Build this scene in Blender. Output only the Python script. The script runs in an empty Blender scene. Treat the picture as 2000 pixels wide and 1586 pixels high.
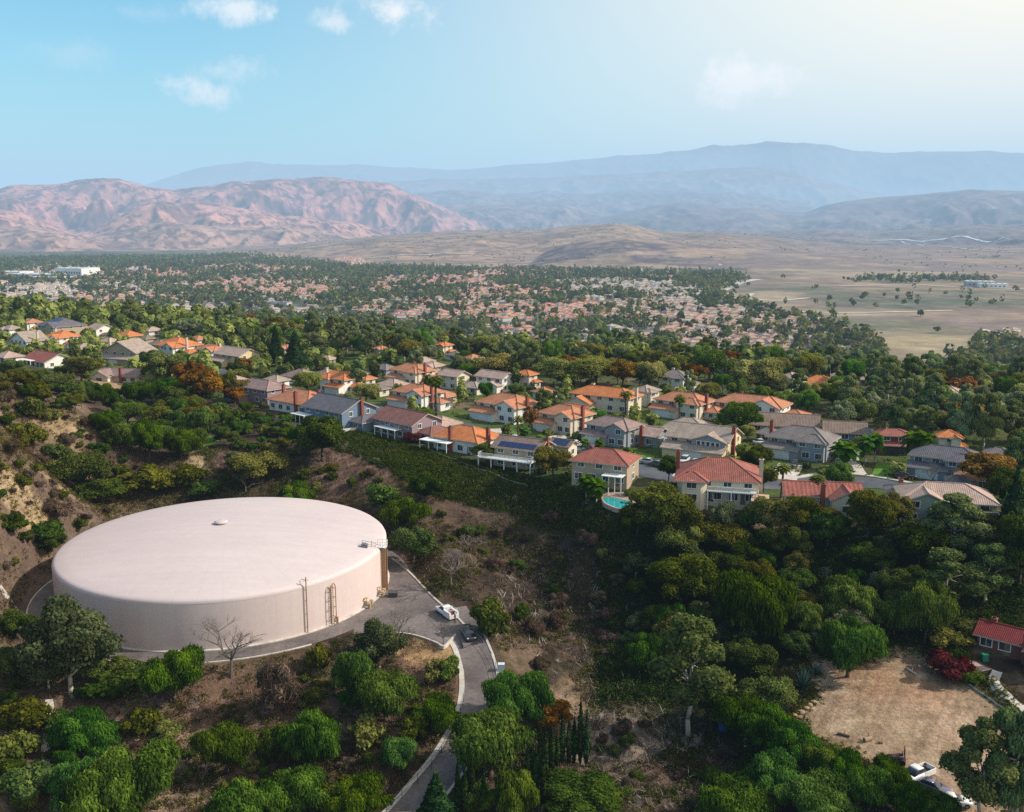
import bpy, math, random
import numpy as np
from mathutils import Vector, Matrix

# ------------------------------------------------------------------ basics
S = bpy.context.scene
COL = S.collection
random.seed(11)
R = np.random.default_rng(11)
W0, H0, F = 2000.0, 1586.0, 1900.0          # photograph size, focal length in its pixels
ZC = 69.5                                   # camera height above the tank pad
PITCH = math.atan((H0 / 2 - 440.0) / F)
CP, SP = math.cos(PITCH), math.sin(PITCH)
SUN_AZ, SUN_EL = math.radians(88), math.radians(36)   # clockwise from +Y, above the horizon

def rays(px, py):
    """unit-depth ray directions for photograph points"""
    u = (np.asarray(px, float) - W0 / 2) / F
    v = (H0 / 2 - np.asarray(py, float)) / F
    return np.stack([u, CP + v * SP, -SP + v * CP], -1)

def onz(px, py, z):
    d = rays(px, py)
    t = (z - ZC) / d[..., 2]
    return d * t[..., None] + np.array([0, 0, ZC])

def proj(x, y, z):
    dz = np.asarray(z, float) - ZC
    dep = y * CP - dz * SP
    up = y * SP + dz * CP
    return W0 / 2 + F * x / dep, H0 / 2 - F * up / dep, dep

# ------------------------------------------------------------------ noise
def _hash(ix, iy, s):
    n = (ix * 374761393 + iy * 668265263 + s * 974634777) & 0xFFFFFFFF
    n = ((n ^ (n >> 13)) * 1274126177) & 0xFFFFFFFF
    n = n ^ (n >> 16)
    return (n & 0xFFFFFF) / float(0xFFFFFF)

def vnoise(x, y, s=0):
    x = np.asarray(x, float); y = np.asarray(y, float)
    ix = np.floor(x).astype(np.int64); iy = np.floor(y).astype(np.int64)
    fx = x - ix; fy = y - iy
    fx = fx * fx * fx * (fx * (fx * 6 - 15) + 10); fy = fy * fy * fy * (fy * (fy * 6 - 15) + 10)
    a = _hash(ix, iy, s); b = _hash(ix + 1, iy, s); c = _hash(ix, iy + 1, s); d = _hash(ix + 1, iy + 1, s)
    return (a + (b - a) * fx) * (1 - fy) + (c + (d - c) * fx) * fy

def fbm(x, y, o=4, s=0, g=0.5):
    t = 0; a = 1; n = 0
    for k in range(o):
        t = t + a * vnoise(x, y, s + k * 7); n += a
        x, y = 1.6 * x + 1.2 * y + 3.1, -1.2 * x + 1.6 * y + 7.7; a *= g
    return t / n

def ridged(x, y, o=4, s=0, g=0.5):
    t = 0; a = 1; n = 0
    for k in range(o):
        t = t + a * (1 - np.abs(2 * vnoise(x, y, s + k * 7) - 1)); n += a
        x, y = 1.6 * x + 1.2 * y + 3.1, -1.2 * x + 1.6 * y + 7.7; a *= g
    return t / n

def sstep(a, b, x):
    t = np.clip((x - a) / (b - a), 0, 1)
    return t * t * (3 - 2 * t)

def inpoly(x, y, poly):
    x = np.asarray(x, float); y = np.asarray(y, float)
    r = np.zeros(x.shape, bool); n = len(poly)
    for i in range(n):
        x0, y0 = poly[i][0], poly[i][1]; x1, y1 = poly[(i + 1) % n][0], poly[(i + 1) % n][1]
        if y0 == y1: continue
        c = ((y0 > y) != (y1 > y)) & (x < (x1 - x0) * (y - y0) / (y1 - y0) + x0)
        r ^= c
    return r

# ------------------------------------------------------------------ terrain
TANK = (-55.8, 182.0); TR = 31.0; TH = 9.0
CTRL = [  # photograph x, y and ground height there
 (0,740,33),(130,790,26),(250,872,14.5),(400,885,12.2),(-300,700,45),(-300,1000,26),(-300,1300,8),(-150,850,34),
 (300,880,11.3),(200,842,14),(0,850,25),(60,900,21),(0,1000,15.5),(0,1150,7.8),(0,1260,2.5),(100,990,11.6),(60,1100,6),(150,960,7.8),(300,940,7.9),
 (430,930,7.9),(600,930,7.9),(700,950,7.3),(620,872,12),(500,835,13),(800,1000,5.9),(780,1080,3.2),(900,1100,2.9),(850,1165,1.2),
 (560,800,13.5),(700,865,12.5),(850,890,12),(960,925,11.5),(1100,965,11),(1200,1005,10.5),(1350,1010,10.5),(1600,1025,10.5),(1850,1055,10),(2000,1065,10),(2300,1080,10),
 (1000,1050,2.1),(1000,1150,-1.9),(1000,1250,-3.6),(1050,1350,-5.6),(1200,1200,-4.6),(1200,1300,-6.5),(1200,1450,-8.4),(1300,1450,-8.6),(1200,1560,-8.4),
 (1100,1050,3.0),(1250,1100,2.5),(1180,978,10.6),(1205,990,10.6),(1230,985,10.6),(1205,1003,10.6),(1150,975,10.7),
 (1400,1100,4),(1400,1200,-2),(1400,1300,-4.8),(1600,1100,5.8),(1600,1200,0.8),(1600,1290,-2.5),(1800,1200,1.6),(1850,1120,5.9),(2000,1180,2.5),(2200,1250,0),
 (1600,1400,-4),(1900,1380,-3.5),(1700,1500,-4.5),(1850,1560,-4.5),(1450,1450,-7),(1550,1586,-7),(1980,1270,-1.5),(2000,1500,-4),(2300,1500,-4),(2200,1350,-2),
 (500,1350,-4),(500,1500,-6.8),(300,1586,-6.6),(100,1500,-6),(700,1400,-4.7),(700,1500,-5.4),(860,1400,-3.4),(100,1350,-1.5),(300,1400,-4.4),(600,1340,-2.4),(800,1330,-2.2),
 (1000,1500,-7),(1050,1586,-8),(0,1500,-4),(-300,1500,2),
 (900,1230,0),(935,1330,-2.2),(915,1420,-4.2),(830,1530,-6),
 # the bench with the houses
 (100,640,12),(300,640,12),(0,690,13),(240,740,13.5),(400,700,12.5),(460,770,13),(600,740,12.5),(700,790,13),(800,760,12.5),(800,830,12.5),(960,800,12),
 (900,870,12),(1100,830,12),(1050,905,11.5),(1200,800,12),(1200,900,11.5),(1350,800,12),(1370,880,11.5),(1500,820,12),(1560,880,11.5),(1600,960,11),(1700,940,11),(1845,915,11),(1750,870,11.5),(2000,950,10.5),(2300,950,10),(1650,845,11.5),
]
_c = np.array(CTRL, float)
_P = onz(_c[:, 0], _c[:, 1], _c[:, 2])
_extra = np.array([(-160,80,-4),(-90,85,-16),(0,85,-15),(90,85,-13),(160,90,-8),(-120,40,-20),(0,40,-28),(120,40,-24),(0,10,-30),
                   (-260,200,40),(-250,320,32),(-330,450,18),(-420,600,14),(300,300,10),(260,200,8),(-300,700,12),(0,500,11),(200,420,11)], float)
_ring = [(TANK[0] + r * math.cos(a), TANK[1] + r * math.sin(a), 0.0) for r in (20, 35) for a in np.linspace(0, 2 * math.pi, 14)[:-1]]
PTS = np.vstack([_P, _extra, np.array(_ring)])
def _phi(r2): return np.sqrt(r2 + 64.0)
def _fit():
    n = len(PTS)
    d2 = ((PTS[:, None, :2] - PTS[None, :, :2]) ** 2).sum(-1)
    A = np.zeros((n + 3, n + 3)); A[:n, :n] = _phi(d2) - np.eye(n) * 1.2
    Pm = np.c_[np.ones(n), PTS[:, :2] / 100.0]
    A[:n, n:] = Pm; A[n:, :n] = Pm.T
    return np.linalg.solve(A, np.r_[PTS[:, 2], 0, 0, 0])
_w = _fit()
def rbf(x, y):
    n = len(PTS)
    out = _w[n] + _w[n + 1] * x / 100 + _w[n + 2] * y / 100
    for i in range(n):
        out = out + _w[i] * _phi((x - PTS[i, 0]) ** 2 + (y - PTS[i, 1]) ** 2)
    return out

# service road from the pad down to the canyon, as world points (x, y, z, half width)
_rp = [(868,1190,0.0,4.2),(893,1222,0.0,3.6),(917,1252,-0.3,2.7),(932,1290,-1.2,2.6),(939,1330,-2.2,2.6),(936,1375,-3.2,2.6),(918,1425,-4.2,2.6),(888,1478,-5.2,2.6),(846,1532,-6.2,2.6),(795,1592,-7.2,2.6),(700,1690,-9.0,2.6)]
ROAD = []
for a, b, z, hw in _rp:
    p = onz(a, b, z); ROAD.append((p[0], p[1], z, hw))
def _smooth(pl, n=6):
    pl = np.array(pl, float); out = []
    for i in range(len(pl) - 1):
        p0 = pl[max(i - 1, 0)]; p1 = pl[i]; p2 = pl[i + 1]; p3 = pl[min(i + 2, len(pl) - 1)]
        for k in range(n):
            t = k / n
            out.append(0.5 * ((2 * p1) + (-p0 + p2) * t + (2 * p0 - 5 * p1 + 4 * p2 - p3) * t * t + (-p0 + 3 * p1 - 3 * p2 + p3) * t ** 3))
    out.append(pl[-1]); return np.array(out)
ROADS = _smooth(ROAD, 5)
def polydist(x, y, pl):
    """distance to a polyline with (x, y, z, ...) and the z and half width there"""
    best = np.full(x.shape, 1e9); bz = np.zeros(x.shape); bw = np.zeros(x.shape)
    for i in range(len(pl) - 1):
        ax, ay = pl[i][0], pl[i][1]; dx, dy = pl[i + 1][0] - ax, pl[i + 1][1] - ay
        t = np.clip(((x - ax) * dx + (y - ay) * dy) / (dx * dx + dy * dy + 1e-9), 0, 1)
        d = np.hypot(x - ax - t * dx, y - ay - t * dy)
        m = d < best
        best = np.where(m, d, best); bz = np.where(m, pl[i][2] + t * (pl[i + 1][2] - pl[i][2]), bz)
        bw = np.where(m, pl[i][3] + t * (pl[i + 1][3] - pl[i][3]), bw)
    return best, bz, bw
PADPX = [(752,1085),(768,1092),(800,1120),(850,1172),(893,1208),(930,1252),(905,1262),(893,1236),(880,1250),(866,1262),(850,1254),(812,1241),(778,1236),(745,1238),(690,1240),(700,1150)]
PAD = [tuple(onz(a, b, 0.0)[:2]) for a, b in PADPX]
LOTPX = [(1545,1262),(1610,1300),(1680,1312),(1740,1288),(1800,1300),(1850,1322),(1900,1345),(1962,1383),(1990,1430),(1990,1586),(1850,1600),(1790,1545),(1720,1500),(1640,1462),(1570,1432),(1545,1392),(1590,1360),(1578,1310)]
LOT = [tuple(onz(a, b, -4.0)[:2]) for a, b in LOTPX]

EDGE_PX = [-400, 0, 300, 500, 700, 900, 1200, 1500, 1800, 2000, 2400]
EDGE_D = [800, 690, 600, 520, 455, 405, 385, 345, 305, 285, 270]
EDGE_L = [420, 420, 420, 420, 430, 460, 500, 580, 680, 720, 740]
VAL = -70.0
def near_h(x, y):
    z = rbf(x, y)
    d = np.hypot(x, y); px = W0 / 2 + F * x / np.maximum(y, 1) / 1.0
    e = np.interp(px, EDGE_PX, EDGE_D); L = np.interp(px, EDGE_PX, EDGE_L)
    # past the edge the fitted surface is held level, then falls to the valley
    lim = np.interp(px, [-400, 0, 600, 2400], [16, 13, 12.5, 11])
    far = sstep(e - 140, e - 20, d)
    z = z * (1 - far) + lim * far
    k = sstep(e, e + L, d)
    return z * (1 - k) + VAL * k

LAYERS = [
 (5900, 6600, 7200, .5, 190, [(-400,452),(0,449),(70,440),(130,452),(190,464),(250,448),(330,432),(420,440),(500,446),(580,438),(650,452),(720,468),(800,486)]),
 (7600, 9600, 11200, .5, 330, [(560,470),(660,430),(760,408),(850,402),(930,396),(1010,402),(1090,398),(1160,412),(1240,424),(1330,428),(1420,436),(1500,452),(1600,480)]),
 (9000, 11500, 13200, .45, 430, [(600,440),(720,398),(820,378),(900,372),(980,380),(1060,374),(1150,380),(1230,372),(1310,368),(1400,374),(1480,384),(1560,398),(1640,420)]),
 (5200, 7000, 8000, .35, 300, [(1240,500),(1330,474),(1420,458),(1520,448),(1620,446),(1700,452),(1780,446),(1860,438),(1940,440),(2000,434),(2400,430)]),  # start distance, crest distance, back distance, roughness, noise scale, crest profile in the photograph
 (6300, 7300, 8200, .54, 260, [(-400,420),(0,409),(60,414),(110,436),(150,455),(190,452),(240,425),(290,402),(330,391),(380,396),(440,402),(500,408),(560,420),(620,424),(700,436),(760,452),(820,470),(900,500)]),
 (6900, 8800, 10500, .54, 420, [(-400,376),(0,370),(60,363),(130,358),(190,353),(250,353),(300,362),(350,371),(420,365),(480,357),(560,351),(640,348),(700,353),(760,361),(820,384),(880,409),(940,431),(985,446),(1040,470),(1100,510)]),
 (3500, 5600, 6600, .17, 330, [(300,520),(380,495),(440,486),(500,482),(560,480),(640,471),(720,463),(800,456),(900,450),(1000,449),(1060,448),(1110,441),(1150,439),(1200,436),(1240,440),(1290,452),(1400,452),(1500,461),(1560,470),(1640,478),(1800,480),(2400,480)]),
 (3300, 4200, 5000, .18, 260, [(980,520),(1040,500),(1100,478),(1160,468),(1220,464),(1280,468),(1340,476),(1400,482),(1480,487),(1600,495),(1700,500),(1800,505),(2400,505)]),
 (6800, 9300, 11000, .5, 420, [(1080,480),(1140,432),(1180,421),(1230,412),(1270,401),(1310,396),(1360,398),(1400,409),(1450,406),(1500,412),(1560,416),(1600,401),(1640,392),(1700,388),(1780,380),(1850,373),(1900,371),(2000,374),(2400,380)]),
 (11500, 15500, 18000, .36, 620, [(560,400),(650,370),(750,357),(850,349),(950,352),(1050,348),(1150,343),(1250,337),(1320,333),(1400,330),(1470,327),(1530,335),(1580,350),(1650,366),(1720,382),(1800,400)]),
 (17500, 22500, 27000, .24, 1000, [(-400,378),(0,374),(200,370),(300,363),(340,350),(400,331),(440,322),(500,315),(560,319),(640,322),(720,321),(800,327),(880,331),(950,328),(1000,323),(1080,319),(1150,312),(1200,306),(1280,300),(1340,293),(1370,285),(1420,281),(1480,276),(1540,280),(1600,284),(1640,292),(1700,298),(1800,297),(1860,295),(1920,299),(2000,301),(2400,305)]),
]
def far_h(x, y):
    """hill layers; returns height and the index of the layer on top"""
    d = np.hypot(x, y); px = W0 / 2 + F * x / np.maximum(y, 1)
    h = np.full(x.shape, VAL) + 5.0 * (fbm(x / 420, y / 420, 3, 5) - .5) * sstep(1100, 2000, d)
    k = np.zeros(x.shape, int)
    for i, (d0, d1, d2, rough, sc, prof) in enumerate(LAYERS):
        pp = np.array(prof, float)
        wob = 260 * (sc / 400.0) * (vnoise(px / 130.0, d * 0 + i, 60 + i) - .5)
        dd = d + wob
        py = np.interp(px, pp[:, 0], pp[:, 1])
        u = (px - W0 / 2) / F; v = (H0 / 2 - py) / F
        slope = (-SP + v * CP) / np.hypot(u, CP + v * SP)
        crest = ZC + d1 * slope
        amp = crest - VAL
        t = (dd - d0) / (d1 - d0)
        up = sstep(-0.05, 1.02, t) ** 0.9
        dn = 1 - sstep(1.0, 1.0 + (d2 - d1) / (d1 - d0), t)
        shp = np.where(t < 1, up, dn)
        wx = x + 160 * (vnoise(x / 500, y / 500, 90 + i) - .5); wy = y + 160 * (vnoise(x / 500, y / 500, 95 + i) - .5)
        r_ = ridged(wx / sc, wy / (sc * 1.35), 6, 20 + i, .53); n = (1.12 * r_ ** 1.5 - .55) if d1 < 9000 else r_ - .62
        body = np.clip(1.25 - shp * 1.12, 0.05, 1) * np.clip(shp * 3, 0, 1)
        z = VAL + amp * (shp + rough * 1.5 * n * body) + 0.016 * np.abs(amp) * (fbm(x / 120, y / 120, 3, 40 + i) - .5)
        z = np.where((t > -0.05) & (t < 1 + (d2 - d1) / (d1 - d0)) & (amp > 2), z, -1e4)
        m = z > h
        h = np.where(m, z, h); k = np.where(m, i + 1, k)
    return h, k

def H_b(px):   # lower edge of the gardens in the photograph
    return np.interp(px, [-500, 0, 150, 330, 480, 560, 690, 850, 960, 1100, 1200, 1350, 1700, 2000, 2500], [690, 705, 740, 765, 800, 812, 845, 885, 915, 950, 985, 1000, 1015, 1040, 1060])
def H_exact(x, y):
    x = np.asarray(x, float); y = np.asarray(y, float)
    z = near_h(x, y)
    d = np.hypot(x, y)
    # small relief on the wild slopes
    rough = sstep(60, 90, d) * (1 - sstep(215, 300, d - 0.25 * x))
    bx, by, _ = proj(x, y, z); rough = rough * sstep(-6, 22, by - H_b(bx)) * np.where(np.hypot(bx - 1200, by - 995) < 70, 0, 1)
    z = z + rough * (2.4 * (fbm(x / 14, y / 14, 3, 3) - .5) + 1.5 * (ridged(x / 5.5, y / 5.5, 3, 9) - .6) + .5 * (fbm(x / 2.2, y / 2.2, 2, 12) - .5))
    lot = inpoly(x + 1.5 * (vnoise(x / 5, y / 5, 2) - .5), y, LOT)
    z = np.where(lot, near_h(x, y) - 0.15 + 0.25 * (fbm(x / 3, y / 3, 3, 8) - .5), z)
    # level tank pad and service road
    rt = np.hypot(x - TANK[0], y - TANK[1])
    k = 1 - sstep(36.6, 42.0, rt)
    z = z * (1 - k) + 0.0 * k
    ip = np.zeros(x.shape)
    for ox, oy in ((0, 0), (1.3, 0), (-1.3, 0), (0, 1.3), (0, -1.3)):
        ip = ip + inpoly(x + ox, y + oy, PAD)
    k = np.clip(ip / 2, 0, 1)
    z = z * (1 - k)
    bd, bz, bw = polydist(x, y, ROADS)
    k = 1 - sstep(bw + 1.1, bw + 4.5, bd)
    return z * (1 - k) + bz * k

# the heights are kept on a one metre grid for quick look-ups
GX0, GY0, GXN, GYN = -470, 24, 941, 1260
_gx, _gy = np.meshgrid(np.arange(GXN) + GX0, np.arange(GYN) + GY0)
_G = np.vstack([H_exact(a.astype(float), b.astype(float)) for a, b in zip(np.array_split(_gx, 12), np.array_split(_gy, 12))])
def H(x, y):
    x = np.asarray(x, float); y = np.asarray(y, float)
    u = x - GX0; v = y - GY0; out = (u < 0) | (v < 0) | (u > GXN - 2) | (v > GYN - 2)
    uc = np.clip(u, 0, GXN - 2.001); vc = np.clip(v, 0, GYN - 2.001); i = uc.astype(int); j = vc.astype(int); a = uc - i; b = vc - j
    z = (_G[j, i] * (1 - a) + _G[j, i + 1] * a) * (1 - b) + (_G[j + 1, i] * (1 - a) + _G[j + 1, i + 1] * a) * b
    if out.any():
        z = np.array(z); z[out] = H_exact(x[out], y[out])
    return z

def H1(x, y): return float(H(np.array([x]), np.array([y]))[0])

_tt = np.concatenate([np.arange(70, 330, 0.7), np.arange(330, 1400, 2.5)])
def hit(px, py):
    """first point of the ground under a photograph point"""
    d = rays(px, py)
    P = d[None, :] * _tt[:, None]
    g = ZC + P[:, 2] - H(P[:, 0], P[:, 1])
    w = np.where(g < 0)[0]
    if len(w) == 0:
        q = onz(px, py, VAL); return np.array(q)
    i = w[0]
    if i == 0: t = _tt[0]
    else: t = _tt[i - 1] + (_tt[i] - _tt[i - 1]) * g[i - 1] / (g[i - 1] - g[i])
    x, y = d[0] * t, d[1] * t
    return np.array([x, y, H1(x, y)])

def scale_at(p):
    """photograph pixels per metre at a world point"""
    return F / (p[1] * CP - (p[2] - ZC) * SP)

# ------------------------------------------------------------------ object helpers
def link(o, parent=None):
    COL.objects.link(o)
    if parent is not None: o.parent = parent
    return o

def tag(o, label=None, cat=None, group=None, kind=None):
    if label: o['label'] = label
    if cat: o['category'] = cat
    if group: o['group'] = group
    if kind: o['kind'] = kind
    return o

def thing(name, label, cat, loc=(0, 0, 0), rz=0.0, group=None, sc=None):
    o = bpy.data.objects.new(name, None); o.empty_display_size = 0.5
    o.location = loc; o.rotation_euler = (0, 0, rz)
    if sc is not None: o.scale = sc
    return tag(link(o), label, cat, group)

class MB:
    """collects shapes, builds ONE mesh object"""
    def __init__(s): s.v = []; s.f = []; s.m = []; s.uv = []; s.sm = []
    def face(s, pts, m=0, uv=None, smooth=False):
        i = len(s.v); s.v += [tuple(p) for p in pts]; s.f.append(tuple(range(i, i + len(pts)))); s.m.append(m); s.sm.append(smooth)
        s.uv += list(uv) if uv is not None else [(p[0] + p[1], p[2]) for p in pts]
    def box(s, x0, x1, y0, y1, z0, z1, m=0, rz=0.0, c=None):
        P = [(x, y, z) for z in (z0, z1) for x, y in ((x0, y0), (x1, y0), (x1, y1), (x0, y1))]
        if rz:
            cx, cy = c if c else ((x0 + x1) / 2, (y0 + y1) / 2); ca, sa = math.cos(rz), math.sin(rz)
            P = [(cx + (x - cx) * ca - (y - cy) * sa, cy + (x - cx) * sa + (y - cy) * ca, z) for x, y, z in P]
        for q in ((3, 2, 1, 0), (4, 5, 6, 7), (0, 1, 5, 4), (1, 2, 6, 5), (2, 3, 7, 6), (3, 0, 4, 7)):
            s.face([P[k] for k in q], m)
    def tube(s, a, b, r0, r1=None, n=6, m=0, caps=True):
        a = Vector(a); b = Vector(b); r1 = r0 if r1 is None else r1
        d = (b - a)
        if d.length < 1e-6: return
        d.normalize(); u = d.orthogonal().normalized(); w = d.cross(u)
        A = [a + (u * math.cos(t) + w * math.sin(t)) * r0 for t in [2 * math.pi * k / n for k in range(n)]]
        B = [b + (u * math.cos(t) + w * math.sin(t)) * r1 for t in [2 * math.pi * k / n for k in range(n)]]
        for k in range(n): s.face([A[k], A[(k + 1) % n], B[(k + 1) % n], B[k]], m, smooth=True)
        if caps:
            s.face(A[::-1], m)
            if r1 > 0.004: s.face(B, m)
    def path(s, pts, r, n=6, m=0):
        for i in range(len(pts) - 1): s.tube(pts[i], pts[i + 1], r, r, n, m)
    def lathe(s, prof, n=32, m=0, c=(0, 0, 0), smooth=True):
        for i in range(len(prof) - 1):
            (r0, z0), (r1, z1) = prof[i], prof[i + 1]
            for k in range(n):
                a, b = 2 * math.pi * k / n, 2 * math.pi * (k + 1) / n
                q = [(c[0] + r0 * math.cos(a), c[1] + r0 * math.sin(a), c[2] + z0), (c[0] + r0 * math.cos(b), c[1] + r0 * math.sin(b), c[2] + z0),
                     (c[0] + r1 * math.cos(b), c[1] + r1 * math.sin(b), c[2] + z1), (c[0] + r1 * math.cos(a), c[1] + r1 * math.sin(a), c[2] + z1)]
                if r1 < 1e-6: q = q[:3]
                elif r0 < 1e-6: q = [q[0], q[2], q[3]]
                s.face(q, m, smooth=smooth)
    def prism(s, poly, z0, z1, m=0, ms=None):
        ms = m if ms is None else ms
        n = len(poly); ar = sum(poly[i][0] * poly[(i + 1) % n][1] - poly[(i + 1) % n][0] * poly[i][1] for i in range(n))
        if ar < 0: poly = poly[::-1]
        s.face([(x, y, z1) for x, y in poly], m); s.face([(x, y, z0) for x, y in poly[::-1]], m)
        for i in range(n):
            a, b = poly[i], poly[(i + 1) % n]
            s.face([(a[0], a[1], z0), (b[0], b[1], z0), (b[0], b[1], z1), (a[0], a[1], z1)], ms)
    def mesh(s, name, mats, weld=False):
        me = bpy.data.meshes.new(name); me.from_pydata(s.v, [], s.f)
        for m in mats: me.materials.append(m)
        me.polygons.foreach_set('material_index', s.m); me.polygons.foreach_set('use_smooth', s.sm)
        uv = me.uv_layers.new(name='UVMap'); uv.data.foreach_set('uv', np.array(s.uv, np.float32).ravel())
        if weld:
            bm = __import__('bmesh').new(); bm.from_mesh(me)
            __import__('bmesh').ops.remove_doubles(bm, verts=bm.verts, dist=1e-4); bm.to_mesh(me); bm.free()
        me.update(); return me
    def build(s, name, mats, parent=None, weld=False):
        return link(bpy.data.objects.new(name, s.mesh(name, mats if isinstance(mats, (list, tuple)) else [mats], weld)), parent)

def np_mesh(name, V, Q, mats, attrs=None, smooth=False, mi=None):
    """V (n,3), Q (m,k) arrays -> mesh; attrs {name: float array per vertex or (n,4)}"""
    me = bpy.data.meshes.new(name); k = Q.shape[1]
    me.vertices.add(len(V)); me.vertices.foreach_set('co', np.ascontiguousarray(V, np.float32).ravel())
    me.loops.add(Q.size); me.loops.foreach_set('vertex_index', np.ascontiguousarray(Q, np.int32).ravel())
    me.polygons.add(len(Q)); me.polygons.foreach_set('loop_start', np.arange(0, Q.size, k, dtype=np.int32))
    for m in mats: me.materials.append(m)
    if mi is not None: me.polygons.foreach_set('material_index', np.ascontiguousarray(mi, np.int32))
    me.polygons.foreach_set('use_smooth', np.full(len(Q), smooth))
    for n, a in (attrs or {}).items():
        a = np.ascontiguousarray(a, np.float32)
        if a.ndim == 1: t = me.attributes.new(n, 'FLOAT', 'POINT'); t.data.foreach_set('value', a)
        else: t = me.attributes.new(n, 'FLOAT_COLOR', 'POINT'); t.data.foreach_set('color', a.ravel())
    me.update(calc_edges=True); return me

# ------------------------------------------------------------------ materials
class NT:
    def __init__(s, name):
        s.mat = bpy.data.materials.new(name); s.mat.use_nodes = True
        s.t = s.mat.node_tree; s.t.nodes.clear(); s.out = s.n('ShaderNodeOutputMaterial')
    def n(s, typ, **kw):
        nd = s.t.nodes.new(typ)
        for k, v in kw.items():
            if k.startswith('_'): setattr(nd, k[1:], v)
            else: nd.inputs[k.replace('__', ' ')].default_value = v
        return nd
    def l(s, a, b): s.t.links.new(a, b)
    def noise(s, vec, scale, detail=4, rough=.55):
        nd = s.n('ShaderNodeTexNoise', Scale=scale, Detail=detail, Roughness=rough); s.l(vec, nd.inputs['Vector']); return nd.outputs['Fac']
    def rng(s, v, a, b, c, d):
        nd = s.n('ShaderNodeMapRange'); s.l(v, nd.inputs[0])
        for i, q in enumerate((a, b, c, d)): nd.inputs[i + 1].default_value = q
        return nd.outputs[0]
    def mul(s, a, b, op='MULTIPLY'):
        nd = s.n('ShaderNodeMath', _operation=op)
        for i, q in enumerate((a, b)):
            if isinstance(q, (int, float)): nd.inputs[i].default_value = q
            else: s.l(q, nd.inputs[i])
        return nd.outputs[0]
    def mix(s, f, a, b, bt='MIX'):
        nd = s.n('ShaderNodeMix', _data_type='RGBA', _blend_type=bt)
        for q, i in ((f, 0), (a, 6), (b, 7)):
            if isinstance(q, (int, float)): nd.inputs[i].default_value = q
            elif isinstance(q, tuple): nd.inputs[i].default_value = (*q, 1) if len(q) == 3 else q
            else: s.l(q, nd.inputs[i])
        return nd.outputs[2]
    def hsv(s, col, h=.5, sa=1., v=1.):
        nd = s.n('ShaderNodeHueSaturation')
        for q, i in ((h, 'Hue'), (sa, 'Saturation'), (v, 'Value'), (col, 'Color')):
            if isinstance(q, (int, float)): nd.inputs[i].default_value = q
            elif isinstance(q, tuple): nd.inputs[i].default_value = (*q, 1)
            else: s.l(q, nd.inputs[i])
        return nd.outputs[0]
    def bsdf(s, col, rough=.85, metal=0., spec=.3, bump=None, bd=.1, bs=.5):
        b = s.n('ShaderNodeBsdfPrincipled', Roughness=rough, Metallic=metal); b.inputs['Specular IOR Level'].default_value = spec
        if isinstance(col, tuple): b.inputs['Base Color'].default_value = (*col, 1)
        else: s.l(col, b.inputs['Base Color'])
        if bump is not None:
            q = s.n('ShaderNodeBump', Distance=bd, Strength=bs); s.l(bump, q.inputs['Height']); s.l(q.outputs[0], b.inputs['Normal'])
        s.l(b.outputs[0], s.out.inputs[0]); return b
    def obj(s): return s.n('ShaderNodeTexCoord').outputs['Object']
    def pos(s): return s.n('ShaderNodeNewGeometry').outputs['Position']
    def uv(s): return s.n('ShaderNodeTexCoord').outputs['UV']
    def rand(s): return s.n('ShaderNodeObjectInfo').outputs['Random']

def plain(name, col, rough=.8, metal=0., spec=.3, var=.12, scale=1.5, bump=.0):
    m = NT(name); o = m.obj(); a = m.noise(o, scale, 5, .65); b = m.noise(o, scale * 7, 3)
    v = m.mul(m.rng(a, .25, .75, 1 - var, 1 + var), m.rng(b, .25, .75, 1 - var * .6, 1 + var * .6))
    m.bsdf(m.hsv(col, v=v), rough, metal, spec, b if bump else None, .05, bump); return m.mat

_rc = {}
def roof_mat(name, col, tile=.4, var=.26):
    if name in _rc: return _rc[name]
    m = NT(name); uv = m.uv(); o = m.obj()
    w = m.n('ShaderNodeTexWave', _bands_direction='X', Scale=1.0 / tile / 3.14, Distortion=.6); m.l(uv, w.inputs['Vector'])
    y = m.n('ShaderNodeTexWave', _bands_direction='Y', _wave_profile='SAW', Scale=.55, Distortion=.3); m.l(uv, y.inputs['Vector'])
    ns = m.noise(o, .6, 5, .7); nb = m.noise(o, 3.5, 3, .6)
    v = m.mul(m.rng(ns, .3, .7, 1 - var, 1 + var), m.rng(nb, .3, .7, .82, 1.18))
    v = m.mul(v, m.rng(w.outputs['Fac'], 0, 1, .84, 1.1)); v = m.mul(v, m.rng(y.outputs['Fac'], 0, 1, .9, 1.06))
    c = m.hsv(col, h=m.rng(nb, .3, .7, .488, .512), v=v)
    m.bsdf(c, .8, 0, .25, w.outputs['Fac'], .06, .6); _rc[name] = m.mat; return m.mat

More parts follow.
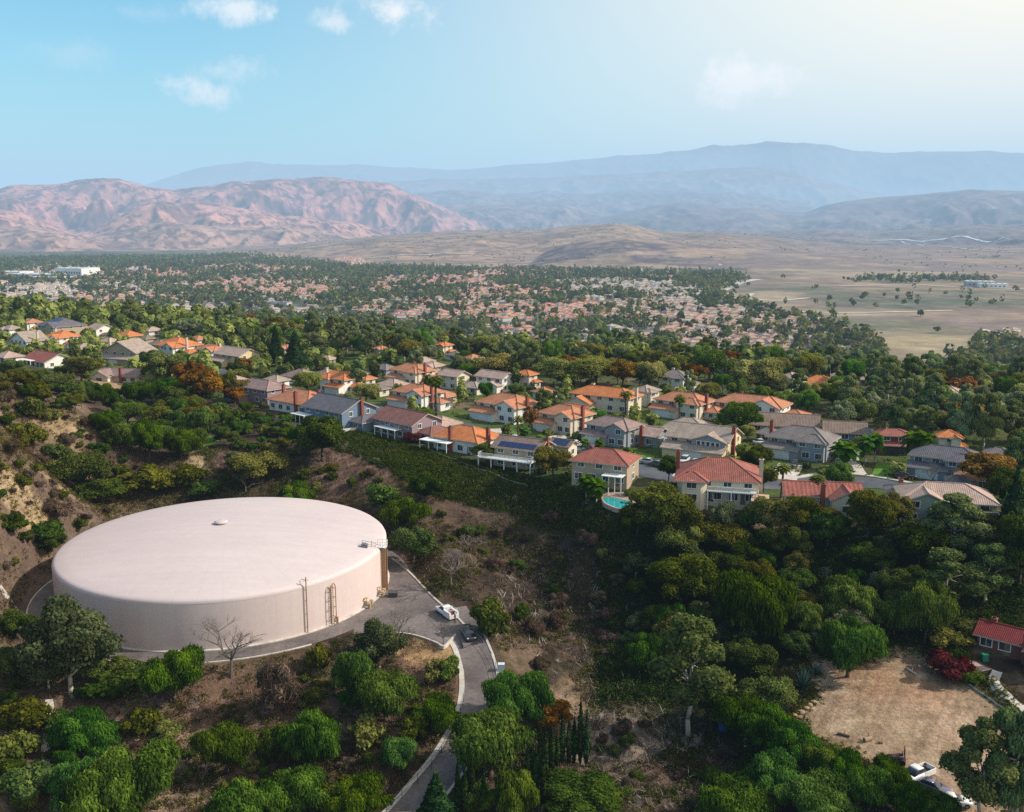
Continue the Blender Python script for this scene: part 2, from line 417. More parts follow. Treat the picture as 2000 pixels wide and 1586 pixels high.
def leaf_mat(name, dark, mid, light, trans=.25, hue=.03):
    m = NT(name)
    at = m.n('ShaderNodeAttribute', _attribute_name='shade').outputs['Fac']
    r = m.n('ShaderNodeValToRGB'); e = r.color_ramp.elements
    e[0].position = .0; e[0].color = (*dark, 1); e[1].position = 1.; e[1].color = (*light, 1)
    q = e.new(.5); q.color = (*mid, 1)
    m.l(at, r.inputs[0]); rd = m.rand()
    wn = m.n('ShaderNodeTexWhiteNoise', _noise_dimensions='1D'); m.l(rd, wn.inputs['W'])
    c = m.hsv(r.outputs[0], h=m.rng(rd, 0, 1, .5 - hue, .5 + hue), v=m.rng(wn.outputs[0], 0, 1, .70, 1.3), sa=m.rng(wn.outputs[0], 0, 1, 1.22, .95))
    d = m.n('ShaderNodeBsdfDiffuse'); t = m.n('ShaderNodeBsdfTranslucent'); x = m.n('ShaderNodeMixShader', Fac=trans)
    m.l(c, d.inputs[0]); m.l(m.hsv(c, h=.485, sa=1.1, v=1.1), t.inputs[0]); m.l(d.outputs[0], x.inputs[1]); m.l(t.outputs[0], x.inputs[2]); m.l(x.outputs[0], m.out.inputs[0])
    return m.mat

M = dict(
    white=plain('white_paint', (.74, .73, .71), .6, var=.05), trim=plain('eave_trim', (.42, .36, .30), .8), dark=plain('dark_trim', (.03, .03, .035), .6),
    tankwall=None, steel=plain('galvanised_steel', (.42, .42, .42), .45, .6), rust=plain('rusty_tan_steel', (.34, .2, .11), .7, .1),
    concrete=plain('concrete', (.46, .42, .37), .9, var=.16, scale=.8, bump=.2), palecon=plain('pale_concrete', (.50, .46, .41), .9, var=.3, scale=.35),
    brick=plain('red_brick', (.24, .07, .045), .9, var=.2, scale=4), brickpale=plain('pale_chimney_stucco', (.55, .45, .36), .9),
    rubber=plain('tyre_rubber', (.015, .015, .016), .8), chrome=plain('wheel_metal', (.4, .4, .42), .3, .8),
    wood=plain('weathered_wood', (.2, .13, .08), .9, var=.25, scale=3), lampglass=plain('headlight_glass', (.7, .72, .74), .15, spec=.6),
    redlamp=plain('red_lamp', (.35, .02, .02), .3), barkpale=plain('pale_bark', (.38, .33, .27), .9, var=.25, scale=2), bark=plain('brown_bark', (.085, .06, .045), .95, var=.3, scale=3),
    deadwood=plain('grey_dead_wood', (.19, .155, .135), .95, var=.25, scale=3), rock=plain('tan_rock', (.34, .24, .16), .95, var=.25, scale=2, bump=.4),
    solar=plain('solar_cells', (.025, .04, .12), .15, .2, .6), decking=plain('pink_concrete', (.45, .3, .25), .9), awning=plain('tan_awning', (.5, .36, .25), .9),
)
def glass_mat():
    m = NT('window_glass'); r = m.noise(m.obj(), .9, 2)
    m.bsdf(m.mix(m.rng(r, .35, .65, 0, 1), (.02, .025, .03), (.07, .085, .1)), .08, 0, .6); return m.mat
M['glass'] = glass_mat()
def paint(name, col, rough=.25):
    m = NT(name); n = m.noise(m.obj(), 2.5, 3)
    b = m.bsdf(m.hsv(col, v=m.rng(n, .3, .7, .93, 1.05)), rough, 0, .5); b.inputs['Coat Weight'].default_value = .4; return m.mat
def tank_mat(name, col, streak):
    m = NT(name); o = m.obj(); mp = m.n('ShaderNodeMapping'); mp.inputs['Scale'].default_value = (1, 1, .06); m.l(o, mp.inputs[0])
    a = m.noise(mp.outputs[0], .9, 6, .7); b = m.noise(o, .05, 4, .6); c = m.noise(o, 1.2, 4, .65)
    v = m.mul(m.mul(m.rng(a, .3, .7, 1 - streak, 1 + streak * .7), m.rng(b, .3, .7, .95, 1.05)), m.rng(c, .3, .7, .965, 1.03))
    m.bsdf(m.hsv(col, v=v), .7, 0, .25); return m.mat
M['tankwall'] = tank_mat('tank_wall_paint', (.60, .49, .468), .055)
def tank_roof_mat():
    m = NT('tank_roof_paint'); o = m.obj(); a = m.noise(o, .04, 5, .6); c = m.noise(o, .8, 5, .7)
    g = m.n('ShaderNodeTexGradient', _gradient_type='RADIAL'); m.l(o, g.inputs[0])
    w = m.mul(m.mul(g.outputs[0], 48.0), 1.0, 'FRACT'); sd = m.rng(m.mul(m.mul(w, .5, 'SUBTRACT'), 0, 'ABSOLUTE'), .465, .5, 1.0, .94)
    mp = m.n('ShaderNodeMapping'); mp.inputs['Rotation'].default_value = (0, 0, .9); mp.inputs['Scale'].default_value = (.03, .6, 1); m.l(o, mp.inputs[0])
    s2 = m.noise(mp.outputs[0], 1.0, 4, .6)
    v = m.mul(m.mul(m.mul(m.rng(a, .3, .7, .95, 1.04), m.rng(c, .3, .7, .965, 1.03)), sd), m.rng(s2, .3, .7, .965, 1.025))
    m.bsdf(m.hsv((.57, .478, .472), v=v, h=m.rng(a, .3, .7, .49, .51)), .65, 0, .3); return m.mat
M['tankroof'] = tank_roof_mat()
def asphalt_mat(name='asphalt', col=(.085, .08, .082)):
    m = NT(name); p = m.pos(); a = m.noise(p, .12, 5, .65); b = m.noise(p, 1.3, 5, .7); c = m.noise(p, 9, 2)
    v = m.mul(m.mul(m.rng(a, .3, .7, .6, 1.42), m.rng(b, .3, .7, .76, 1.22)), m.rng(c, .3, .7, .86, 1.14))
    vo = m.n('ShaderNodeTexVoronoi', _feature='DISTANCE_TO_EDGE', Scale=.22); m.l(p, vo.inputs['Vector'])
    v = m.mul(v, m.rng(vo.outputs[0], 0, .012, .72, 1))
    m.bsdf(m.hsv(col, v=v), .9, 0, .2, c, .02, .4); return m.mat
M['asphalt'] = asphalt_mat('asphalt', (.15, .125, .12)); M['street'] = asphalt_mat('street_asphalt', (.085, .09, .105))
def grass_mat(name, col):
    m = NT(name); p = m.pos(); a = m.noise(p, .35, 4, .6); b = m.noise(p, 3, 4, .7)
    m.bsdf(m.hsv(col, h=m.rng(a, .3, .7, .48, .515), v=m.mul(m.rng(a, .3, .7, .75, 1.25), m.rng(b, .3, .7, .7, 1.3))), .95, 0, .1, b, .1, .6); return m.mat
M['lawn'] = grass_mat('lawn_grass', (.09, .2, .022))
def ground_mat():
    m = NT('ground_earth'); p = m.pos(); at = m.n('ShaderNodeAttribute', _attribute_name='tint')
    a = m.noise(p, .35, 5, .7); b = m.noise(p, 1.7, 5, .7); c = m.noise(p, 6, 3, .7)
    fine = m.mul(m.mul(m.rng(a, .3, .7, .68, 1.32), m.rng(b, .3, .7, .72, 1.3)), m.rng(c, .3, .7, .8, 1.2))
    f1 = m.noise(p, .011, 7, .66); f2 = m.noise(p, .05, 4, .65)
    coarse = m.mul(m.rng(f1, .32, .68, .7, 1.25), m.rng(f2, .32, .68, .82, 1.15))
    al = at.outputs['Alpha']                       # 0 near ground, 1 far hills
    vm = m.n('ShaderNodeMix', _data_type='FLOAT'); m.l(al, vm.inputs[0]); m.l(fine, vm.inputs[2]); m.l(coarse, vm.inputs[3])
    hue = m.rng(b, .3, .7, .488, .512)
    m.bsdf(m.hsv(at.outputs['Color'], h=hue, v=vm.outputs[0]), .95, 0, .1, b, .35, .7); return m.mat
M['ground'] = ground_mat()
def water_mat():
    m = NT('pool_water'); n = m.noise(m.pos(), 1.2, 3)
    m.bsdf(m.mix(n, (.02, .28, .30), (.04, .42, .42)), .06, 0, .5, n, .03, .3); return m.mat
M['water'] = water_mat()

# ------------------------------------------------------------------ ground sheet
def build_ground():
    az = np.concatenate([np.linspace(-76, -41.5, 24), np.arange(-41, 41.001, .115), np.linspace(41.5, 76, 24)])
    az = np.radians(az)
    r = [30.0]
    while r[-1] < 90000:
        q = r[-1]
        r.append(q + (2.0 if q < 100 else .45 if q < 255 else q * .0048 if q < 800 else q * .010 if q < 3200 else q * .0045 if q < 36000 else q * .12))
    r = np.array(r); nr, na = len(r), len(az)
    RR, AA = np.meshgrid(r, az, indexing='ij'); X = RR * np.sin(AA); Y = RR * np.cos(AA)
    X, Y, RR = X.ravel(), Y.ravel(), RR.ravel()
    Z = np.zeros(X.shape); K = np.zeros(X.shape, int)
    m = RR < 1250; Z[m] = H(X[m], Y[m])
    mf = RR > 990; zf = np.full(X.shape, VAL); kf = np.zeros(X.shape, int); zf[mf], kf[mf] = far_h(X[mf], Y[mf]); w = sstep(1000, 1240, RR)
    Z = np.where(m, Z * (1 - w) + zf * w, zf); K = np.where(RR > 1100, kf, 0)
    PX, PY, _ = proj(X, Y, Z)
    # colours
    C = np.zeros((len(X), 4)); n1 = fbm(X / 9, Y / 9, 4, 31); n2 = fbm(X / 30, Y / 30, 4, 33); n3 = fbm(X / 3.2, Y / 3.2, 3, 35)
    def put(mask, col):
        mask = np.clip(mask, 0, 1)[:, None]; C[:, :3] = C[:, :3] * (1 - mask) + np.array(col)[None, :] * mask
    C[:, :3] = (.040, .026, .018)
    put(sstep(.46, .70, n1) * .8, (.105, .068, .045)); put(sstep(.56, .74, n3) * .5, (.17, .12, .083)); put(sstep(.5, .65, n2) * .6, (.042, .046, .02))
    def blob(cx, cy, rx, ry, soft=.45):
        q = np.hypot((PX - cx) / rx, (PY - cy) / ry) + .7 * (n1 - .5) + .5 * (n3 - .5)
        return (1 - sstep(1 - soft, 1 + soft, q)) * (RR < 900)
    # wild left slope
    lh = (1 - sstep(60, 330, PX - .45 * (PY - 860))) * sstep(-40, 40, PY - 745) * (RR < 420)
    put(lh * .85, (.135, .092, .07)); put(lh * sstep(.52, .7, n1) * .8, (.255, .185, .125)); put(lh * sstep(.56, .7, n3) * .6, (.12, .085, .07))
    put(blob(60, 970, 110, 75) * sstep(.48, .64, n1) * .8, (.32, .235, .14)); put(blob(120, 830, 50, 50) * sstep(.4, .55, n1) * .7, (.34, .24, .135)); put(blob(100, 1050, 110, 60) * sstep(.45, .6, n1) * .8, (.32, .225, .12))
    put(blob(380, 915, 26, 45) * .9, (.42, .32, .19)); put(blob(240, 745, 70, 22) * .8, (.42, .28, .16))
    put(blob(690, 915, 85, 60) * .8, (.20, .115, .085)); put(blob(455, 900, 45, 22) * .8, (.17, .10, .09)); put(blob(640, 900, 40, 50) * .6, (.17, .11, .09))
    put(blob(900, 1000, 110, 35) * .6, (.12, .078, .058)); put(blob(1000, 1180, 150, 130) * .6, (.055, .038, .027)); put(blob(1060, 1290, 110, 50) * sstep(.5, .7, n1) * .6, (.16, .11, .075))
    put(blob(1130, 1120, 150, 90) * .6, (.035, .028, .02)); put(blob(1500, 1130, 420, 55) * .75, (.030, .018, .013)); put(blob(1650, 1200, 250, 50) * .6, (.06, .035, .025))  # first blob: tree shadow over the canyon painted into the ground colour
    # knoll in front of the tank
    put(blob(600, 1360, 420, 75) * .75, (.14, .082, .06)); put(blob(850, 1330, 85, 75) * .7, (.19, .115, .08)); put(blob(845, 1272, 50, 26) * .85, (.36, .225, .11)); put(blob(640, 1305, 22, 28) * .9, (.40, .28, .13))
    put(blob(370, 1480, 110, 45) * sstep(.42, .56, n1) * .9, (.30, .19, .12)); put(blob(350, 1440, 140, 14, .3) * .7, (.33, .23, .15)); put(blob(700, 1450, 150, 60) * .4, (.16, .10, .065))
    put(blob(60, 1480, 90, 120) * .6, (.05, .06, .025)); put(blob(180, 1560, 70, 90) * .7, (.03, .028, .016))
    put(blob(1110, 1390, 36, 55) * .8, (.26, .175, .11)); put(blob(1190, 1450, 100, 60) * .85, (.21, .165, .125)); put(blob(1260, 1540, 110, 40) * .8, (.16, .115, .09)); put(blob(1380, 1500, 120, 40) * .7, (.07, .035, .022))
    put(blob(1880, 1190, 70, 40) * .6, (.16, .09, .06)); put(blob(1790, 1262, 60, 20) * .6, (.2, .12, .08))
    put(blob(1690, 1052, 120, 10, .3) * .7, (.40, .34, .22)); put(blob(1500, 1020, 40, 14) * .6, (.4, .32, .2))
    # the dirt lot
    lot = inpoly(X + 2 * (n1 - .5), Y + 2 * (n3 - .5), LOT).astype(float)
    put(lot, (.355, .245, .168)); put(lot * sstep(.45, .62, n2), (.40, .285, .195)); put(lot * blob(1760, 1330, 130, 45) * .7, (.33, .185, .11))
    rut = ridged((X * .55 + Y * .83) / 9.0, (X * .83 - Y * .55) / 1.15, 3, 71); put(lot * sstep(.60, .76, rut) * .6, (.20, .13, .08)); put(lot * sstep(.60, .72, n3) * .5, (.50, .385, .26)); n4 = fbm(X / 1.1, Y / 1.1, 3, 73); put(lot * sstep(.58, .7, n4) * .5, (.23, .155, .095)); put(lot * sstep(.5, .66, fbm(X / 11, Y / 11, 4, 75)) * .5, (.29, .20, .125))
    arc = np.abs(((np.hypot(X - 58, Y - 100) / 2.3) % 1.0) - .5); put(lot * (1 - sstep(.05, .14, arc)) * sstep(.45, .6, n2) * .45, (.19, .125, .08))
    # bench with gardens
    ben = (RR < 1100) * sstep(0, 1, (H_b(PX) - PY) / 12.0)
    put(ben * .92, (.07, .078, .03)); put(ben * sstep(.54, .66, n1) * .7, (.17, .125, .08)); put(ben * sstep(.48, .6, n2) * .7, (.06, .105, .02))
    # valley floor and hills
    f = sstep(900, 1300, RR); vn = fbm(X / 260, Y / 260, 5, 44); vm = fbm(X / 70, Y / 70, 4, 46)
    C[:, :3] = C[:, :3] * (1 - f[:, None]) + np.array((.06, .072, .04)) * f[:, None]
    put(f * sstep(.5, .62, vm) * .7, (.19, .155, .115)); put(f * sstep(.56, .66, vn) * .4, (.24, .18, .135))
    east = f * sstep(0, 1, (PX - east_x(PY)) / 30.0 + (vn - .5)) * (RR < 5200)
    put(east, (.30, .21, .14)); put(east * sstep(.47, .58, vn), (.19, .15, .125)); put(east * sstep(.52, .62, vm) * .7, (.12, .115, .085)); put(east * sstep(.55, .68, fbm(X / 35, Y / 110, 4, 48)) * .5, (.32, .24, .175)); put(east * sstep(.52, .62, fbm(X / 500, Y / 90, 4, 49)) * .5, (.17, .135, .12))
    def fb(cx, cy, rx, ry, col, a=1., soft=.35):
        q = np.hypot((PX - cx) / rx, (PY - cy) / ry) + .9 * (vn - .5) + .5 * (vm - .5); put((1 - sstep(1 - soft, 1 + soft, q)) * a * (RR > 800) * (.45 + .55 * sstep(.4, .55, vm)), col)
    fb(1800, 587, 230, 20, (.085, .105, .07), .75); fb(1560, 568, 110, 10, (.10, .11, .075), .8); fb(1850, 545, 170, 9, (.15, .13, .10), .7)
    fb(1810, 680, 110, 34, (.34, .27, .165), 1.); fb(1650, 610, 150, 8, (.36, .29, .19), .8); fb(1940, 625, 130, 16, (.28, .2, .17), .8); fb(1700, 640, 150, 16, (.12, .13, .08), .7)
    fb(1700, 530, 170, 14, (.33, .26, .185), .8); fb(1560, 508, 260, 9, (.15, .12, .125), .8); fb(1850, 512, 180, 10, (.15, .125, .125), .8); fb(1900, 645, 150, 9, (.13, .12, .10), .7); fb(1500, 585, 70, 12, (.38, .31, .22), .7); fb(345, 601, 30, 5, (.16, .3, .04), 1.)
    a = K == 1; b = K == 2
    for kk, base, alt in ((1, (.44, .26, .20), (.15, .09, .085)), (2, (.25, .165, .165), (.12, .09, .105)), (3, (.20, .15, .165), (.11, .09, .11)), (4, (.25, .18, .165), (.15, .115, .125)), (5, (.53, .26, .205), (.13, .07, .075)), (6, (.47, .22, .19), (.105, .065, .085)), (7, (.38, .265, .195), (.22, .16, .14)), (8, (.13, .10, .115), (.36, .25, .18)), (9, (.13, .10, .125), (.25, .18, .17)), (10, (.15, .115, .13), (.27, .2, .18)), (11, (.14, .12, .14), (.19, .16, .16))):
        if kk in (7, 8): base = tuple(q_ * .86 for q_ in base)
        mk = (K == kk).astype(float); s = fbm(X / 190, Y / 190, 5, 50 + kk, .62); s2 = fbm(X / 45, Y / 45, 4, 58 + kk, .6)
        put(mk, base); east_hill = mk * (kk in (4, 7, 8)) * sstep(1250, 1550, PX); put(east_hill * .75, (.215, .165, .15)); put(mk * sstep(.47, .62, s) * .75, alt); put(mk * sstep(.52, .64, s2) * .8, (alt[0] * .62, alt[1] * .68, alt[2] * .7))
    blend = np.clip((Z - VAL) / 25.0, 0, 1)
    C[:, 3] = sstep(700, 1300, RR)
    ii = np.arange(nr * na).reshape(nr, na)
    Q = np.stack([ii[:-1, :-1], ii[:-1, 1:], ii[1:, 1:], ii[1:, :-1]], -1).reshape(-1, 4)[:, ::-1]
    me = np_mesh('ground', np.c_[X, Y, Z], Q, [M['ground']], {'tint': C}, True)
    tag(link(bpy.data.objects.new('ground', me)), kind='structure')

def east_x(py):  # where the town ends and the open land starts
    return np.interp(py, [480, 520, 545, 575, 600, 640, 690, 740], [1500, 1440, 1440, 1400, 1480, 1640, 1715, 1720])
build_ground()

# ------------------------------------------------------------------ draped sheets
def strip(name, pl, mat, off=.06, hw=None, step=2.0, crown=0.0, label=None, cat=None, kind='structure', zfun=None, n=3, side=None, wall=0.0):
    """ribbon along a polyline of world points (x, y[, z, half width])"""
    pts = _smooth(np.array(pl, float), 6); V = []; F_ = []
    for i, p in enumerate(pts):
        a = pts[max(i - 1, 0)]; b = pts[min(i + 1, len(pts) - 1)]; t = np.array([b[0] - a[0], b[1] - a[1]]); t /= np.linalg.norm(t) + 1e-9
        nrm = np.array([-t[1], t[0]]); w = hw if hw is not None else p[3]
        for k in range(n):
            s = (k / (n - 1) * 2 - 1) * w
            x, y = p[0] + nrm[0] * s, p[1] + nrm[1] * s; z = (H1(x, y) if zfun is None else zfun(x, y, p)) + off
            V.append((x, y, z))
    mb = MB()
    for i in range(len(pts) - 1):
        for k in range(n - 1):
            q = [V[i * n + k + 1], V[i * n + k], V[(i + 1) * n + k], V[(i + 1) * n + k + 1]]
            mb.face(q, 0, smooth=True)
    if wall:
        for i in range(len(pts) - 1):
            for k, sg in ((0, 1), (n - 1, -1)):
                a, b = V[i * n + k], V[(i + 1) * n + k]
                q = [a, b, (b[0], b[1], b[2] - wall), (a[0], a[1], a[2] - wall)]
                mb.face(q if sg < 0 else q[::-1], 0)
        for i in (0, len(pts) - 1):
            a, b = V[i * n], V[i * n + n - 1]; mb.face([a, b, (b[0], b[1], b[2] - wall), (a[0], a[1], a[2] - wall)], 0)
    o = mb.build(name, mat); return tag(o, label, cat, None, kind)

def px_line(L): return [tuple(hit(a, b)) for a, b in L]
def sheet(name, pxpoly, mat, off=.07, kind='structure', label=None, cat=None, res=1.0):
    """flat patch of ground cover clipped to a polygon, draped on the ground"""
    P = np.array([hit(a, b)[:2] for a, b in pxpoly]); z = [H1(*p) for p in P]
    import bmesh
    bm = bmesh.new(); f = bm.faces.new([bm.verts.new((p[0], p[1], 0)) for p in P])
    bmesh.ops.triangulate(bm, faces=[f])
    for _ in range(3): bmesh.ops.subdivide_edges(bm, edges=[e for e in bm.edges if e.calc_length() > res * 1.6], cuts=1, use_grid_fill=False)
    bmesh.ops.triangulate(bm, faces=bm.faces[:])
    for v in bm.verts: v.co.z = H1(v.co.x, v.co.y) + off
    bm.normal_update()
    for f in bm.faces:
        if f.normal.z < 0: f.normal_flip()
    me = bpy.data.meshes.new(name); bm.to_mesh(me); bm.free(); me.materials.append(mat)
    return tag(link(bpy.data.objects.new(name, me)), label, cat, None, kind)

# pad, ring road, service road
mb = MB()
N = 96
for k in range(N):
    a, b = 2 * math.pi * k / N, 2 * math.pi * (k + 1) / N
    for r0, r1 in ((31.2, 33.2), (33.2, 35.6)):
        q = [(TANK[0] + r0 * math.cos(a), TANK[1] + r0 * math.sin(a), .05), (TANK[0] + r1 * math.cos(a), TANK[1] + r1 * math.sin(a), .05), (TANK[0] + r1 * math.cos(b), TANK[1] + r1 * math.sin(b), .05), (TANK[0] + r0 * math.cos(b), TANK[1] + r0 * math.sin(b), .05)]
        mb.face(q, 0)
tag(mb.build('ring_road', M['asphalt']), kind='structure')
mb = MB(); mb.prism(PAD, -.3, .062, 0); tag(mb.build('asphalt_pad', M['asphalt']), kind='structure')
strip('service_road', [(p[0], p[1], p[2], p[3]) for p in ROAD], M['asphalt'], .075, n=5, zfun=lambda x, y, p: p[2])
# kerbs: outer arc of the ring, pad edge, both sides of the road
def kerb_arc(a0, a1, r, w=.22, h=.16, n=60):
    mb = MB()
    for k in range(n):
        a, b = a0 + (a1 - a0) * k / n, a0 + (a1 - a0) * (k + 1) / n
        def p(r_, t, z): return (TANK[0] + r_ * math.cos(t), TANK[1] + r_ * math.sin(t), z)
        mb.face([p(r, a, h), p(r + w, a, h), p(r + w, b, h), p(r, b, h)], 0)
        mb.face([p(r, b, -.3), p(r, a, -.3), p(r, a, h), p(r, b, h)][::-1], 0); mb.face([p(r + w, a, -.6), p(r + w, b, -.6), p(r + w, b, h), p(r + w, a, h)], 0)
    return mb
tag(kerb_arc(math.radians(-186), math.radians(-52), 35.6, .26).build('concrete_kerb', M['palecon']), 'pale concrete kerb curving round the front of the tank ring road', 'kerb')
def offs(pl, s):
    out = []
    for i, p in enumerate(pl):
        a = pl[max(i - 1, 0)]; b = pl[min(i + 1, len(pl) - 1)]; tx, ty = b[0] - a[0], b[1] - a[1]; l = math.hypot(tx, ty) + 1e-9
        w = p[3] + s if s > 0 else -p[3] + s
        out.append((p[0] - ty / l * w, p[1] + tx / l * w, p[2], .2))
    return out
_rl = [tuple(q) for q in ROADS[::2]]
kz = lambda x, y, p: p[2]
strip('concrete_gutter', [(p[0], p[1], p[2], .42) for p in offs(_rl[3:], -.42)], M['palecon'], .10, zfun=kz, label='broad pale concrete gutter along the left side of the service road', cat='gutter', kind=None, wall=.5)
strip('concrete_kerb', [(p[0], p[1], p[2], .2) for p in offs(_rl[4:22], .2)], M['palecon'], .19, zfun=kz, label='narrow pale kerb along the right side of the service road', cat='kerb', kind=None, wall=.6)
_q = [onz(a, b, 0.0) for a, b in [(745,1239),(778,1237),(812,1242),(850,1255),(866,1263),(880,1251),(890,1240)]]
strip('concrete_kerb', [(p[0], p[1], 0, .16) for p in _q], M['palecon'], .2, zfun=kz, label='pale kerb bending round the dry bank below the asphalt pad', cat='kerb', kind=None, wall=.6)
_q = [onz(a, b, 0.0) for a, b in [(766,1092),(800,1119),(850,1171),(893,1207),(925,1243)]]
strip('concrete_kerb', [(p[0], p[1], 0, .2) for p in _q], M['concrete'], .22, zfun=kz, label='grey kerb at the foot of the slope on the far side of the asphalt pad', cat='kerb', kind=None, wall=.6)
# drain channels
strip('drain_channel', [tuple(hit(a, b)) + (.55,) for a, b in [(96,1368),(99,1400),(90,1450),(92,1500),(103,1540),(112,1590)]], M['concrete'], .16, label='grey concrete drain running down the slope at the left edge', cat='drain', kind=None, wall=.5)
strip('drain_channel', [tuple(hit(a, b)) + (.35,) for a, b in [(0,1150),(22,1172),(50,1205)]], M['concrete'], .2, label='short concrete drain on the slope left of the tank', cat='drain', kind=None, wall=.5)
# town streets
strip('street', [tuple(hit(a, b)) + (w,) for a, b, w in [(1120,868,3.2),(1200,893,3.5),(1270,924,3.8),(1350,938,4),(1450,945,4.2),(1530,948,4.5),(1620,945,5.5),(1700,944,5),(1760,955,3.6),(1840,985,3.3)]], M['street'], .09, n=5)
strip('street', [tuple(hit(a, b)) + (3.4,) for a, b in [(690,786),(760,802),(840,814),(905,832),(960,850),(1040,862),(1120,868)]], M['street'], .085, n=5)
strip('street', [tuple(hit(a, b)) + (3.4,) for a, b in [(300,705),(420,722),(520,752),(620,772),(690,786)]], M['street'], .08, n=5)
strip('pavement', [tuple(hit(a, b)) + (.7,) for a, b in [(1445,932),(1500,935),(1550,934),(1600,926),(1660,926),(1720,933),(1800,948)]], M['palecon'], .2, kind='structure', wall=.4)
strip('driveway', [tuple(hit(a, b)) + (w,) for a, b, w in [(1672,928,2.6),(1662,905,2.2),(1662,885,2),(1680,870,2)]], M['palecon'], .12)
strip('driveway', [tuple(hit(a, b)) + (3.0,) for a, b in [(1530,936),(1536,922),(1545,908)]], M['palecon'], .12)
strip('driveway', [tuple(hit(a, b)) + (4.4,) for a, b in [(1350,934),(1358,922),(1368,908)]], M['concrete'], .12)
strip('driveway', [tuple(hit(a, b)) + (2.6,) for a, b in [(1110,880),(1095,865),(1085,850)]], M['palecon'], .12)
strip('driveway', [tuple(hit(a, b)) + (2.6,) for a, b in [(985,858),(975,846),(968,838)]], M['palecon'], .12)
strip('garden_path', [tuple(hit(a, b)) + (.75,) for a, b in [(1948,1312),(1942,1330),(1958,1352),(1985,1375),(2020,1400)]], M['palecon'], .1)
for poly in ([(1205,890),(1235,880),(1280,892),(1262,904),(1215,902)], [(1702,930),(1712,904),(1772,905),(1786,924),(1742,934)], [(1452,934),(1470,914),(1506,918),(1506,936)], [(668,850),(700,838),(735,848),(690,864)],
             [(1066,962),(1088,950),(1120,955),(1112,974)], [(1655,1040),(1700,1032),(1760,1036),(1745,1052),(1680,1054)], [(985,853),(1000,842),(1015,846),(1008,856)], [(1595,915),(1640,905),(1655,922),(1600,926)], [(380,860),(410,850),(428,862),(400,875)]):
    sheet('lawn', poly, M['lawn'], .11)
sheet('pool_deck', [(1138,982),(1165,965),(1235,962),(1262,985),(1240,1012),(1195,1014),(1150,1000)], M['decking'], .13)
sheet('courtyard', [(1872,1300),(1895,1290),(1938,1308),(1905,1318)], M['decking'], .13)

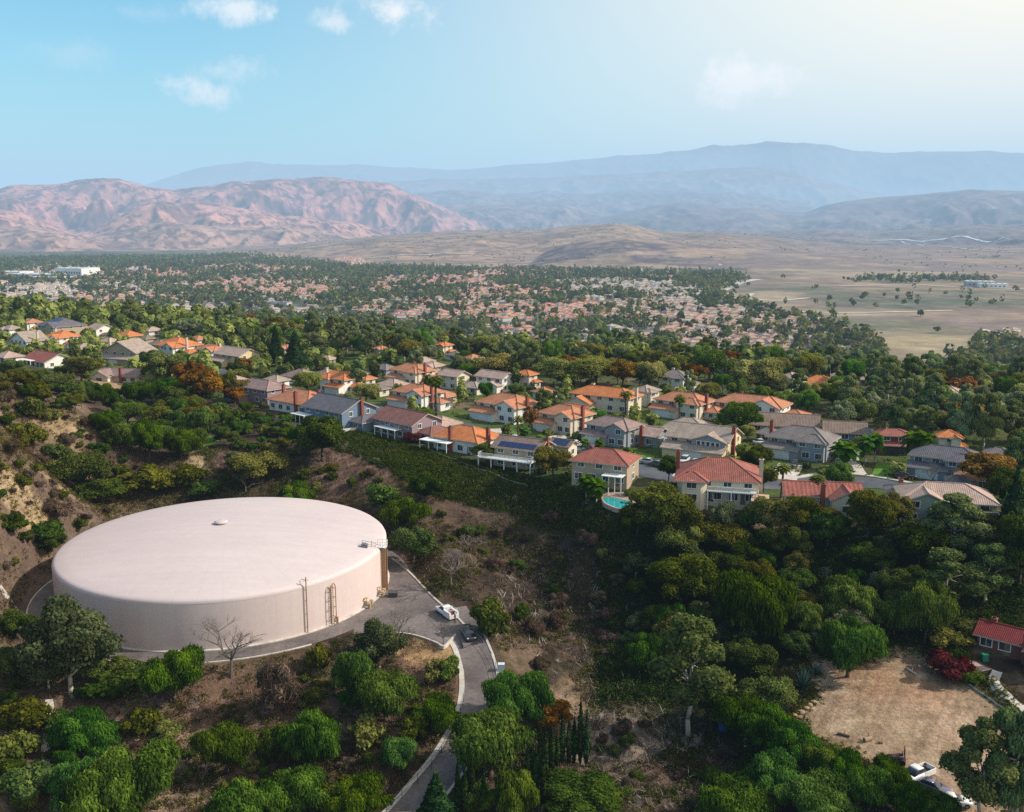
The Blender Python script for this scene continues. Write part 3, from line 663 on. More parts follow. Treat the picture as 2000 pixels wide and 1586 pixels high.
# ------------------------------------------------------------------ water tank
def wall_ang(px, z=0.0):
    best = min((abs(proj(TANK[0] + TR * math.cos(a), TANK[1] + TR * math.sin(a), z)[0] - px), a) for a in np.linspace(-math.pi * .95, 0.25, 1400))
    return best[1]
def build_tank():
    t = thing('water_tank', 'huge round pale beige water tank with a shallow domed roof', 'water tank', (TANK[0], TANK[1], 0))
    mb = MB(); mb.lathe([(TR, -.3), (TR, 3.0), (TR, 6.0), (TR, 8.25)], 160); mb.build('wall', M['tankwall'], t, True)
    prof = [(TR + .02, 8.25), (TR + .0, 8.55), (TR - .12, 8.8), (TR - .36, 9.0), (TR - .75, 9.16)]
    for k in range(1, 15):
        r = (TR - .75) * (1 - k / 14.0); prof.append((r, 9.16 + 2.75 * (1 - (r / (TR - .75)) ** 2)))
    mb = MB(); mb.lathe(prof, 160); mb.build('roof', M['tankroof'], t, True)
    mb = MB(); mb.lathe([(TR + .45, -.3), (TR + .45, .22), (TR + .02, .3)], 120, smooth=False); mb.build('footing', M['palecon'], t)
    q = onz(432, 1024, 11.75); vx, vy = q[0] - TANK[0], q[1] - TANK[1]
    mb = MB(); mb.lathe([(.85, 11.4), (.85, 12.15), (1.25, 12.15), (1.3, 12.3), (1.05, 12.5), (0, 12.62)], 28, c=(vx, vy, 0)); mb.build('roof_vent', M['tankroof'], t)
    def wp(a, r, z, s=0.0):   # point beside the wall: angle, radius, height, sideways shift
        return Vector((r * math.cos(a) - s * math.sin(a), r * math.sin(a) + s * math.cos(a), z))
    a = wall_ang(600)
    mb = MB(); mb.tube(wp(a, TR + .32, -.1), wp(a, TR + .32, 10.3), .10, n=8)
    for z in (1.2, 3.6, 6.0, 8.0): mb.tube(wp(a, TR - .05, z), wp(a, TR + .32, z), .05, n=5)
    mb.tube(wp(a, TR + .3, 9.7, -.55), wp(a, TR + .3, 9.7, .45), .05, n=5); mb.tube(wp(a, TR + .3, 9.75), wp(a, TR - 1.3, 9.5), .05, n=5)
    mb.build('level_gauge_pipe', M['rust'], t)
    a = wall_ang(648); lad = MB()
    rail = lambda s: [wp(a, TR + .75, .2, s), wp(a, TR + .75, 6.9, s)]
    arch = [wp(a, TR + .75, 6.9 + .95 * math.sin(k), .5 * math.cos(k)) for k in np.linspace(0, math.pi, 11)]
    pts = [rail(.5)[0]] + arch + [rail(-.5)[0]]
    lad.path(pts, .08, 7); lo = lad.build('caged_ladder', M['rust'], t)
    mb = MB()
    for k in range(19): mb.tube(wp(a, TR + .3, .6 + k * .36, -.28), wp(a, TR + .3, .6 + k * .36, .28), .03, n=5)
    for s in (-.28, .28): mb.tube(wp(a, TR + .3, .2, s), wp(a, TR + .3, 7.4, s), .045, n=5)
    for z in (1.6, 3.4, 5.2, 6.9):
        for s in (-1, 1): mb.tube(wp(a, TR, z, s * .28), wp(a, TR + .75, z, s * .5), .045, n=5)
        mb.tube(wp(a, TR + .75, z, -.5), wp(a, TR + .75, z, .5), .05, n=5)
    mb.build('rungs', M['rust'], lo)
    # tall stair ladder on the right flank with its railed landing
    a = math.radians(-7); st = MB()
    for s in (-.6, .6):
        for k in range(2): st.tube(wp(a, TR + .15 + k * .75, 0, s), wp(a, TR + .15 + k * .75, 8.9, s), .09, n=6)
        q = [wp(a, TR + .15, 0, s), wp(a, TR + .9, 0, s), wp(a, TR + .9, 8.9, s), wp(a, TR + .15, 8.9, s)]; st.face(q, 0)
    for k in range(28): st.tube(wp(a, TR + .55, .3 + k * .31, -.55), wp(a, TR + .55, .3 + k * .31, .55), .04, n=5)
    so = st.build('stair_ladder', M['rust'], t)
    mb = MB(); 
    q = [wp(a, TR - .9, 9.05, s) for s in (-.8, .8)] + [wp(a, TR + 1.0, 9.05, s) for s in (.8, -.8)]
    mb.face(q, 0); mb.face([p - Vector((0, 0, .12)) for p in q[::-1]], 0)
    for s in (-.8, .8):
        for z in (9.6, 10.15): mb.tube(wp(a, TR - .9, z, s), wp(a, TR + 1.0, z, s), .045, n=5)
        for r in (-.9, .05, 1.0): mb.tube(wp(a, TR + r, 9.0, s), wp(a, TR + r, 10.2, s), .05, n=5)
    for z in (9.6, 10.15): mb.tube(wp(a, TR + 1.0, z, -.8), wp(a, TR + 1.0, z, .8), .045, n=5)
    mb.build('landing_railing', M['white'], t)
    a = math.radians(-11)
    mb = MB(); p = wp(a, TR - 2.6, 9.4); mb.box(p.x - .55, p.x + .55, p.y - .5, p.y + .5, 9.2, 10.05); mb.box(p.x - .6, p.x + .2, p.y - .55, p.y + .55, 10.05, 10.2, 0); mb.build('roof_hatch', plain('grey_hatch_paint', (.16, .16, .19), .5), t)
    mb = MB()
    for r in (3.4, 1.6): mb.tube(wp(a, TR - r, 9.2, .9), wp(a, TR - r, 10.5, .9), .05, n=5)
    mb.tube(wp(a, TR - 3.4, 10.45, .9), wp(a, TR - .9, 10.1, .9), .045, n=5); mb.tube(wp(a, TR - 3.4, 9.9, .9), wp(a, TR - .9, 9.6, .9), .04, n=5); mb.build('hatch_railing', M['steel'], t)
    # inlet pipes and valves at the foot of the wall
    for px, nm in ((712, 0), (738, 1)):
        a = wall_ang(px); mb = MB()
        mb.tube(wp(a, TR - .2, 1.1), wp(a, TR + 1.1, 1.1), .26, n=10); mb.tube(wp(a, TR + 1.1, 1.1), wp(a, TR + 1.1, -.1), .26, n=10); mb.tube(wp(a, TR + .45, 1.1), wp(a, TR + .45, 2.0), .08, n=6)
        c = wp(a, TR + .45, 2.0); mb.lathe([(.0, -.04), (.34, -.04), (.34, .04), (0, .04)], 12, c=c); mb.tube(wp(a, TR + .9, 1.1, -.5), wp(a, TR + .9, 1.1, .9), .17, n=8)
        mb.lathe([(0, -.4), (.36, -.4), (.36, .4), (0, .4)], 10, c=wp(a, TR + .95, 1.0, .9)); mb.build('inlet_valve', plain('tan_pipe_paint', (.42, .3, .18), .6), t)
    mb = MB(); a = wall_ang(655)
    mb.tube(wp(a, TR + .4, -.1, .2), wp(a, TR + .4, 1.2, .2), .16, n=8); mb.tube(wp(a, TR + .4, 1.1, .2), wp(a, TR - .1, 1.1, .2), .16, n=8); mb.build('drain_pipe', M['rust'], t)
build_tank()

# ------------------------------------------------------------------ vehicles
def _sec(x, hw, zb, zt, tp=1.0, r=.16):
    pts = []; hw2 = hw * tp; r = min(r, (zt - zb) * .45, hw * .45)
    for y, z, a0 in ((hw - r, zb + r, -90), (hw2 - r, zt - r, 0), (-hw2 + r, zt - r, 90), (-hw + r, zb + r, 180)):
        for k in (0, 45, 90):
            a = math.radians(a0 + k); pts.append((x, y + r * math.cos(a), z + r * math.sin(a)))
    return pts
def loft(mb, secs, m=0, smooth=True):
    n = len(secs[0])
    for i in range(len(secs) - 1):
        for k in range(n): mb.face([secs[i][k], secs[i + 1][k], secs[i + 1][(k + 1) % n], secs[i][(k + 1) % n]], m, smooth=smooth)
    mb.face(secs[0], m); mb.face(secs[-1][::-1], m)
def car(kind, col, loc, rz, label, cat='car', name='parked_car', group=None):
    root = thing(name, label, cat, loc, rz, group); pm = paint('car_paint', col)
    g = MB(); b = MB(); ex = None
    if kind == 'sedan':
        L = 4.6; loft(b, [_sec(-2.3, .74, .42, .8), _sec(-2.12, .87, .3, .97), _sec(-1.2, .91, .24, 1.0), _sec(0, .91, .22, .98), _sec(1.1, .91, .24, .95), _sec(2.0, .86, .3, .82), _sec(2.3, .7, .4, .66)])
        loft(g, [_sec(-1.85, .72, .93, .99), _sec(-1.15, .74, .93, 1.4, .84), _sec(.15, .74, .93, 1.44, .84), _sec(1.0, .76, .9, .98)]); loft(b, [_sec(-1.1, .63, 1.37, 1.44), _sec(-.4, .64, 1.4, 1.49), _sec(.15, .62, 1.39, 1.47)]); wx = (-1.42, 1.42)
    elif kind == 'suv':
        L = 4.8; loft(b, [_sec(-2.35, .84, .45, 1.15), _sec(-2.2, .92, .34, 1.2), _sec(-1, .95, .3, 1.18), _sec(.4, .95, .3, 1.16), _sec(1.2, .95, .3, 1.1), _sec(2.1, .9, .34, 1.0), _sec(2.4, .78, .45, .82)])
        loft(g, [_sec(-2.25, .8, 1.12, 1.3, .95), _sec(-1.9, .82, 1.12, 1.7, .86), _sec(.1, .82, 1.12, 1.74, .86), _sec(.95, .84, 1.08, 1.16)]); loft(b, [_sec(-1.95, .7, 1.68, 1.76), _sec(-.9, .71, 1.71, 1.8), _sec(.15, .69, 1.69, 1.77)]); wx = (-1.45, 1.45)
    else:  # pickup, open bed behind
        L = 5.8; loft(b, [_sec(-.55, .94, .42, 1.2), _sec(.6, .96, .4, 1.18), _sec(1.5, .96, .4, 1.16), _sec(2.5, .92, .45, 1.05), _sec(2.85, .82, .5, .9)])
        loft(g, [_sec(-.62, .82, 1.15, 1.75, .88), _sec(-.45, .84, 1.15, 1.8, .86), _sec(.75, .84, 1.15, 1.82, .86), _sec(1.5, .86, 1.1, 1.2)]); loft(b, [_sec(-.55, .72, 1.76, 1.83), _sec(.2, .73, 1.78, 1.87), _sec(.75, .71, 1.77, 1.84)])
        ex = MB(); ex.box(-2.9, -.6, -.95, -.84, .45, 1.2); ex.box(-2.9, -.6, .84, .95, .45, 1.2); ex.box(-2.95, -2.86, -.95, .95, .45, 1.2); ex.box(-2.88, -.58, -.85, .85, .45, .62, 1); ex.box(-.66, -.57, -.9, .9, .5, 1.25); wx = (-1.75, 1.85)
    b.build('body', pm, root, True); g.build('window', M['glass'], root, True)
    if ex: ex.build('cargo_bed', [pm, M['dark']], root)
    for x in wx:
        for s in (-1, 1):
            w = MB(); r = .34 if kind == 'sedan' else .4; y0, y1 = (s * .72, s * .93)
            w.tube((x, min(y0, y1), r), (x, max(y0, y1), r), r, n=14, m=0); w.tube((x, s * .9, r), (x, s * .945, r), r * .6, n=10, m=1); w.build('wheel', [M['rubber'], M['chrome']], root)
    for s in (-1, 1):
        h = MB(); zz = .66 if kind == 'sedan' else .88; x = L / 2 - .22; h.box(x - .12, x + .16, s * .62 - .15, s * .62 + .15, zz - .07, zz + .08); h.build('headlight', M['lampglass'], root)
        h = MB(); x = -L / 2; h.box(x - .03, x + .15, s * .7 - .12, s * .7 + .12, zz, zz + .25); h.build('tail_light', M['redlamp'], root)
    mb = MB(); mb.box(L / 2 - .2, L / 2 + .05, -.4, .4, .45, .62); mb.build('grille', M['dark'], root)
    return root

def at(px, py, dz=0.0): p = hit(px, py); return (p[0], p[1], p[2] + dz)
def dirpx(a, b):  # heading from one photograph point on the ground to another
    p, q = hit(*a), hit(*b); return math.atan2(q[1] - p[1], q[0] - p[0])
tr = car('pickup', (.78, .78, .78), at(872, 1203, .08), dirpx((884, 1212), (858, 1194)), 'white service pickup truck parked nose uphill at the edge of the tank pad', 'pickup truck', 'service_truck')
tb = MB()
for s in (-1, 1): tb.box(-2.85, -.7, s * .78 - .2, s * .78 + .2, 1.2, 1.55)
tb.box(-.68, -.6, -.9, .9, 1.2, 1.9); tb.tube((-2.7, -.8, 1.55), (-2.7, -.8, 2.0), .04); tb.tube((-2.7, .8, 1.55), (-2.7, .8, 2.0), .04); tb.tube((-2.7, -.8, 2.0), (-2.7, .8, 2.0), .04); tb.tube((-2.7, .8, 2.0), (-.6, .8, 1.9), .03); tb.tube((-2.7, -.8, 2.0), (-.6, -.8, 1.9), .03)
tb.build('tool_box', paint('truck_box_paint', (.72, .72, .72)), tr)
mb = MB(); mb.box(-2.0, -1.0, -.45, .45, 0, .5); mb.box(-1.9, -1.5, -.3, .2, .5, .7); mb.tube((-1.2, -.3, .5), (-1.2, -.3, .85), .12, n=8); o = mb.build('equipment', plain('red_equipment', (.3, .05, .05), .6), None)
o.location = Vector(at(872, 1203, .75)); o.rotation_euler = tr.rotation_euler; tag(o, 'dark red equipment lying in the bed of the white service truck', 'equipment')
car('suv', (.02, .022, .026), at(915, 1247, .1), dirpx((905, 1228), (922, 1262)), 'black car parked on the service road just below the white truck', 'car')
car('pickup', (.8, .8, .79), at(1789, 1522, .05), dirpx((1812, 1508), (1770, 1532)), 'white pickup truck with an empty black bed at the corner of the dirt lot', 'pickup truck', 'pickup_truck')
car('sedan', (.12, .11, .16), at(1822, 1545, .05), dirpx((1808, 1538), (1838, 1550)), 'dark grey car parked beside the white pickup on the dirt lot', 'car')
car('sedan', (.72, .72, .7), at(1862, 1572, .05), dirpx((1845, 1570), (1880, 1572)), 'white car half hidden under trees in the bottom right corner of the dirt lot', 'car')
# parked in the streets: kind, colour, place, heading as two points, label
hd = math.radians(-115)
for k, c, px, py, rz, lab in (
    ('suv', (.6, .6, .6), 1336, 905, hd, 'silver car, left of the white one on the driveway of the big grey house'),
    ('suv', (.75, .75, .74), 1357, 913, hd, 'white car in the middle of the driveway of the big grey gabled house'),
    ('sedan', (.05, .06, .08), 1380, 914, hd, 'dark car right of the white one on the driveway of the big grey house'),
    ('suv', (.02, .02, .025), 1549, 913, hd, 'black car on the driveway of the grey house with a white roof edge'),
    ('sedan', (.35, .4, .45), 996, 856, math.radians(20), 'silver blue car on the street right of the low orange roofed house'),
    ('sedan', (.5, .5, .5), 1268, 907, math.radians(-30), 'grey car on the street beside the round lawn'),
    ('sedan', (.08, .08, .09), 1286, 912, math.radians(-30), 'dark car on the street behind the round street tree'),
    ('suv', (.75, .75, .75), 1127, 873, math.radians(15), 'white car on the street left of the red car'),
    ('sedan', (.4, .02, .03), 1157, 881, math.radians(-60), 'bright red car parked by the palm near the white deck house'),
    ('suv', (.75, .75, .75), 1420, 922, math.radians(-10), 'white van parked at the kerb behind the maroon roofed cream house'),
    ('suv', (.02, .02, .02), 1768, 936, math.radians(-15), 'black car parked at the kerb beside the big green lawn'),
    ('sedan', (.75, .75, .75), 1838, 955, math.radians(-20), 'white car behind the pinkish roof on the right'),
    ('sedan', (.7, .7, .7), 1487, 868, math.radians(10), 'white car by the pale drive left of the grey house with the chimney'),
    ('sedan', (.7, .7, .72), 363, 705, math.radians(-15), 'white car in front of the dark garage in the upper left houses'),
    ('sedan', (.65, .65, .65), 428, 717, math.radians(-110), 'white car before the dormer windows of the upper left houses'),
    ('sedan', (.6, .6, .62), 575, 752, math.radians(-20), 'pale car on the upper street near the orange tiled house')):
    car(k, c, at(px, py, .1), rz, lab)

# small tracked loader on the dirt lot
def loader():
    p = at(1750, 1490, .03); t = thing('loader', 'small dark loader with a tall roll bar at the edge of the dirt lot', 'loader', p, math.radians(160))
    pm = plain('faded_machine_paint', (.10, .055, .05), .6, var=.3)
    mb = MB(); loft(mb, [_sec(-1.2, .55, .45, 1.25), _sec(-.3, .6, .4, 1.3), _sec(.4, .55, .4, 1.05), _sec(1.1, .45, .45, .95)]); mb.build('body', pm, t, True)
    for s in (-1, 1):
        mb = MB(); mb.tube((-.7, s * .6, .5), (-.7, s * .95, .5), .5, n=16); mb.build('rear_wheel', M['rubber'], t)
        mb = MB(); mb.tube((.9, s * .55, .35), (.9, s * .85, .35), .35, n=14); mb.build('front_wheel', M['rubber'], t)
        mb = MB(); mb.tube((-.6, s * .6, 1.1), (1.6, s * .6, .5), .08); mb.build('lift_arm', pm, t)
    mb = MB()
    for s in (-1, 1): mb.tube((-1.0, s * .5, 1.2), (-1.0, s * .5, 2.5), .07); 
    mb.tube((-1.0, -.55, 2.5), (-1.0, .55, 2.5), .07); mb.build('roll_bar', pm, t)
    mb = MB(); mb.box(1.5, 2.1, -.9, .9, .12, .2); mb.box(1.5, 1.58, -.9, .9, .12, .75); mb.box(1.5, 2.1, -.92, -.86, .12, .7); mb.box(1.5, 2.1, .86, .92, .12, .7); mb.build('bucket', M['rust'], t)
    mb = MB(); mb.box(-.75, -.3, -.25, .25, 1.25, 1.4); mb.box(-.8, -.7, -.25, .25, 1.3, 1.75); mb.build('seat', M['dark'], t)
loader()

# person in an orange vest at the back of the service truck
def person(px, py, rz, label, shirt, legs):
    p = at(px, py, .06); root = thing('person', label, 'person', p, rz)
    J = [(0, 0, .95), (0, 0, 1.2), (0, 0, 1.45), (0, .01, 1.56), (0, .03, 1.68), (0, .02, 1.79),
         (-.2, 0, 1.42), (-.27, .05, 1.15), (-.25, .22, .98), (.2, 0, 1.42), (.27, .03, 1.15), (.27, .1, .92),
         (-.1, 0, .9), (-.12, .03, .5), (-.13, -.03, .08), (-.13, .12, .03), (.1, 0, .9), (.12, .06, .5), (.13, .05, .08), (.13, .2, .03)]
    E = [(0, 1), (1, 2), (2, 3), (3, 4), (4, 5), (2, 6), (6, 7), (7, 8), (2, 9), (9, 10), (10, 11), (0, 12), (12, 13), (13, 14), (14, 15), (0, 16), (16, 17), (17, 18), (18, 19)]
    RAD = [.15, .15, .16, .065, .1, .085, .075, .05, .038, .075, .05, .038, .1, .07, .05, .045, .1, .07, .05, .045]
    me = bpy.data.meshes.new('body'); me.from_pydata(J, E, []); o = link(bpy.data.objects.new('body', me), root)
    sk = o.modifiers.new('skin', 'SKIN'); o.modifiers.new('sub', 'SUBSURF').levels = 1
    for v, r in zip(me.skin_vertices[0].data, RAD): v.radius = (r, r * .8)
    me.skin_vertices[0].data[0].use_root = True; me.materials.append(plain('trousers_and_skin', legs, .8))
    mb = MB(); mb.lathe([(.17, .95), (.185, 1.1), (.2, 1.3), (.19, 1.44), (.09, 1.53)], 14); mb.v = [(x, y * .72, z) for x, y, z in mb.v]; mb.build('vest', plain('vest', shirt, .8), root)
    mb = MB(); mb.lathe([(.15, 1.76), (.12, 1.85), (.07, 1.9), (0, 1.91)], 14, c=(0, .02, 0)); mb.build('hard_hat', plain('hard_hat', (.7, .7, .65), .4), root)
person(889, 1217, 2.2, 'person in an orange vest standing behind the white service truck', (.75, .22, .02), (.06, .06, .09))

# ------------------------------------------------------------------ houses
RC = dict(terra=(.46, .19, .105), orange=(.53, .18, .066), red=(.29, .098, .075), crimson=(.19, .028, .03), maroon=(.225, .10, .085), brown=(.22, .155, .125), grey=(.20, .17, .165), slate=(.13, .12, .14), pink=(.42, .295, .245), tan=(.34, .265, .22), mauve=(.27, .185, .17))
WC = dict(white=(.74, .71, .66), cream=(.66, .57, .44), tan=(.40, .32, .23), blue=(.15, .215, .30), grey=(.27, .29, .32), green=(.27, .30, .27), mauve=(.27, .2, .22), yellow=(.66, .53, .32), redwood=(.2, .06, .045))
_wm = {}
def wallm(k):
    if k not in _wm: _wm[k] = plain('wall_' + k, WC[k], .9, var=.07, scale=.7)
    return _wm[k]
def rface(mb, pts, m=0):
    a, b = Vector(pts[0]), Vector(pts[1]); u = (b - a).normalized(); nrm = Vector((0, 0, 0))
    for i in range(len(pts)): p, q = Vector(pts[i]), Vector(pts[(i + 1) % len(pts)]); nrm += p.cross(q)
    v = nrm.normalized().cross(u); o = Vector((0, 0, 0)); mb.face(pts, m, [((Vector(p) - o).dot(u), (Vector(p) - a).dot(v)) for p in pts])
def roof_solid(mb, tops, t=.24):
    edges = {}
    for f in tops:
        rface(mb, f, 0)
        mb.face([(p[0], p[1], p[2] - t) for p in f[::-1]], 1)
        for i in range(len(f)):
            a = tuple(round(c, 3) for c in f[i]); b = tuple(round(c, 3) for c in f[(i + 1) % len(f)]); edges[(a, b)] = 1
    for a, b in edges:
        if (b, a) not in edges: mb.face([(a[0], a[1], a[2] - t), (b[0], b[1], b[2] - t), b, a], 1)
def cap(mb, a, b): mb.tube(Vector(a) + Vector((0, 0, .02)), Vector(b) + Vector((0, 0, .02)), .13, n=5, m=2)
def roof_on(mb, wl, x0, x1, y0, y1, z, kind, pitch, oh=.65):
    """roof over a rectangle; gable walls go to wl"""
    cx, cy = (x0 + x1) / 2, (y0 + y1) / 2; a, b = (x1 - x0) / 2 + oh, (y1 - y0) / 2 + oh; ze = z - oh * pitch
    P = lambda x, y, zz: (cx + x, cy + y, zz)
    if kind == 'hip':
        h = min(a, b) * pitch
        if a >= b: r0, r1 = P(-(a - b), 0, ze + h), P(a - b, 0, ze + h)
        else: r0, r1 = P(0, -(b - a), ze + h), P(0, b - a, ze + h)
        c = [P(-a, -b, ze), P(a, -b, ze), P(a, b, ze), P(-a, b, ze)]
        if a > b + .01: T = [[c[0], c[1], r1, r0], [c[1], c[2], r1], [c[2], c[3], r0, r1], [c[3], c[0], r0]]; hp = [(c[0], r0), (c[3], r0), (c[1], r1), (c[2], r1)]
        elif b > a + .01: T = [[c[0], c[1], r0], [c[1], c[2], r1, r0], [c[2], c[3], r1], [c[3], c[0], r0, r1]]; hp = [(c[0], r0), (c[1], r0), (c[2], r1), (c[3], r1)]
        else: T = [[c[i], c[(i + 1) % 4], r0] for i in range(4)]; hp = [(q, r0) for q in c]
        roof_solid(mb, T)
        for p, q in hp: cap(mb, p, q)
        if r0 != r1: cap(mb, r0, r1)
        return ze + h
    if kind == 'gx':
        h = b * pitch; T = [[P(-a, -b, ze), P(a, -b, ze), P(a, 0, ze + h), P(-a, 0, ze + h)], [P(a, b, ze), P(-a, b, ze), P(-a, 0, ze + h), P(a, 0, ze + h)]]
        roof_solid(mb, T); cap(mb, T[0][2], T[0][3]); g = (y1 - y0) / 2 * pitch
        for x, s in ((x0, -1), (x1, 1)): q = [(x, y0, z), (x, y1, z), (x, cy, z + g - .05)]; wl.face(q if s > 0 else q[::-1], 0)
        return ze + h
    if kind == 'gy':
        h = a * pitch; T = [[P(-a, b, ze), P(-a, -b, ze), P(0, -b, ze + h), P(0, b, ze + h)], [P(a, -b, ze), P(a, b, ze), P(0, b, ze + h), P(0, -b, ze + h)]]
        roof_solid(mb, T); cap(mb, T[0][2], T[0][3]); g = (x1 - x0) / 2 * pitch
        for y, s in ((y0, -1), (y1, 1)): q = [(x1, y, z), (x0, y, z), (cx, y, z + g - .05)]; wl.face(q if s > 0 else q[::-1], 0)
        return ze + h
    if kind == 'shed':   # rises towards +y
        h = (y1 - y0 + oh) * pitch; A = (x0 - oh, y0 - oh, ze); B = (x1 + oh, y0 - oh, ze); C = (x1 + oh, y1, ze + h); D = (x0 - oh, y1, ze + h)
        roof_solid(mb, [[A, B, C, D]])
        for x, s in ((x0, -1), (x1, 1)): q = [(x, y0, z), (x, y1, z), (x, y1, z + (y1 - y0) * pitch - .05)]; wl.face(q if s > 0 else q[::-1], 0)
        return ze + h
    mb.box(x0 - oh, x1 + oh, y0 - oh, y1 + oh, z, z + .25, 1)
    return z + .25
def window(root, face, u, z, w, h, c, arch=False, bars=1):
    """framed window on a wall plane: face F/B at y=c, R/L at x=c"""
    mb = MB(); d = .1
    def bx(u0, u1, z0, z1, o0, o1, m):
        if face == 'F': mb.box(u0, u1, c - o1, c - o0, z0, z1, m)
        elif face == 'B': mb.box(u0, u1, c + o0, c + o1, z0, z1, m)
        elif face == 'R': mb.box(c + o0, c + o1, u0, u1, z0, z1, m)
        else: mb.box(c - o1, c - o0, u0, u1, z0, z1, m)
    f = .13
    bx(u - w / 2, u + w / 2, z, z + h, .0, .05, 1)
    bx(u - w / 2 - f, u - w / 2, z - f, z + h + f, 0, d, 0); bx(u + w / 2, u + w / 2 + f, z - f, z + h + f, 0, d, 0)
    bx(u - w / 2, u + w / 2, z - f, z, 0, d + .04, 0); bx(u - w / 2, u + w / 2, z + h, z + h + f, 0, d, 0)
    for k in range(bars): x = u - w / 2 + w * (k + 1) / (bars + 1); bx(x - .03, x + .03, z, z + h, .04, .075, 0)
    if arch:
        for k in range(6):
            x0 = u - w / 2 + w * k / 6; hh = h * .35 * math.sin(math.pi * (k + .5) / 6); bx(x0, x0 + w / 6, z + h + f + .005, z + h + f + hh, 0, .05, 1)
            bx(x0, x0 + w / 6, z + h + f + hh, z + h + f + hh + .1, 0, d, 0)
    mb.build('window', [M['white'], M['glass']], root)
NH = []
def house(label, px, py, wpx, rz=-38, asp=1.2, st=2, roof='hip', rc='terra', wc='cream', gar=None, wing=None, chim=(), patio=None, deck=None, solar=None, pitch=.45, win=(1, 1), name='house', dz=0.0, tile=.4, hs=1.0, gdoor='white', extra=None):
    p = hit(px, py); sc = scale_at(p); t = math.radians(rz)
    # the view direction there turns the apparent width
    va = math.atan2(p[0], p[1]); w_m = (1.12 if sc < 7.0 else 1.03) * wpx / sc; ca, sa = abs(math.cos(t + va)), abs(math.sin(t + va))
    D = w_m / (asp * ca + sa); Wd = D * asp
    root = thing(name, label, 'house', (p[0], p[1], p[2] + dz), t); NH.append((p[0], p[1], .55 * max(Wd, D)))
    wl = MB(); rf = MB(); he = (5.15 if st == 2 else 2.8) * hs; x0, x1, y0, y1 = -Wd / 2, Wd / 2, -D / 2, D / 2; near = sc > 4.6
    rm = [roof_mat('roof_%s_%g' % (rc, tile), RC[rc], tile), M['trim'], plain('ridge_' + rc, tuple(c * 1.12 for c in RC[rc]), .85) if ('ridge_' + rc) not in bpy.data.materials else bpy.data.materials['ridge_' + rc]]
    my0 = y0
    if gar or wing: my0 = y0 + D * (.24 if gar else .3)
    wl.box(x0, x1, my0, y1, -2.2, he); top = roof_on(rf, wl, x0, x1, my0, y1, he, roof, pitch)
    fr = []                                             # front wall spans left for windows: (u0, u1, y, z)
    if gar:
        gw = Wd * (.56 if gar in 'LR' else .98); g0 = x0 + .02 if gar in 'LC' else x1 - gw - .02; g1 = g0 + gw; gh = 2.75 * hs
        wl.box(g0, g1, y0, my0 + .3, -2.2, gh); roof_on(rf, wl, g0, g1, y0, my0, gh, 'shed' if st == 2 else 'gy', .34 if st == 2 else pitch, .5)
        mb = MB(); gc = (g0 + g1) / 2; dw = min(4.9, gw * .82); mb.box(gc - dw / 2, gc + dw / 2, y0 - .05, y0 + .02, -.3, 2.2, 0)
        for k in range(1, 4): mb.box(gc - dw / 2, gc + dw / 2, y0 - .062, y0 - .05, -.3 + k * .62, -.27 + k * .62, 1)
        mb.build('garage_door', [M['white'] if gdoor == 'white' else M['dark'], M['steel']], root)
    bump = None
    if st == 2 and roof == 'hip' and extra is None and gar != 'C' and not wing and not patio:   # upper front room under its own cross roof
        b0, b1 = (x0 + Wd * .52, x1 - .35) if gar == 'L' or len(label) % 2 else (x0 + .35, x0 + Wd * .48); bump = (b0, b1, my0 - 1.3)
        wl.box(b0, b1, my0 - 1.3, my0 + .4, -2.2, he - .12); roof_on(rf, wl, b0, b1, my0 - 1.3, my0 + (y1 - my0) * .45, he - .12, 'hip' if len(label) % 4 < 2 else 'gy', pitch, .5)
    if st == 2 and extra is None and not deck and len(label) % 3 != 0:   # single storey side wing under its own roof
        ew = Wd * .30; wl.box(x1 - .1, x1 + ew, my0 + D * .22, y1 - .4, -2.2, 2.6); roof_on(rf, wl, x1 - .6, x1 + ew, my0 + D * .22, y1 - .4, 2.6, 'hip', .38, .5); window(root, 'R', (my0 + D * .22 + y1) / 2, .8, 1.4, 1.1, x1 + ew); window(root, 'F', x1 + ew * .5, .8, 1.3, 1.1, my0 + D * .22)
    if wing:
        ww = Wd * .42; g0 = x0 + .03 if wing == 'L' else x1 - ww - .03; g1 = g0 + ww; gh = (he if st == 1 else 2.9 * hs)
        wl.box(g0, g1, y0, my0 + .4, -2.2, gh); roof_on(rf, wl, g0, g1, y0, my0 + (4 if st == 1 else .0), gh, 'gy' if roof != 'hip' or st == 2 else 'hip', pitch if st == 1 else .4, .5)
        window(root, 'F', (g0 + g1) / 2, .9, min(2.2, ww * .5), 1.3, y0)
    wo = wl.build('wall', wallm(wc), root); ro = rf.build('roof', rm, root)
    nf = max(1, int(round(Wd / 4.2))) * win[0]
    zs = [(3.55 * hs, 1.25)] if st == 2 else []
    for z, h in zs:
        for k in range(nf):
            u = x0 + Wd * (k + .5) / nf; window(root, 'F', u, z, 1.55 if near else 1.7, h, bump[2] if bump and bump[0] + .5 < u < bump[1] - .5 else my0)
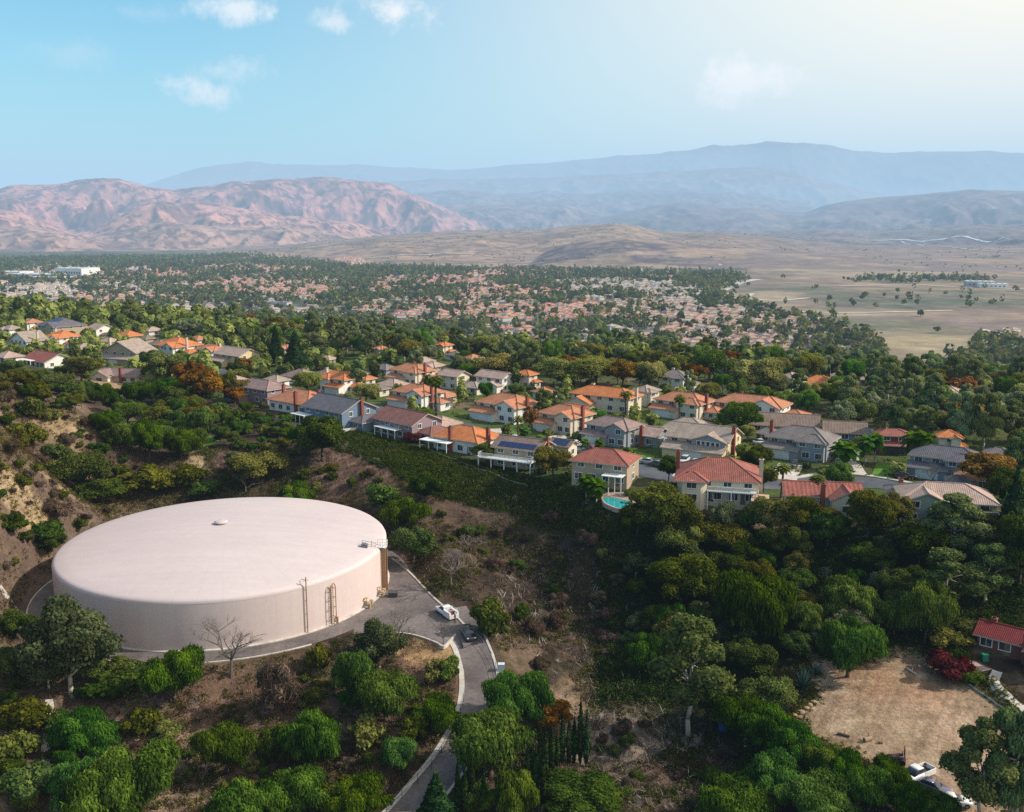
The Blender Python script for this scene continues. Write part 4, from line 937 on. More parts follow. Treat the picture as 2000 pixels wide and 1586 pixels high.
    if not gar or gar != 'C':
        f0, f1 = (x0, x1) if not (gar or wing) else ((x0 + Wd * .58, x1) if (gar == 'L' or wing == 'L') else (x0, x0 + Wd * .42))
        n1 = max(1, int(round((f1 - f0) / 3.6))) if near else 1
        for k in range(n1): u = f0 + (f1 - f0) * (k + .5) / n1; window(root, 'F', u, .75, 1.7, 1.35, bump[2] if bump and bump[0] + .5 < u < bump[1] - .5 else my0)
        if near:
            mb = MB(); u = f0 + (f1 - f0) * (.82 if n1 > 1 else .12); yd = bump[2] if bump and bump[0] < u < bump[1] else my0; mb.box(u - .5, u + .5, yd - .09, yd, -.1, 2.1, 0); mb.box(u + .3, u + .36, yd - .14, yd - .09, .95, 1.05, 1); mb.build('door', [M['wood'], M['steel']], root)
    ns = max(1, int(round(D * .75 / 4.6))) * win[1]
    for k in range(ns):
        y = my0 + (y1 - my0) * (k + .5) / ns
        if st == 2: window(root, 'R', y, 3.6 * hs, 1.2, 1.2, x1)
        if near and k % 2 == 0: window(root, 'R', y, .9, 1.2, 1.2, x1)
    if near:
        for k in range(1): window(root, 'L', (my0 + y1) / 2, 3.6 * hs if st == 2 else .9, 1.3, 1.2, x0)
    for i, (side, f, mt) in enumerate(chim):
        mb = MB(); cw = .42
        if side == 'R': cx, cy, zb = x1 + .42, my0 + (y1 - my0) * f, -1.5
        elif side == 'L': cx, cy, zb = x0 - .42, my0 + (y1 - my0) * f, -1.5
        elif side == 'F': cx, cy, zb = x0 + Wd * f, my0 - .42, -1.5
        else: cx, cy, zb = x0 + Wd * f, (my0 + y1) / 2 + .6, he
        zt = top + .4; mb.box(cx - cw, cx + cw, cy - .42, cy + .42, zb, zt, 0); mb.box(cx - cw - .1, cx + cw + .1, cy - .5, cy + .5, zt, zt + .16, 0); mb.box(cx - .22, cx + .22, cy - .2, cy + .2, zt + .16, zt + .45, 1)
        mb.build('chimney', [M[mt], M['dark']], root)
    if patio:
        side, f0, f1, dep = patio; mb = MB(); zt = 2.65
        u0, u1 = x0 + Wd * f0, x0 + Wd * f1; mb.box(u0, u1, y0 - dep, my0 - .02, zt, zt + .18)
        for u in np.linspace(u0 + .2, u1 - .2, 4): mb.box(u - .08, u + .08, y0 - dep + .1, y0 - dep + .26, -2.0, zt)
        mb.build('patio_cover', M['white'], root)
    if deck:
        f0, f1, dep, zt = deck; u0, u1 = x0 + Wd * f0, x0 + Wd * f1; mb = MB(); mb.box(u0, u1, y0 - dep, my0 - .02, zt - .22, zt)
        for u in np.linspace(u0 + .12, u1 - .12, 5): mb.box(u - .1, u + .1, y0 - dep + .05, y0 - dep + .25, -3.0, zt - .22)
        dk = mb.build('deck', M['white'], root); mb = MB()
        for z in (zt + .12, zt + 1.02): mb.box(u0, u1, y0 - dep + .04, y0 - dep + .12, z, z + .08); mb.box(u0 + .04, u0 + .12, y0 - dep, my0 - .05, z, z + .08); mb.box(u1 - .12, u1 - .04, y0 - dep, my0 - .05, z, z + .08)
        for u in np.arange(u0 + .1, u1, .32): mb.box(u - .03, u + .03, y0 - dep + .05, y0 - dep + .11, zt, zt + 1.05)
        for y in np.arange(y0 - dep + .2, my0 - .1, .32): mb.box(u1 - .11, u1 - .05, y - .03, y + .03, zt, zt + 1.05); mb.box(u0 + .05, u0 + .11, y - .03, y + .03, zt, zt + 1.05)
        mb.build('railing', M['white'], dk)
    if solar:   # on the front slope of the main roof
        f0, f1, v0, v1 = solar; mb = MB(); b = (y1 - my0) / 2 + .55; ze = he - .55 * pitch; nseg = 6
        for i in range(nseg):
            for j in range(2):
                ua, ub = x0 + Wd * (f0 + (f1 - f0) * i / nseg) + .04, x0 + Wd * (f0 + (f1 - f0) * (i + 1) / nseg) - .04; va_, vb = v0 + (v1 - v0) * j / 2 + .01, v0 + (v1 - v0) * (j + 1) / 2 - .01
                q = [(ua, my0 - .55 + b * va_, ze + b * va_ * pitch + .1), (ub, my0 - .55 + b * va_, ze + b * va_ * pitch + .1), (ub, my0 - .55 + b * vb, ze + b * vb * pitch + .1), (ua, my0 - .55 + b * vb, ze + b * vb * pitch + .1)]
                mb.face(q, 0); mb.face([(a[0], a[1], a[2] - .06) for a in q[::-1]], 1)
        mb.build('solar_panel', [M['solar'], M['steel']], root)
    if extra: extra(root, dict(x0=x0, x1=x1, y0=y0, my0=my0, y1=y1, he=he, W=Wd, D=D, top=top, rm=rm, wc=wc))
    return root

B1 = (('R', .35, 'brick'),); B2 = (('R', .3, 'brick'), ('L', .5, 'brick'))
# upper left group
house('grey roofed house with a small gable and porch at the far left', 52, 684, 70, roof='gy', rc='tan', wc='white', gar='L', chim=(('R', .5, 'brickpale'),))
house('grey house with blue solar panels on its roof in the upper left', 122, 652, 76, roof='hip', rc='slate', wc='tan', solar=(.35, .75, .35, .9))
house('white house with a bright orange tiled roof below the solar panel house', 125, 676, 56, roof='hip', rc='orange', wc='white', chim=(('L', .5, 'brickpale'),))
house('narrow white house with a pale tan roof between green trees, upper left', 198, 660, 46, roof='gx', rc='pink', wc='white', asp=.9)
house('house with a long red brown roof and pale rear wall above the wild slope', 95, 714, 82, roof='gx', rc='red', wc='white', asp=1.5, st=1, patio=('F', .1, .6, 2.0))
house('tan two storey house with a front gable and double garage, upper left', 248, 708, 98, roof='gy', rc='tan', wc='tan', gar='C', chim=(('L', .4, 'brickpale'),), rz=-24)
house('long brown roofed house with a red brick chimney on its front wall', 236, 746, 96, rz=-14, roof='gx', rc='mauve', wc='cream', st=1, wing='L', chim=(('F', .62, 'brick'),), asp=1.5, pitch=.5)
house('small orange roofed house peeping over a round green tree, upper left', 253, 664, 44, roof='hip', rc='orange', wc='tan', st=1)
house('small brown roofed house right of the small orange roof, upper left', 288, 670, 30, roof='hip', rc='brown', wc='tan', st=1)
house('small grey roofed house with a white side wall, upper left', 314, 682, 40, roof='hip', rc='grey', wc='white', st=1)
house('white house with a vivid orange roof and two white chimneys, upper left', 350, 694, 78, roof='hip', rc='orange', wc='white', chim=(('R', .4, 'brickpale'), ('T', .45, 'brickpale')))
house('terracotta roofed house with a dark garage, upper left', 413, 704, 66, roof='hip', rc='terra', wc='cream', gar='L', gdoor='dark', chim=(('T', .8, 'brickpale'),))
house('house with a pale pink roof and dark dormer front, upper left', 458, 714, 88, roof='gx', rc='pink', wc='yellow', gar='L', gdoor='dark')
house('low house with a pale tan hip roof behind orange trees', 455, 760, 78, roof='hip', rc='pink', wc='tan', st=1)
house('red and white house at the far left edge of the ridge', 66, 646, 28, roof='hip', rc='terra', wc='white', asp=.9)
# left middle row
house('mauve house with a broad brown hip roof at the edge of the gardens', 503, 784, 108, roof='hip', rc='mauve', wc='mauve', wing='L', asp=1.35)
house('white house with a long terracotta roof and three red chimneys', 594, 800, 118, roof='hip', rc='terra', wc='white', chim=(('L', .5, 'brick'), ('F', .72, 'brick'), ('T', .85, 'brick')), asp=1.5, st=1, pitch=.45, hs=1.25)
house('blue grey house with a slate roof, white patio cover and red chimney', 664, 826, 124, rz=-42, roof='gx', rc='slate', wc='blue', chim=(('R', .55, 'brick'),), patio=('F', -.12, .25, 3.2), asp=1.45, win=(1, 1))
house('long house with a plain maroon gable roof and white patio roof', 796, 848, 128, rz=-44, roof='gx', rc='maroon', wc='mauve', asp=1.55, patio=('F', .2, .75, 2.6), hs=.9)
house('low garage wing with a dusty pink hip roof right of the maroon roof', 862, 842, 66, rz=-44, roof='hip', rc='pink', wc='cream', st=1)
house('dark brown roofed house half hidden by a yellow tree', 590, 746, 66, roof='hip', rc='mauve', wc='white', st=1)
house('white house with a two level vivid orange tiled roof', 660, 764, 84, roof='hip', rc='orange', wc='white', gar='R', chim=(('L', .5, 'brickpale'),))
house('small orange roof just right of a tall thin tree', 714, 752, 34, roof='hip', rc='orange', wc='cream', st=1)
house('grey roofed house at the back of the middle row', 752, 731, 40, roof='hip', rc='grey', wc='grey', st=1)
house('brown and pink roofed house with two chimneys in the back row', 802, 748, 84, roof='hip', rc='terra', wc='cream', gar='L', chim=B1 + (('T', .5, 'brick'),))
house('pale pink hip roofed house at the front left of the back row', 768, 764, 54, roof='hip', rc='pink', wc='cream', st=1)
house('white house with a terracotta hip roof and a dark lower garage roof', 812, 794, 98, roof='hip', rc='terra', wc='white', gar='L', chim=(('T', .55, 'brick'), ('R', .3, 'brick')))
house('dusty pink roofed house behind a tall palm', 888, 758, 52, roof='gx', rc='pink', wc='cream')
house('low house with a wide orange tiled roof and white patio roof', 913, 876, 128, rz=-36, roof='hip', rc='orange', wc='white', st=1, chim=(('F', .42, 'brick'), ('R', .4, 'brick')), patio=('F', -.15, .5, 3.4), asp=1.4, hs=1.35)
# centre
house('pale house with a grey roof and white side wall in the back row', 962, 762, 76, roof='gx', rc='pink', wc='white', wing='R')
house('small bright orange gabled house between brown trees', 1028, 756, 38, roof='hip', rc='orange', wc='cream')
house('white house with an orange hip roof and dormers over its garage', 987, 818, 124, rz=-42, roof='hip', rc='terra', wc='white', gar='L', chim=(('R', .35, 'brick'), ('T', .3, 'brick')))
house('cream house with a terracotta hip roof and dark red garage roof', 1100, 840, 106, rz=-42, roof='hip', rc='terra', wc='cream', gar='L', chim=B1, asp=1.1)
house('wide house with a sprawling orange brown roof and a palm before it', 1178, 800, 132, rz=-34, roof='hip', rc='orange', wc='cream', wing='L', chim=(('T', .25, 'brickpale'), ('R', .5, 'brickpale')), asp=1.6)
house('low wing with a reddish brown gable roof beside the cream house', 1130, 822, 66, rz=-40, roof='gx', rc='terra', wc='cream', st=1, hs=1.2)
def solar_garage(root, q):
    pass
house('tan house with dark solar panels and a long white railed deck', 1022, 908, 112, rz=-28, roof='gx', rc='brown', wc='tan', deck=(-.2, .98, 3.6, 2.75), solar=(.1, .92, .08, .5), asp=1.5, chim=(('R', .5, 'brick'),))
house('low garage with blue solar panels on its roof beside the tan deck house', 1100, 890, 52, rz=-32, roof='gx', rc='brown', wc='cream', st=1, solar=(.08, .92, .1, .9), hs=1.2)
house('tan house with a red brown hip roof facing the swimming pool', 1182, 936, 126, rz=-24, roof='hip', rc='red', wc='tan', patio=('F', .62, .98, 3.0), asp=1.45, win=(1, 1))
house('grey house with a dark porch roof and a brown hip roof', 1196, 864, 118, rz=-40, roof='hip', rc='mauve', wc='grey', gar='L', asp=1.3)
house('low wing with a pinkish gable roof and red chimney beside the round lawn', 1266, 866, 76, rz=-36, roof='gx', rc='pink', wc='grey', st=1, chim=(('F', .5, 'brick'),), hs=1.15)
def big_gable(root, q):
    rf = MB(); wl = MB(); x1 = q['x1'] - .4; x0 = x1 - q['W'] * .55; y0 = q['my0'] - .9
    wl.box(x0, x1, y0, q['my0'] + 1, 2.9, q['he'] - .2); roof_on(rf, wl, x0, x1, y0, q['my0'] + 3.5, q['he'] - .2, 'gy', .36, .5)
    wl.build('gable_front', wallm('grey'), root); rf.build('gable_roof', q['rm'], root); mb = MB()
    for k in range(5): window(root, 'F', x0 + (x1 - x0) * (.22 + .14 * k), 3.5, .8, 1.1, y0, bars=0)
house('big grey brown two storey house with a wide white garage door', 1370, 888, 146, rz=-30, roof='gx', rc='tan', wc='yellow', gar='C', chim=(('R', .3, 'brick'),), asp=1.1, pitch=.45, extra=big_gable)
house('low grey roofed house behind the big grey brown one', 1345, 852, 106, rz=-24, roof='hip', rc='tan', wc='cream', st=1)
house('terracotta roofed house with white dormers behind a tall palm', 1332, 812, 110, rz=-40, roof='hip', rc='terra', wc='cream', gar='L', chim=B1 + (('T', .3, 'brick'),), asp=1.3)
house('terracotta hip roofed house with a dark lower roof, right of centre', 1466, 818, 132, rz=-34, roof='hip', rc='terra', wc='white', gar='L', asp=1.7, chim=(('T', .3, 'brick'),), gdoor='dark')
house('white house with a tall white chimney among the trees', 1318, 760, 56, rz=-26, roof='hip', rc='grey', wc='white', chim=(('T', .4, 'brickpale'),))
house('orange roofed house far back among the trees, centre right', 1312, 724, 34, rz=-26, roof='hip', rc='orange', wc='cream')
def bay(root, q):
    # bay with arched window and a balcony between
    rf = MB(); wl = MB(); x0 = q['x0'] + .2; x1 = x0 + q['W'] * .36; y0 = q['my0'] - 2.4; he = q['he'] - .1
    wl.prism([(x0, q['my0'] + .2), (x0, y0 + 1.1), (x0 + 1.1, y0), (x1 - 1.1, y0), (x1, y0 + 1.1), (x1, q['my0'] + .2)], -2.2, he); roof_on(rf, wl, x0, x1, y0, q['my0'] + 3, he, 'hip', .42, .5)
    wl.build('bay', wallm('cream'), root); rf.build('bay_roof', q['rm'], root); c = (x0 + x1) / 2
    window(root, 'F', c, 3.4, 2.0, 1.1, y0, arch=True); window(root, 'F', c, .5, 2.2, 1.6, y0)
    mb = MB(); u0, u1 = x1 + .1, q['x1'] - .4; mb.box(u0, u1, q['my0'] - 1.9, q['my0'] - .02, 2.7, 2.9)
    for u in (u0 + .2, (u0 + u1) / 2, u1 - .2): mb.box(u - .14, u + .14, q['my0'] - 1.8, q['my0'] - 1.5, -2, 2.7)
    bo = mb.build('balcony', M['white'], root); mb = MB()
    for z in (3.0, 3.8): mb.box(u0, u1, q['my0'] - 1.88, q['my0'] - 1.8, z, z + .07)
    for u in np.arange(u0, u1, .35): mb.box(u - .03, u + .03, q['my0'] - 1.87, q['my0'] - 1.82, 2.9, 3.85)
    mb.build('railing', M['white'], bo)
    for u in np.linspace(u0 + .8, u1 - .8, 3): window(root, 'F', u, .1, 1.1, 2.1, q['my0'])
    mb = MB(); a = u1 - 1.0; mb.face([(a, q['my0'] - .1, 2.4), (a + 3.6, q['my0'] - .1, 2.4), (a + 3.6, q['my0'] - 3.2, 1.7), (a, q['my0'] - 3.2, 1.7)][::-1], 0); mb.face([(a, q['my0'] - .1, 2.36), (a + 3.6, q['my0'] - .1, 2.36), (a + 3.6, q['my0'] - 3.2, 1.66), (a, q['my0'] - 3.2, 1.66)], 0); mb.build('awning', M['awning'], root)
house('cream house with a maroon red roof, arched bay window and balcony', 1402, 966, 150, rz=-14, roof='hip', rc='red', wc='cream', asp=1.35, pitch=.5, extra=bay, chim=(('L', .6, 'brick'), ('R', .35, 'brickpale')))
# right
house('low grey roofed house in the back row, right of centre', 1532, 842, 112, rz=-18, roof='gx', rc='brown', wc='grey', st=1, asp=1.7)
house('grey house with a steep roof with a white edge and a dark chimney', 1562, 890, 134, rz=-34, roof='hip', rc='grey', wc='grey', gar='L', chim=(('L', .45, 'brick'),), asp=1.25, pitch=.5)
house('low brown roofed house with a blue side under trees', 1648, 856, 76, rz=-16, roof='gx', rc='brown', wc='blue', st=1)
house('red brown house with an orange porch roof between palms', 1742, 884, 62, rz=-10, roof='hip', rc='red', wc='redwood', gar='C', gdoor='dark')
house('small house with a pointed orange roof behind the palms', 1850, 886, 44, rz=-14, roof='hip', rc='orange', wc='cream', asp=1.0)
house('large slate roofed house behind a leafless tree on the right', 1846, 930, 132, rz=-32, roof='hip', rc='slate', wc='grey', gar='L', asp=1.4)
house('house with a long vivid red orange tiled roof behind yellow green trees', 1604, 994, 150, rz=-8, roof='gx', rc='red', wc='cream', st=1, asp=1.45, wing='R', tile=.9, hs=1.3, pitch=.5, chim=(('F', .48, 'brick'),))
house('grey green house with a pinkish hip roof and white railed deck', 1842, 1010, 176, rz=-14, roof='hip', rc='pink', wc='green', asp=1.7, deck=(.62, 1.06, 3.2, 2.8), hs=.95)
house('low wing with a grey roof left of the grey green deck house', 1772, 992, 80, rz=-14, roof='hip', rc='grey', wc='green', st=1, asp=1.0, chim=(('T', .3, 'brick'),), hs=1.3)
house('low house with a terracotta roof behind an orange tree on the right', 1914, 950, 92, rz=-20, roof='hip', rc='terra', wc='tan', st=1)
house('small grey roofed house beside the orange tree on the right', 1868, 958, 36, rz=-20, roof='hip', rc='grey', wc='tan', st=1)
house('orange roofed house with white trim among trees, far right of centre', 1600, 758, 52, rz=-20, roof='hip', rc='orange', wc='white', st=1)
house('house with a pinkish tiled roof and white gable among trees', 1660, 748, 60, rz=-20, roof='hip', rc='pink', wc='white', st=1)
house('dusty red roofed house half sunk among the trees on the far right slope', 1722, 756, 40, rz=-20, roof='hip', rc='terra', wc='tan', st=1)
house('bit of a red roofed house at the right edge', 1990, 836, 34, rz=-20, roof='hip', rc='red', wc='cream', st=1)
house('dark red roofed house with white chimneys beside the dirt lot', 1998, 1280, 170, rz=-40, roof='gx', rc='crimson', wc='redwood', st=1, asp=1.7, chim=(('T', .12, 'brick'), ('F', .55, 'brick')), patio=None, tile=.3, wing='R')

# more roofs half hidden in the belt of trees
for i, (px, py, w, rc) in enumerate(((560,700,26,'terra'),(640,712,30,'pink'),(745,702,24,'terra'),(830,716,34,'pink'),(868,694,28,'orange'),(890,704,30,'grey'),(925,722,32,'terra'),(1060,722,26,'pink'),(1130,706,28,'terra'),(1205,722,30,'tan'),(1262,735,28,'terra'),(1370,712,30,'pink'),(1425,730,34,'terra'),(1545,762,40,'pink'),(1700,775,38,'terra'),(1850,790,36,'pink'),(1930,800,38,'grey'),(1790,745,34,'tan'),(1895,750,32,'terra'))):
    house('%s roofed house half hidden in the belt of trees beyond the hillside houses' % {'terra': 'terracotta', 'pink': 'dusty pink', 'orange': 'orange', 'grey': 'grey', 'tan': 'tan'}[rc], px, py, w, rz=random.choice((-38, -30, 40)), roof='hip', rc=rc, wc=random.choice(('white', 'cream', 'tan')), st=random.choice((1, 2)))['group'] = '%s roofs in the belt of trees' % {'terra': 'terracotta', 'pink': 'dusty pink', 'orange': 'orange', 'grey': 'grey', 'tan': 'tan'}[rc]

for i, (px, py, w, rc, st) in enumerate(((18,708,44,'pink',1),(168,690,44,'tan',1),(24,660,34,'tan',2),(215,676,34,'pink',1),(160,650,36,'terra',1),(300,654,32,'pink',1),(388,672,34,'terra',1),(700,742,34,'pink',1),(845,738,40,'pink',2),(925,768,46,'tan',1),(868,786,44,'terra',1),(1065,778,44,'terra',1),(1262,790,44,'tan',2),(1405,812,50,'pink',1),(1500,862,44,'grey',1),(1610,872,48,'tan',1),(1690,862,44,'grey',1),(1805,880,44,'pink',1),(1950,905,58,'grey',1),(1400,860,40,'tan',1),(540,755,44,'tan',1),(640,742,40,'mauve',1),(740,772,36,'grey',1))):
    nm = {'terra': 'terracotta', 'pink': 'dusty pink', 'grey': 'grey', 'tan': 'tan', 'mauve': 'brown'}[rc]
    house('low %s roof peeping out between the garden trees of the hillside houses' % nm, px, py, w, rz=random.choice((-38, -34, 44)), roof='hip', rc=rc, wc=random.choice(('white', 'cream', 'tan')), st=st)['group'] = 'low %s roofs between the garden trees' % nm

# ------------------------------------------------------------------ vegetation
LM = dict(
    pepper=leaf_mat('pepper_leaves', (.010, .022, .004), (.058, .112, .017), (.165, .255, .045), .32),
    oak=leaf_mat('oak_leaves', (.010, .018, .005), (.052, .080, .017), (.13, .168, .036), .3),
    olive=leaf_mat('olive_leaves', (.020, .025, .006), (.105, .112, .024), (.235, .23, .055), .32),
    euc=leaf_mat('eucalyptus_leaves', (.022, .034, .014), (.115, .15, .055), (.24, .28, .105), .35),
    gum=leaf_mat('gum_leaves', (.016, .02, .011), (.105, .12, .058), (.22, .24, .125), .35),
    autumn=leaf_mat('autumn_leaves', (.05, .028, .009), (.19, .105, .026), (.33, .19, .05), .3),
    dark=leaf_mat('conifer_needles', (.006, .014, .006), (.022, .044, .014), (.055, .09, .028), .1),
    palm=leaf_mat('palm_fronds', (.02, .03, .006), (.085, .11, .02), (.24, .23, .08), .25),
    red=leaf_mat('red_leaves', (.03, .008, .005), (.075, .022, .014), (.14, .045, .026), .2),
    dry=leaf_mat('dry_twigs', (.025, .016, .011), (.080, .055, .038), (.22, .16, .115), .1),
    agave=leaf_mat('agave_leaves', (.03, .06, .05), (.07, .13, .11), (.14, .22, .19), .1),
)
def unit(n):
    v = R.normal(size=(n, 3)); return v / np.linalg.norm(v, axis=1, keepdims=True)
def leaf_quads(C, Nn, L, Wd, up=None, jit=.6):
    """diamond leaves at C with normals near Nn; 'up' gives the long axis"""
    n = len(C); Nn = Nn + R.normal(size=(n, 3)) * jit; Nn /= np.linalg.norm(Nn, axis=1, keepdims=True)
    U = unit(n) if up is None else up + R.normal(size=(n, 3)) * .3
    U = U - (U * Nn).sum(1, keepdims=True) * Nn; U /= np.linalg.norm(U, axis=1, keepdims=True) + 1e-9
    V = np.cross(Nn, U); L = np.asarray(L)[:, None] * .5; Wd = np.asarray(Wd)[:, None] * .5
    P = np.stack([C - U * L, C + V * Wd - U * L * .15, C + U * L, C - V * Wd - U * L * .15], 1)
    return P.reshape(-1, 3)
_ico = None
def ico():
    global _ico
    if _ico is None:
        import bmesh
        bm = bmesh.new(); bmesh.ops.create_icosphere(bm, subdivisions=2, radius=1.0); bm.verts.ensure_lookup_table()
        _ico = (np.array([v.co[:] for v in bm.verts]), np.array([[v.index for v in f.verts] for f in bm.faces])); bm.free()
    return _ico
def crown_mesh(name, lobes, mat, n, size, kind='leaf', core=.78, aspect=.62, droop=0.0, shade_lo=.15):
    """lobes rows (x, y, z, rx, ry, rz); many small leaf faces over dark cores"""
    lb = np.array(lobes, float); area = (lb[:, 3] * lb[:, 4] * lb[:, 5]) ** (2 / 3.); pick = R.choice(len(lb), n, p=area / area.sum())
    d = unit(n); d[:, 2] = np.where(d[:, 2] < -.35, -d[:, 2], d[:, 2]); q = lb[pick]
    rad = R.uniform(.70, 1.02, n) + np.abs(R.normal(size=n)) * .13 + .16 * (vnoise(d[:, 0] * 3 + pick * 7.1, d[:, 1] * 3 + d[:, 2] * 3, 4) - .5)
    C = q[:, :3] + d * q[:, 3:] * rad[:, None]
    ins = np.zeros(n, bool)
    for i in range(len(lb)):
        ins |= (((C - lb[i, :3]) / lb[i, 3:]) ** 2).sum(1) < .55
    C, d, pick, q = C[~ins], d[~ins], pick[~ins], q[~ins]; n = len(C)
    Nn = d / q[:, 3:]; Nn /= np.linalg.norm(Nn, axis=1, keepdims=True)
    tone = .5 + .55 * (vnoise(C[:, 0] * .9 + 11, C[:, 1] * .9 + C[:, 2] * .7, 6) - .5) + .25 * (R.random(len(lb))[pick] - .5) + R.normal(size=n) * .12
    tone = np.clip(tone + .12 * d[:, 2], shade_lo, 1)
    sz = size * R.uniform(.7, 1.35, n); up = None
    if kind == 'weep':
        # hanging strands: each start point carries a few leaves going down
        k = 3; off = np.arange(k)[None, :] * (.55 * size) * np.ones((n, 1)); C2 = np.repeat(C, k, 0); C2[:, 2] -= off.ravel() * np.repeat(R.uniform(.4, 1.5, n), k)
        C2[:, :2] += np.repeat(d[:, :2], k, 0) * .06 * off.ravel()[:, None]
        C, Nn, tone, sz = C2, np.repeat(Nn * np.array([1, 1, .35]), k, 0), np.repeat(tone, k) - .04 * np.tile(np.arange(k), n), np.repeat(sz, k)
        up = np.tile(np.array([0, 0, -1.0]), (len(C), 1)); P = leaf_quads(C, Nn, sz * 1.5, sz * .5, up, .35)
    else:
        P = leaf_quads(C, Nn, sz * 1.25, sz * 1.25 * aspect * 1.4, up, .55)
    m = len(C); Q = np.arange(m * 4).reshape(-1, 4); sh = np.repeat(np.clip(tone, 0.02, 1), 4)
    # dark inner cores as degenerate-free quads
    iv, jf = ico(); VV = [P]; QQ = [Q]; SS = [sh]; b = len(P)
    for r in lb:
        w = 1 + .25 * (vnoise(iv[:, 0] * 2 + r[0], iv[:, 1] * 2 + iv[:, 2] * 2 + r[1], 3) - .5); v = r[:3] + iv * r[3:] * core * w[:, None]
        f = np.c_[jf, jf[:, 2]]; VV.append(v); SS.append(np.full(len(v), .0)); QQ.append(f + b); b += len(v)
    V = np.vstack(VV); me = bpy.data.meshes.new(name)
    faces = [tuple(f) for f in QQ[0]]; tri = np.vstack(QQ[1:])[:, :3] if len(QQ) > 1 else np.zeros((0, 3), int)
    nq, nt = len(QQ[0]), len(tri)
    me.vertices.add(len(V)); me.vertices.foreach_set('co', V.astype(np.float32).ravel())
    me.loops.add(nq * 4 + nt * 3); me.loops.foreach_set('vertex_index', np.concatenate([QQ[0].ravel(), tri.ravel()]).astype(np.int32))
    me.polygons.add(nq + nt); me.polygons.foreach_set('loop_start', np.concatenate([np.arange(nq) * 4, nq * 4 + np.arange(nt) * 3]).astype(np.int32))
    me.materials.append(mat); a = me.attributes.new('shade', 'FLOAT', 'POINT'); a.data.foreach_set('value', np.concatenate(SS).astype(np.float32)); me.update(calc_edges=True)
    return me
def trunk_mesh(name, mat, h, r, limbs, seed=0, lean=0.0):
    """tapered trunk with limbs to the given points"""
    mb = MB(); rr = random.Random(seed); p = Vector((0, 0, -.4)); pts = [p]; n = 4
    for k in range(n): pts.append(Vector((lean * (k + 1) / n + rr.uniform(-.08, .08) * h / 4, rr.uniform(-.08, .08) * h / 4, h * (k + 1) / n)))
    for k in range(n): mb.tube(pts[k], pts[k + 1], r * (1 - .13 * k) * (1.25 if k == 0 else 1), r * (1 - .13 * (k + 1)), 7)
    for q in limbs:
        a = pts[rr.choice([2, 3, 4])]; q = Vector(q); mid = a.lerp(q, .5) + Vector((rr.uniform(-.3, .3), rr.uniform(-.3, .3), rr.uniform(0, .5)))
        mb.tube(a, mid, r * .5, r * .32, 5); mb.tube(mid, q, r * .32, r * .1, 5)
    return mb.mesh(name, [mat], True)
def branches_mesh(name, mat, h, spread, seed, levels=4, kids=3, r=.16):
    mb = MB(); rr = random.Random(seed)
    def grow(p, d, l, r, lv):
        q = p + d * l; mb.tube(p, q, r, r * .65, 5 if lv > 1 else 4, caps=False)
        if lv == 0: return
        for k in range(kids + (1 if lv == levels else 0)):
            a = Vector((rr.uniform(-1, 1), rr.uniform(-1, 1), rr.uniform(-.2, .9))).normalized(); nd = (d * .75 + a * spread).normalized()
            grow(q if rr.random() < .7 else p.lerp(q, .65), nd, l * rr.uniform(.6, .85), r * .6, lv - 1)
    grow(Vector((0, 0, -.3)), Vector((rr.uniform(-.1, .1), rr.uniform(-.1, .1), 1)).normalized(), h * .32, r, levels)
    return mb.mesh(name, [mat], False)
def lobes_round(w, h, n, rr, z0=.25, flat=1.0):
    """lobes filling a crown of width w between z0*h and h"""
    a = w / 2; zc = h * (1 + z0) / 2; hz = h * (1 - z0) / 2; L = [(0, 0, zc - .08 * h, a * .58, a * .54, hz * .74)]
    for k in range(n):
        t = 2.39996 * k + rr.random(); e = -0.55 + 1.45 * (k + .5) / n; c = math.sqrt(max(0, 1 - e * e)) if e < 1 else 0; s = rr.uniform(.20, .46); q = rr.uniform(.5, .92)
        L.append((a * q * c * math.cos(t), a * q * c * math.sin(t), zc + hz * rr.uniform(.5, .78) * e, a * s * rr.uniform(.8, 1.3), a * s * rr.uniform(.8, 1.3), a * s * rr.uniform(.6, 1.05) * flat))
    return L
PROTO = {}
def add_proto(kind, crown, trunk, w, h): PROTO.setdefault(kind, []).append((crown, trunk, w, h))
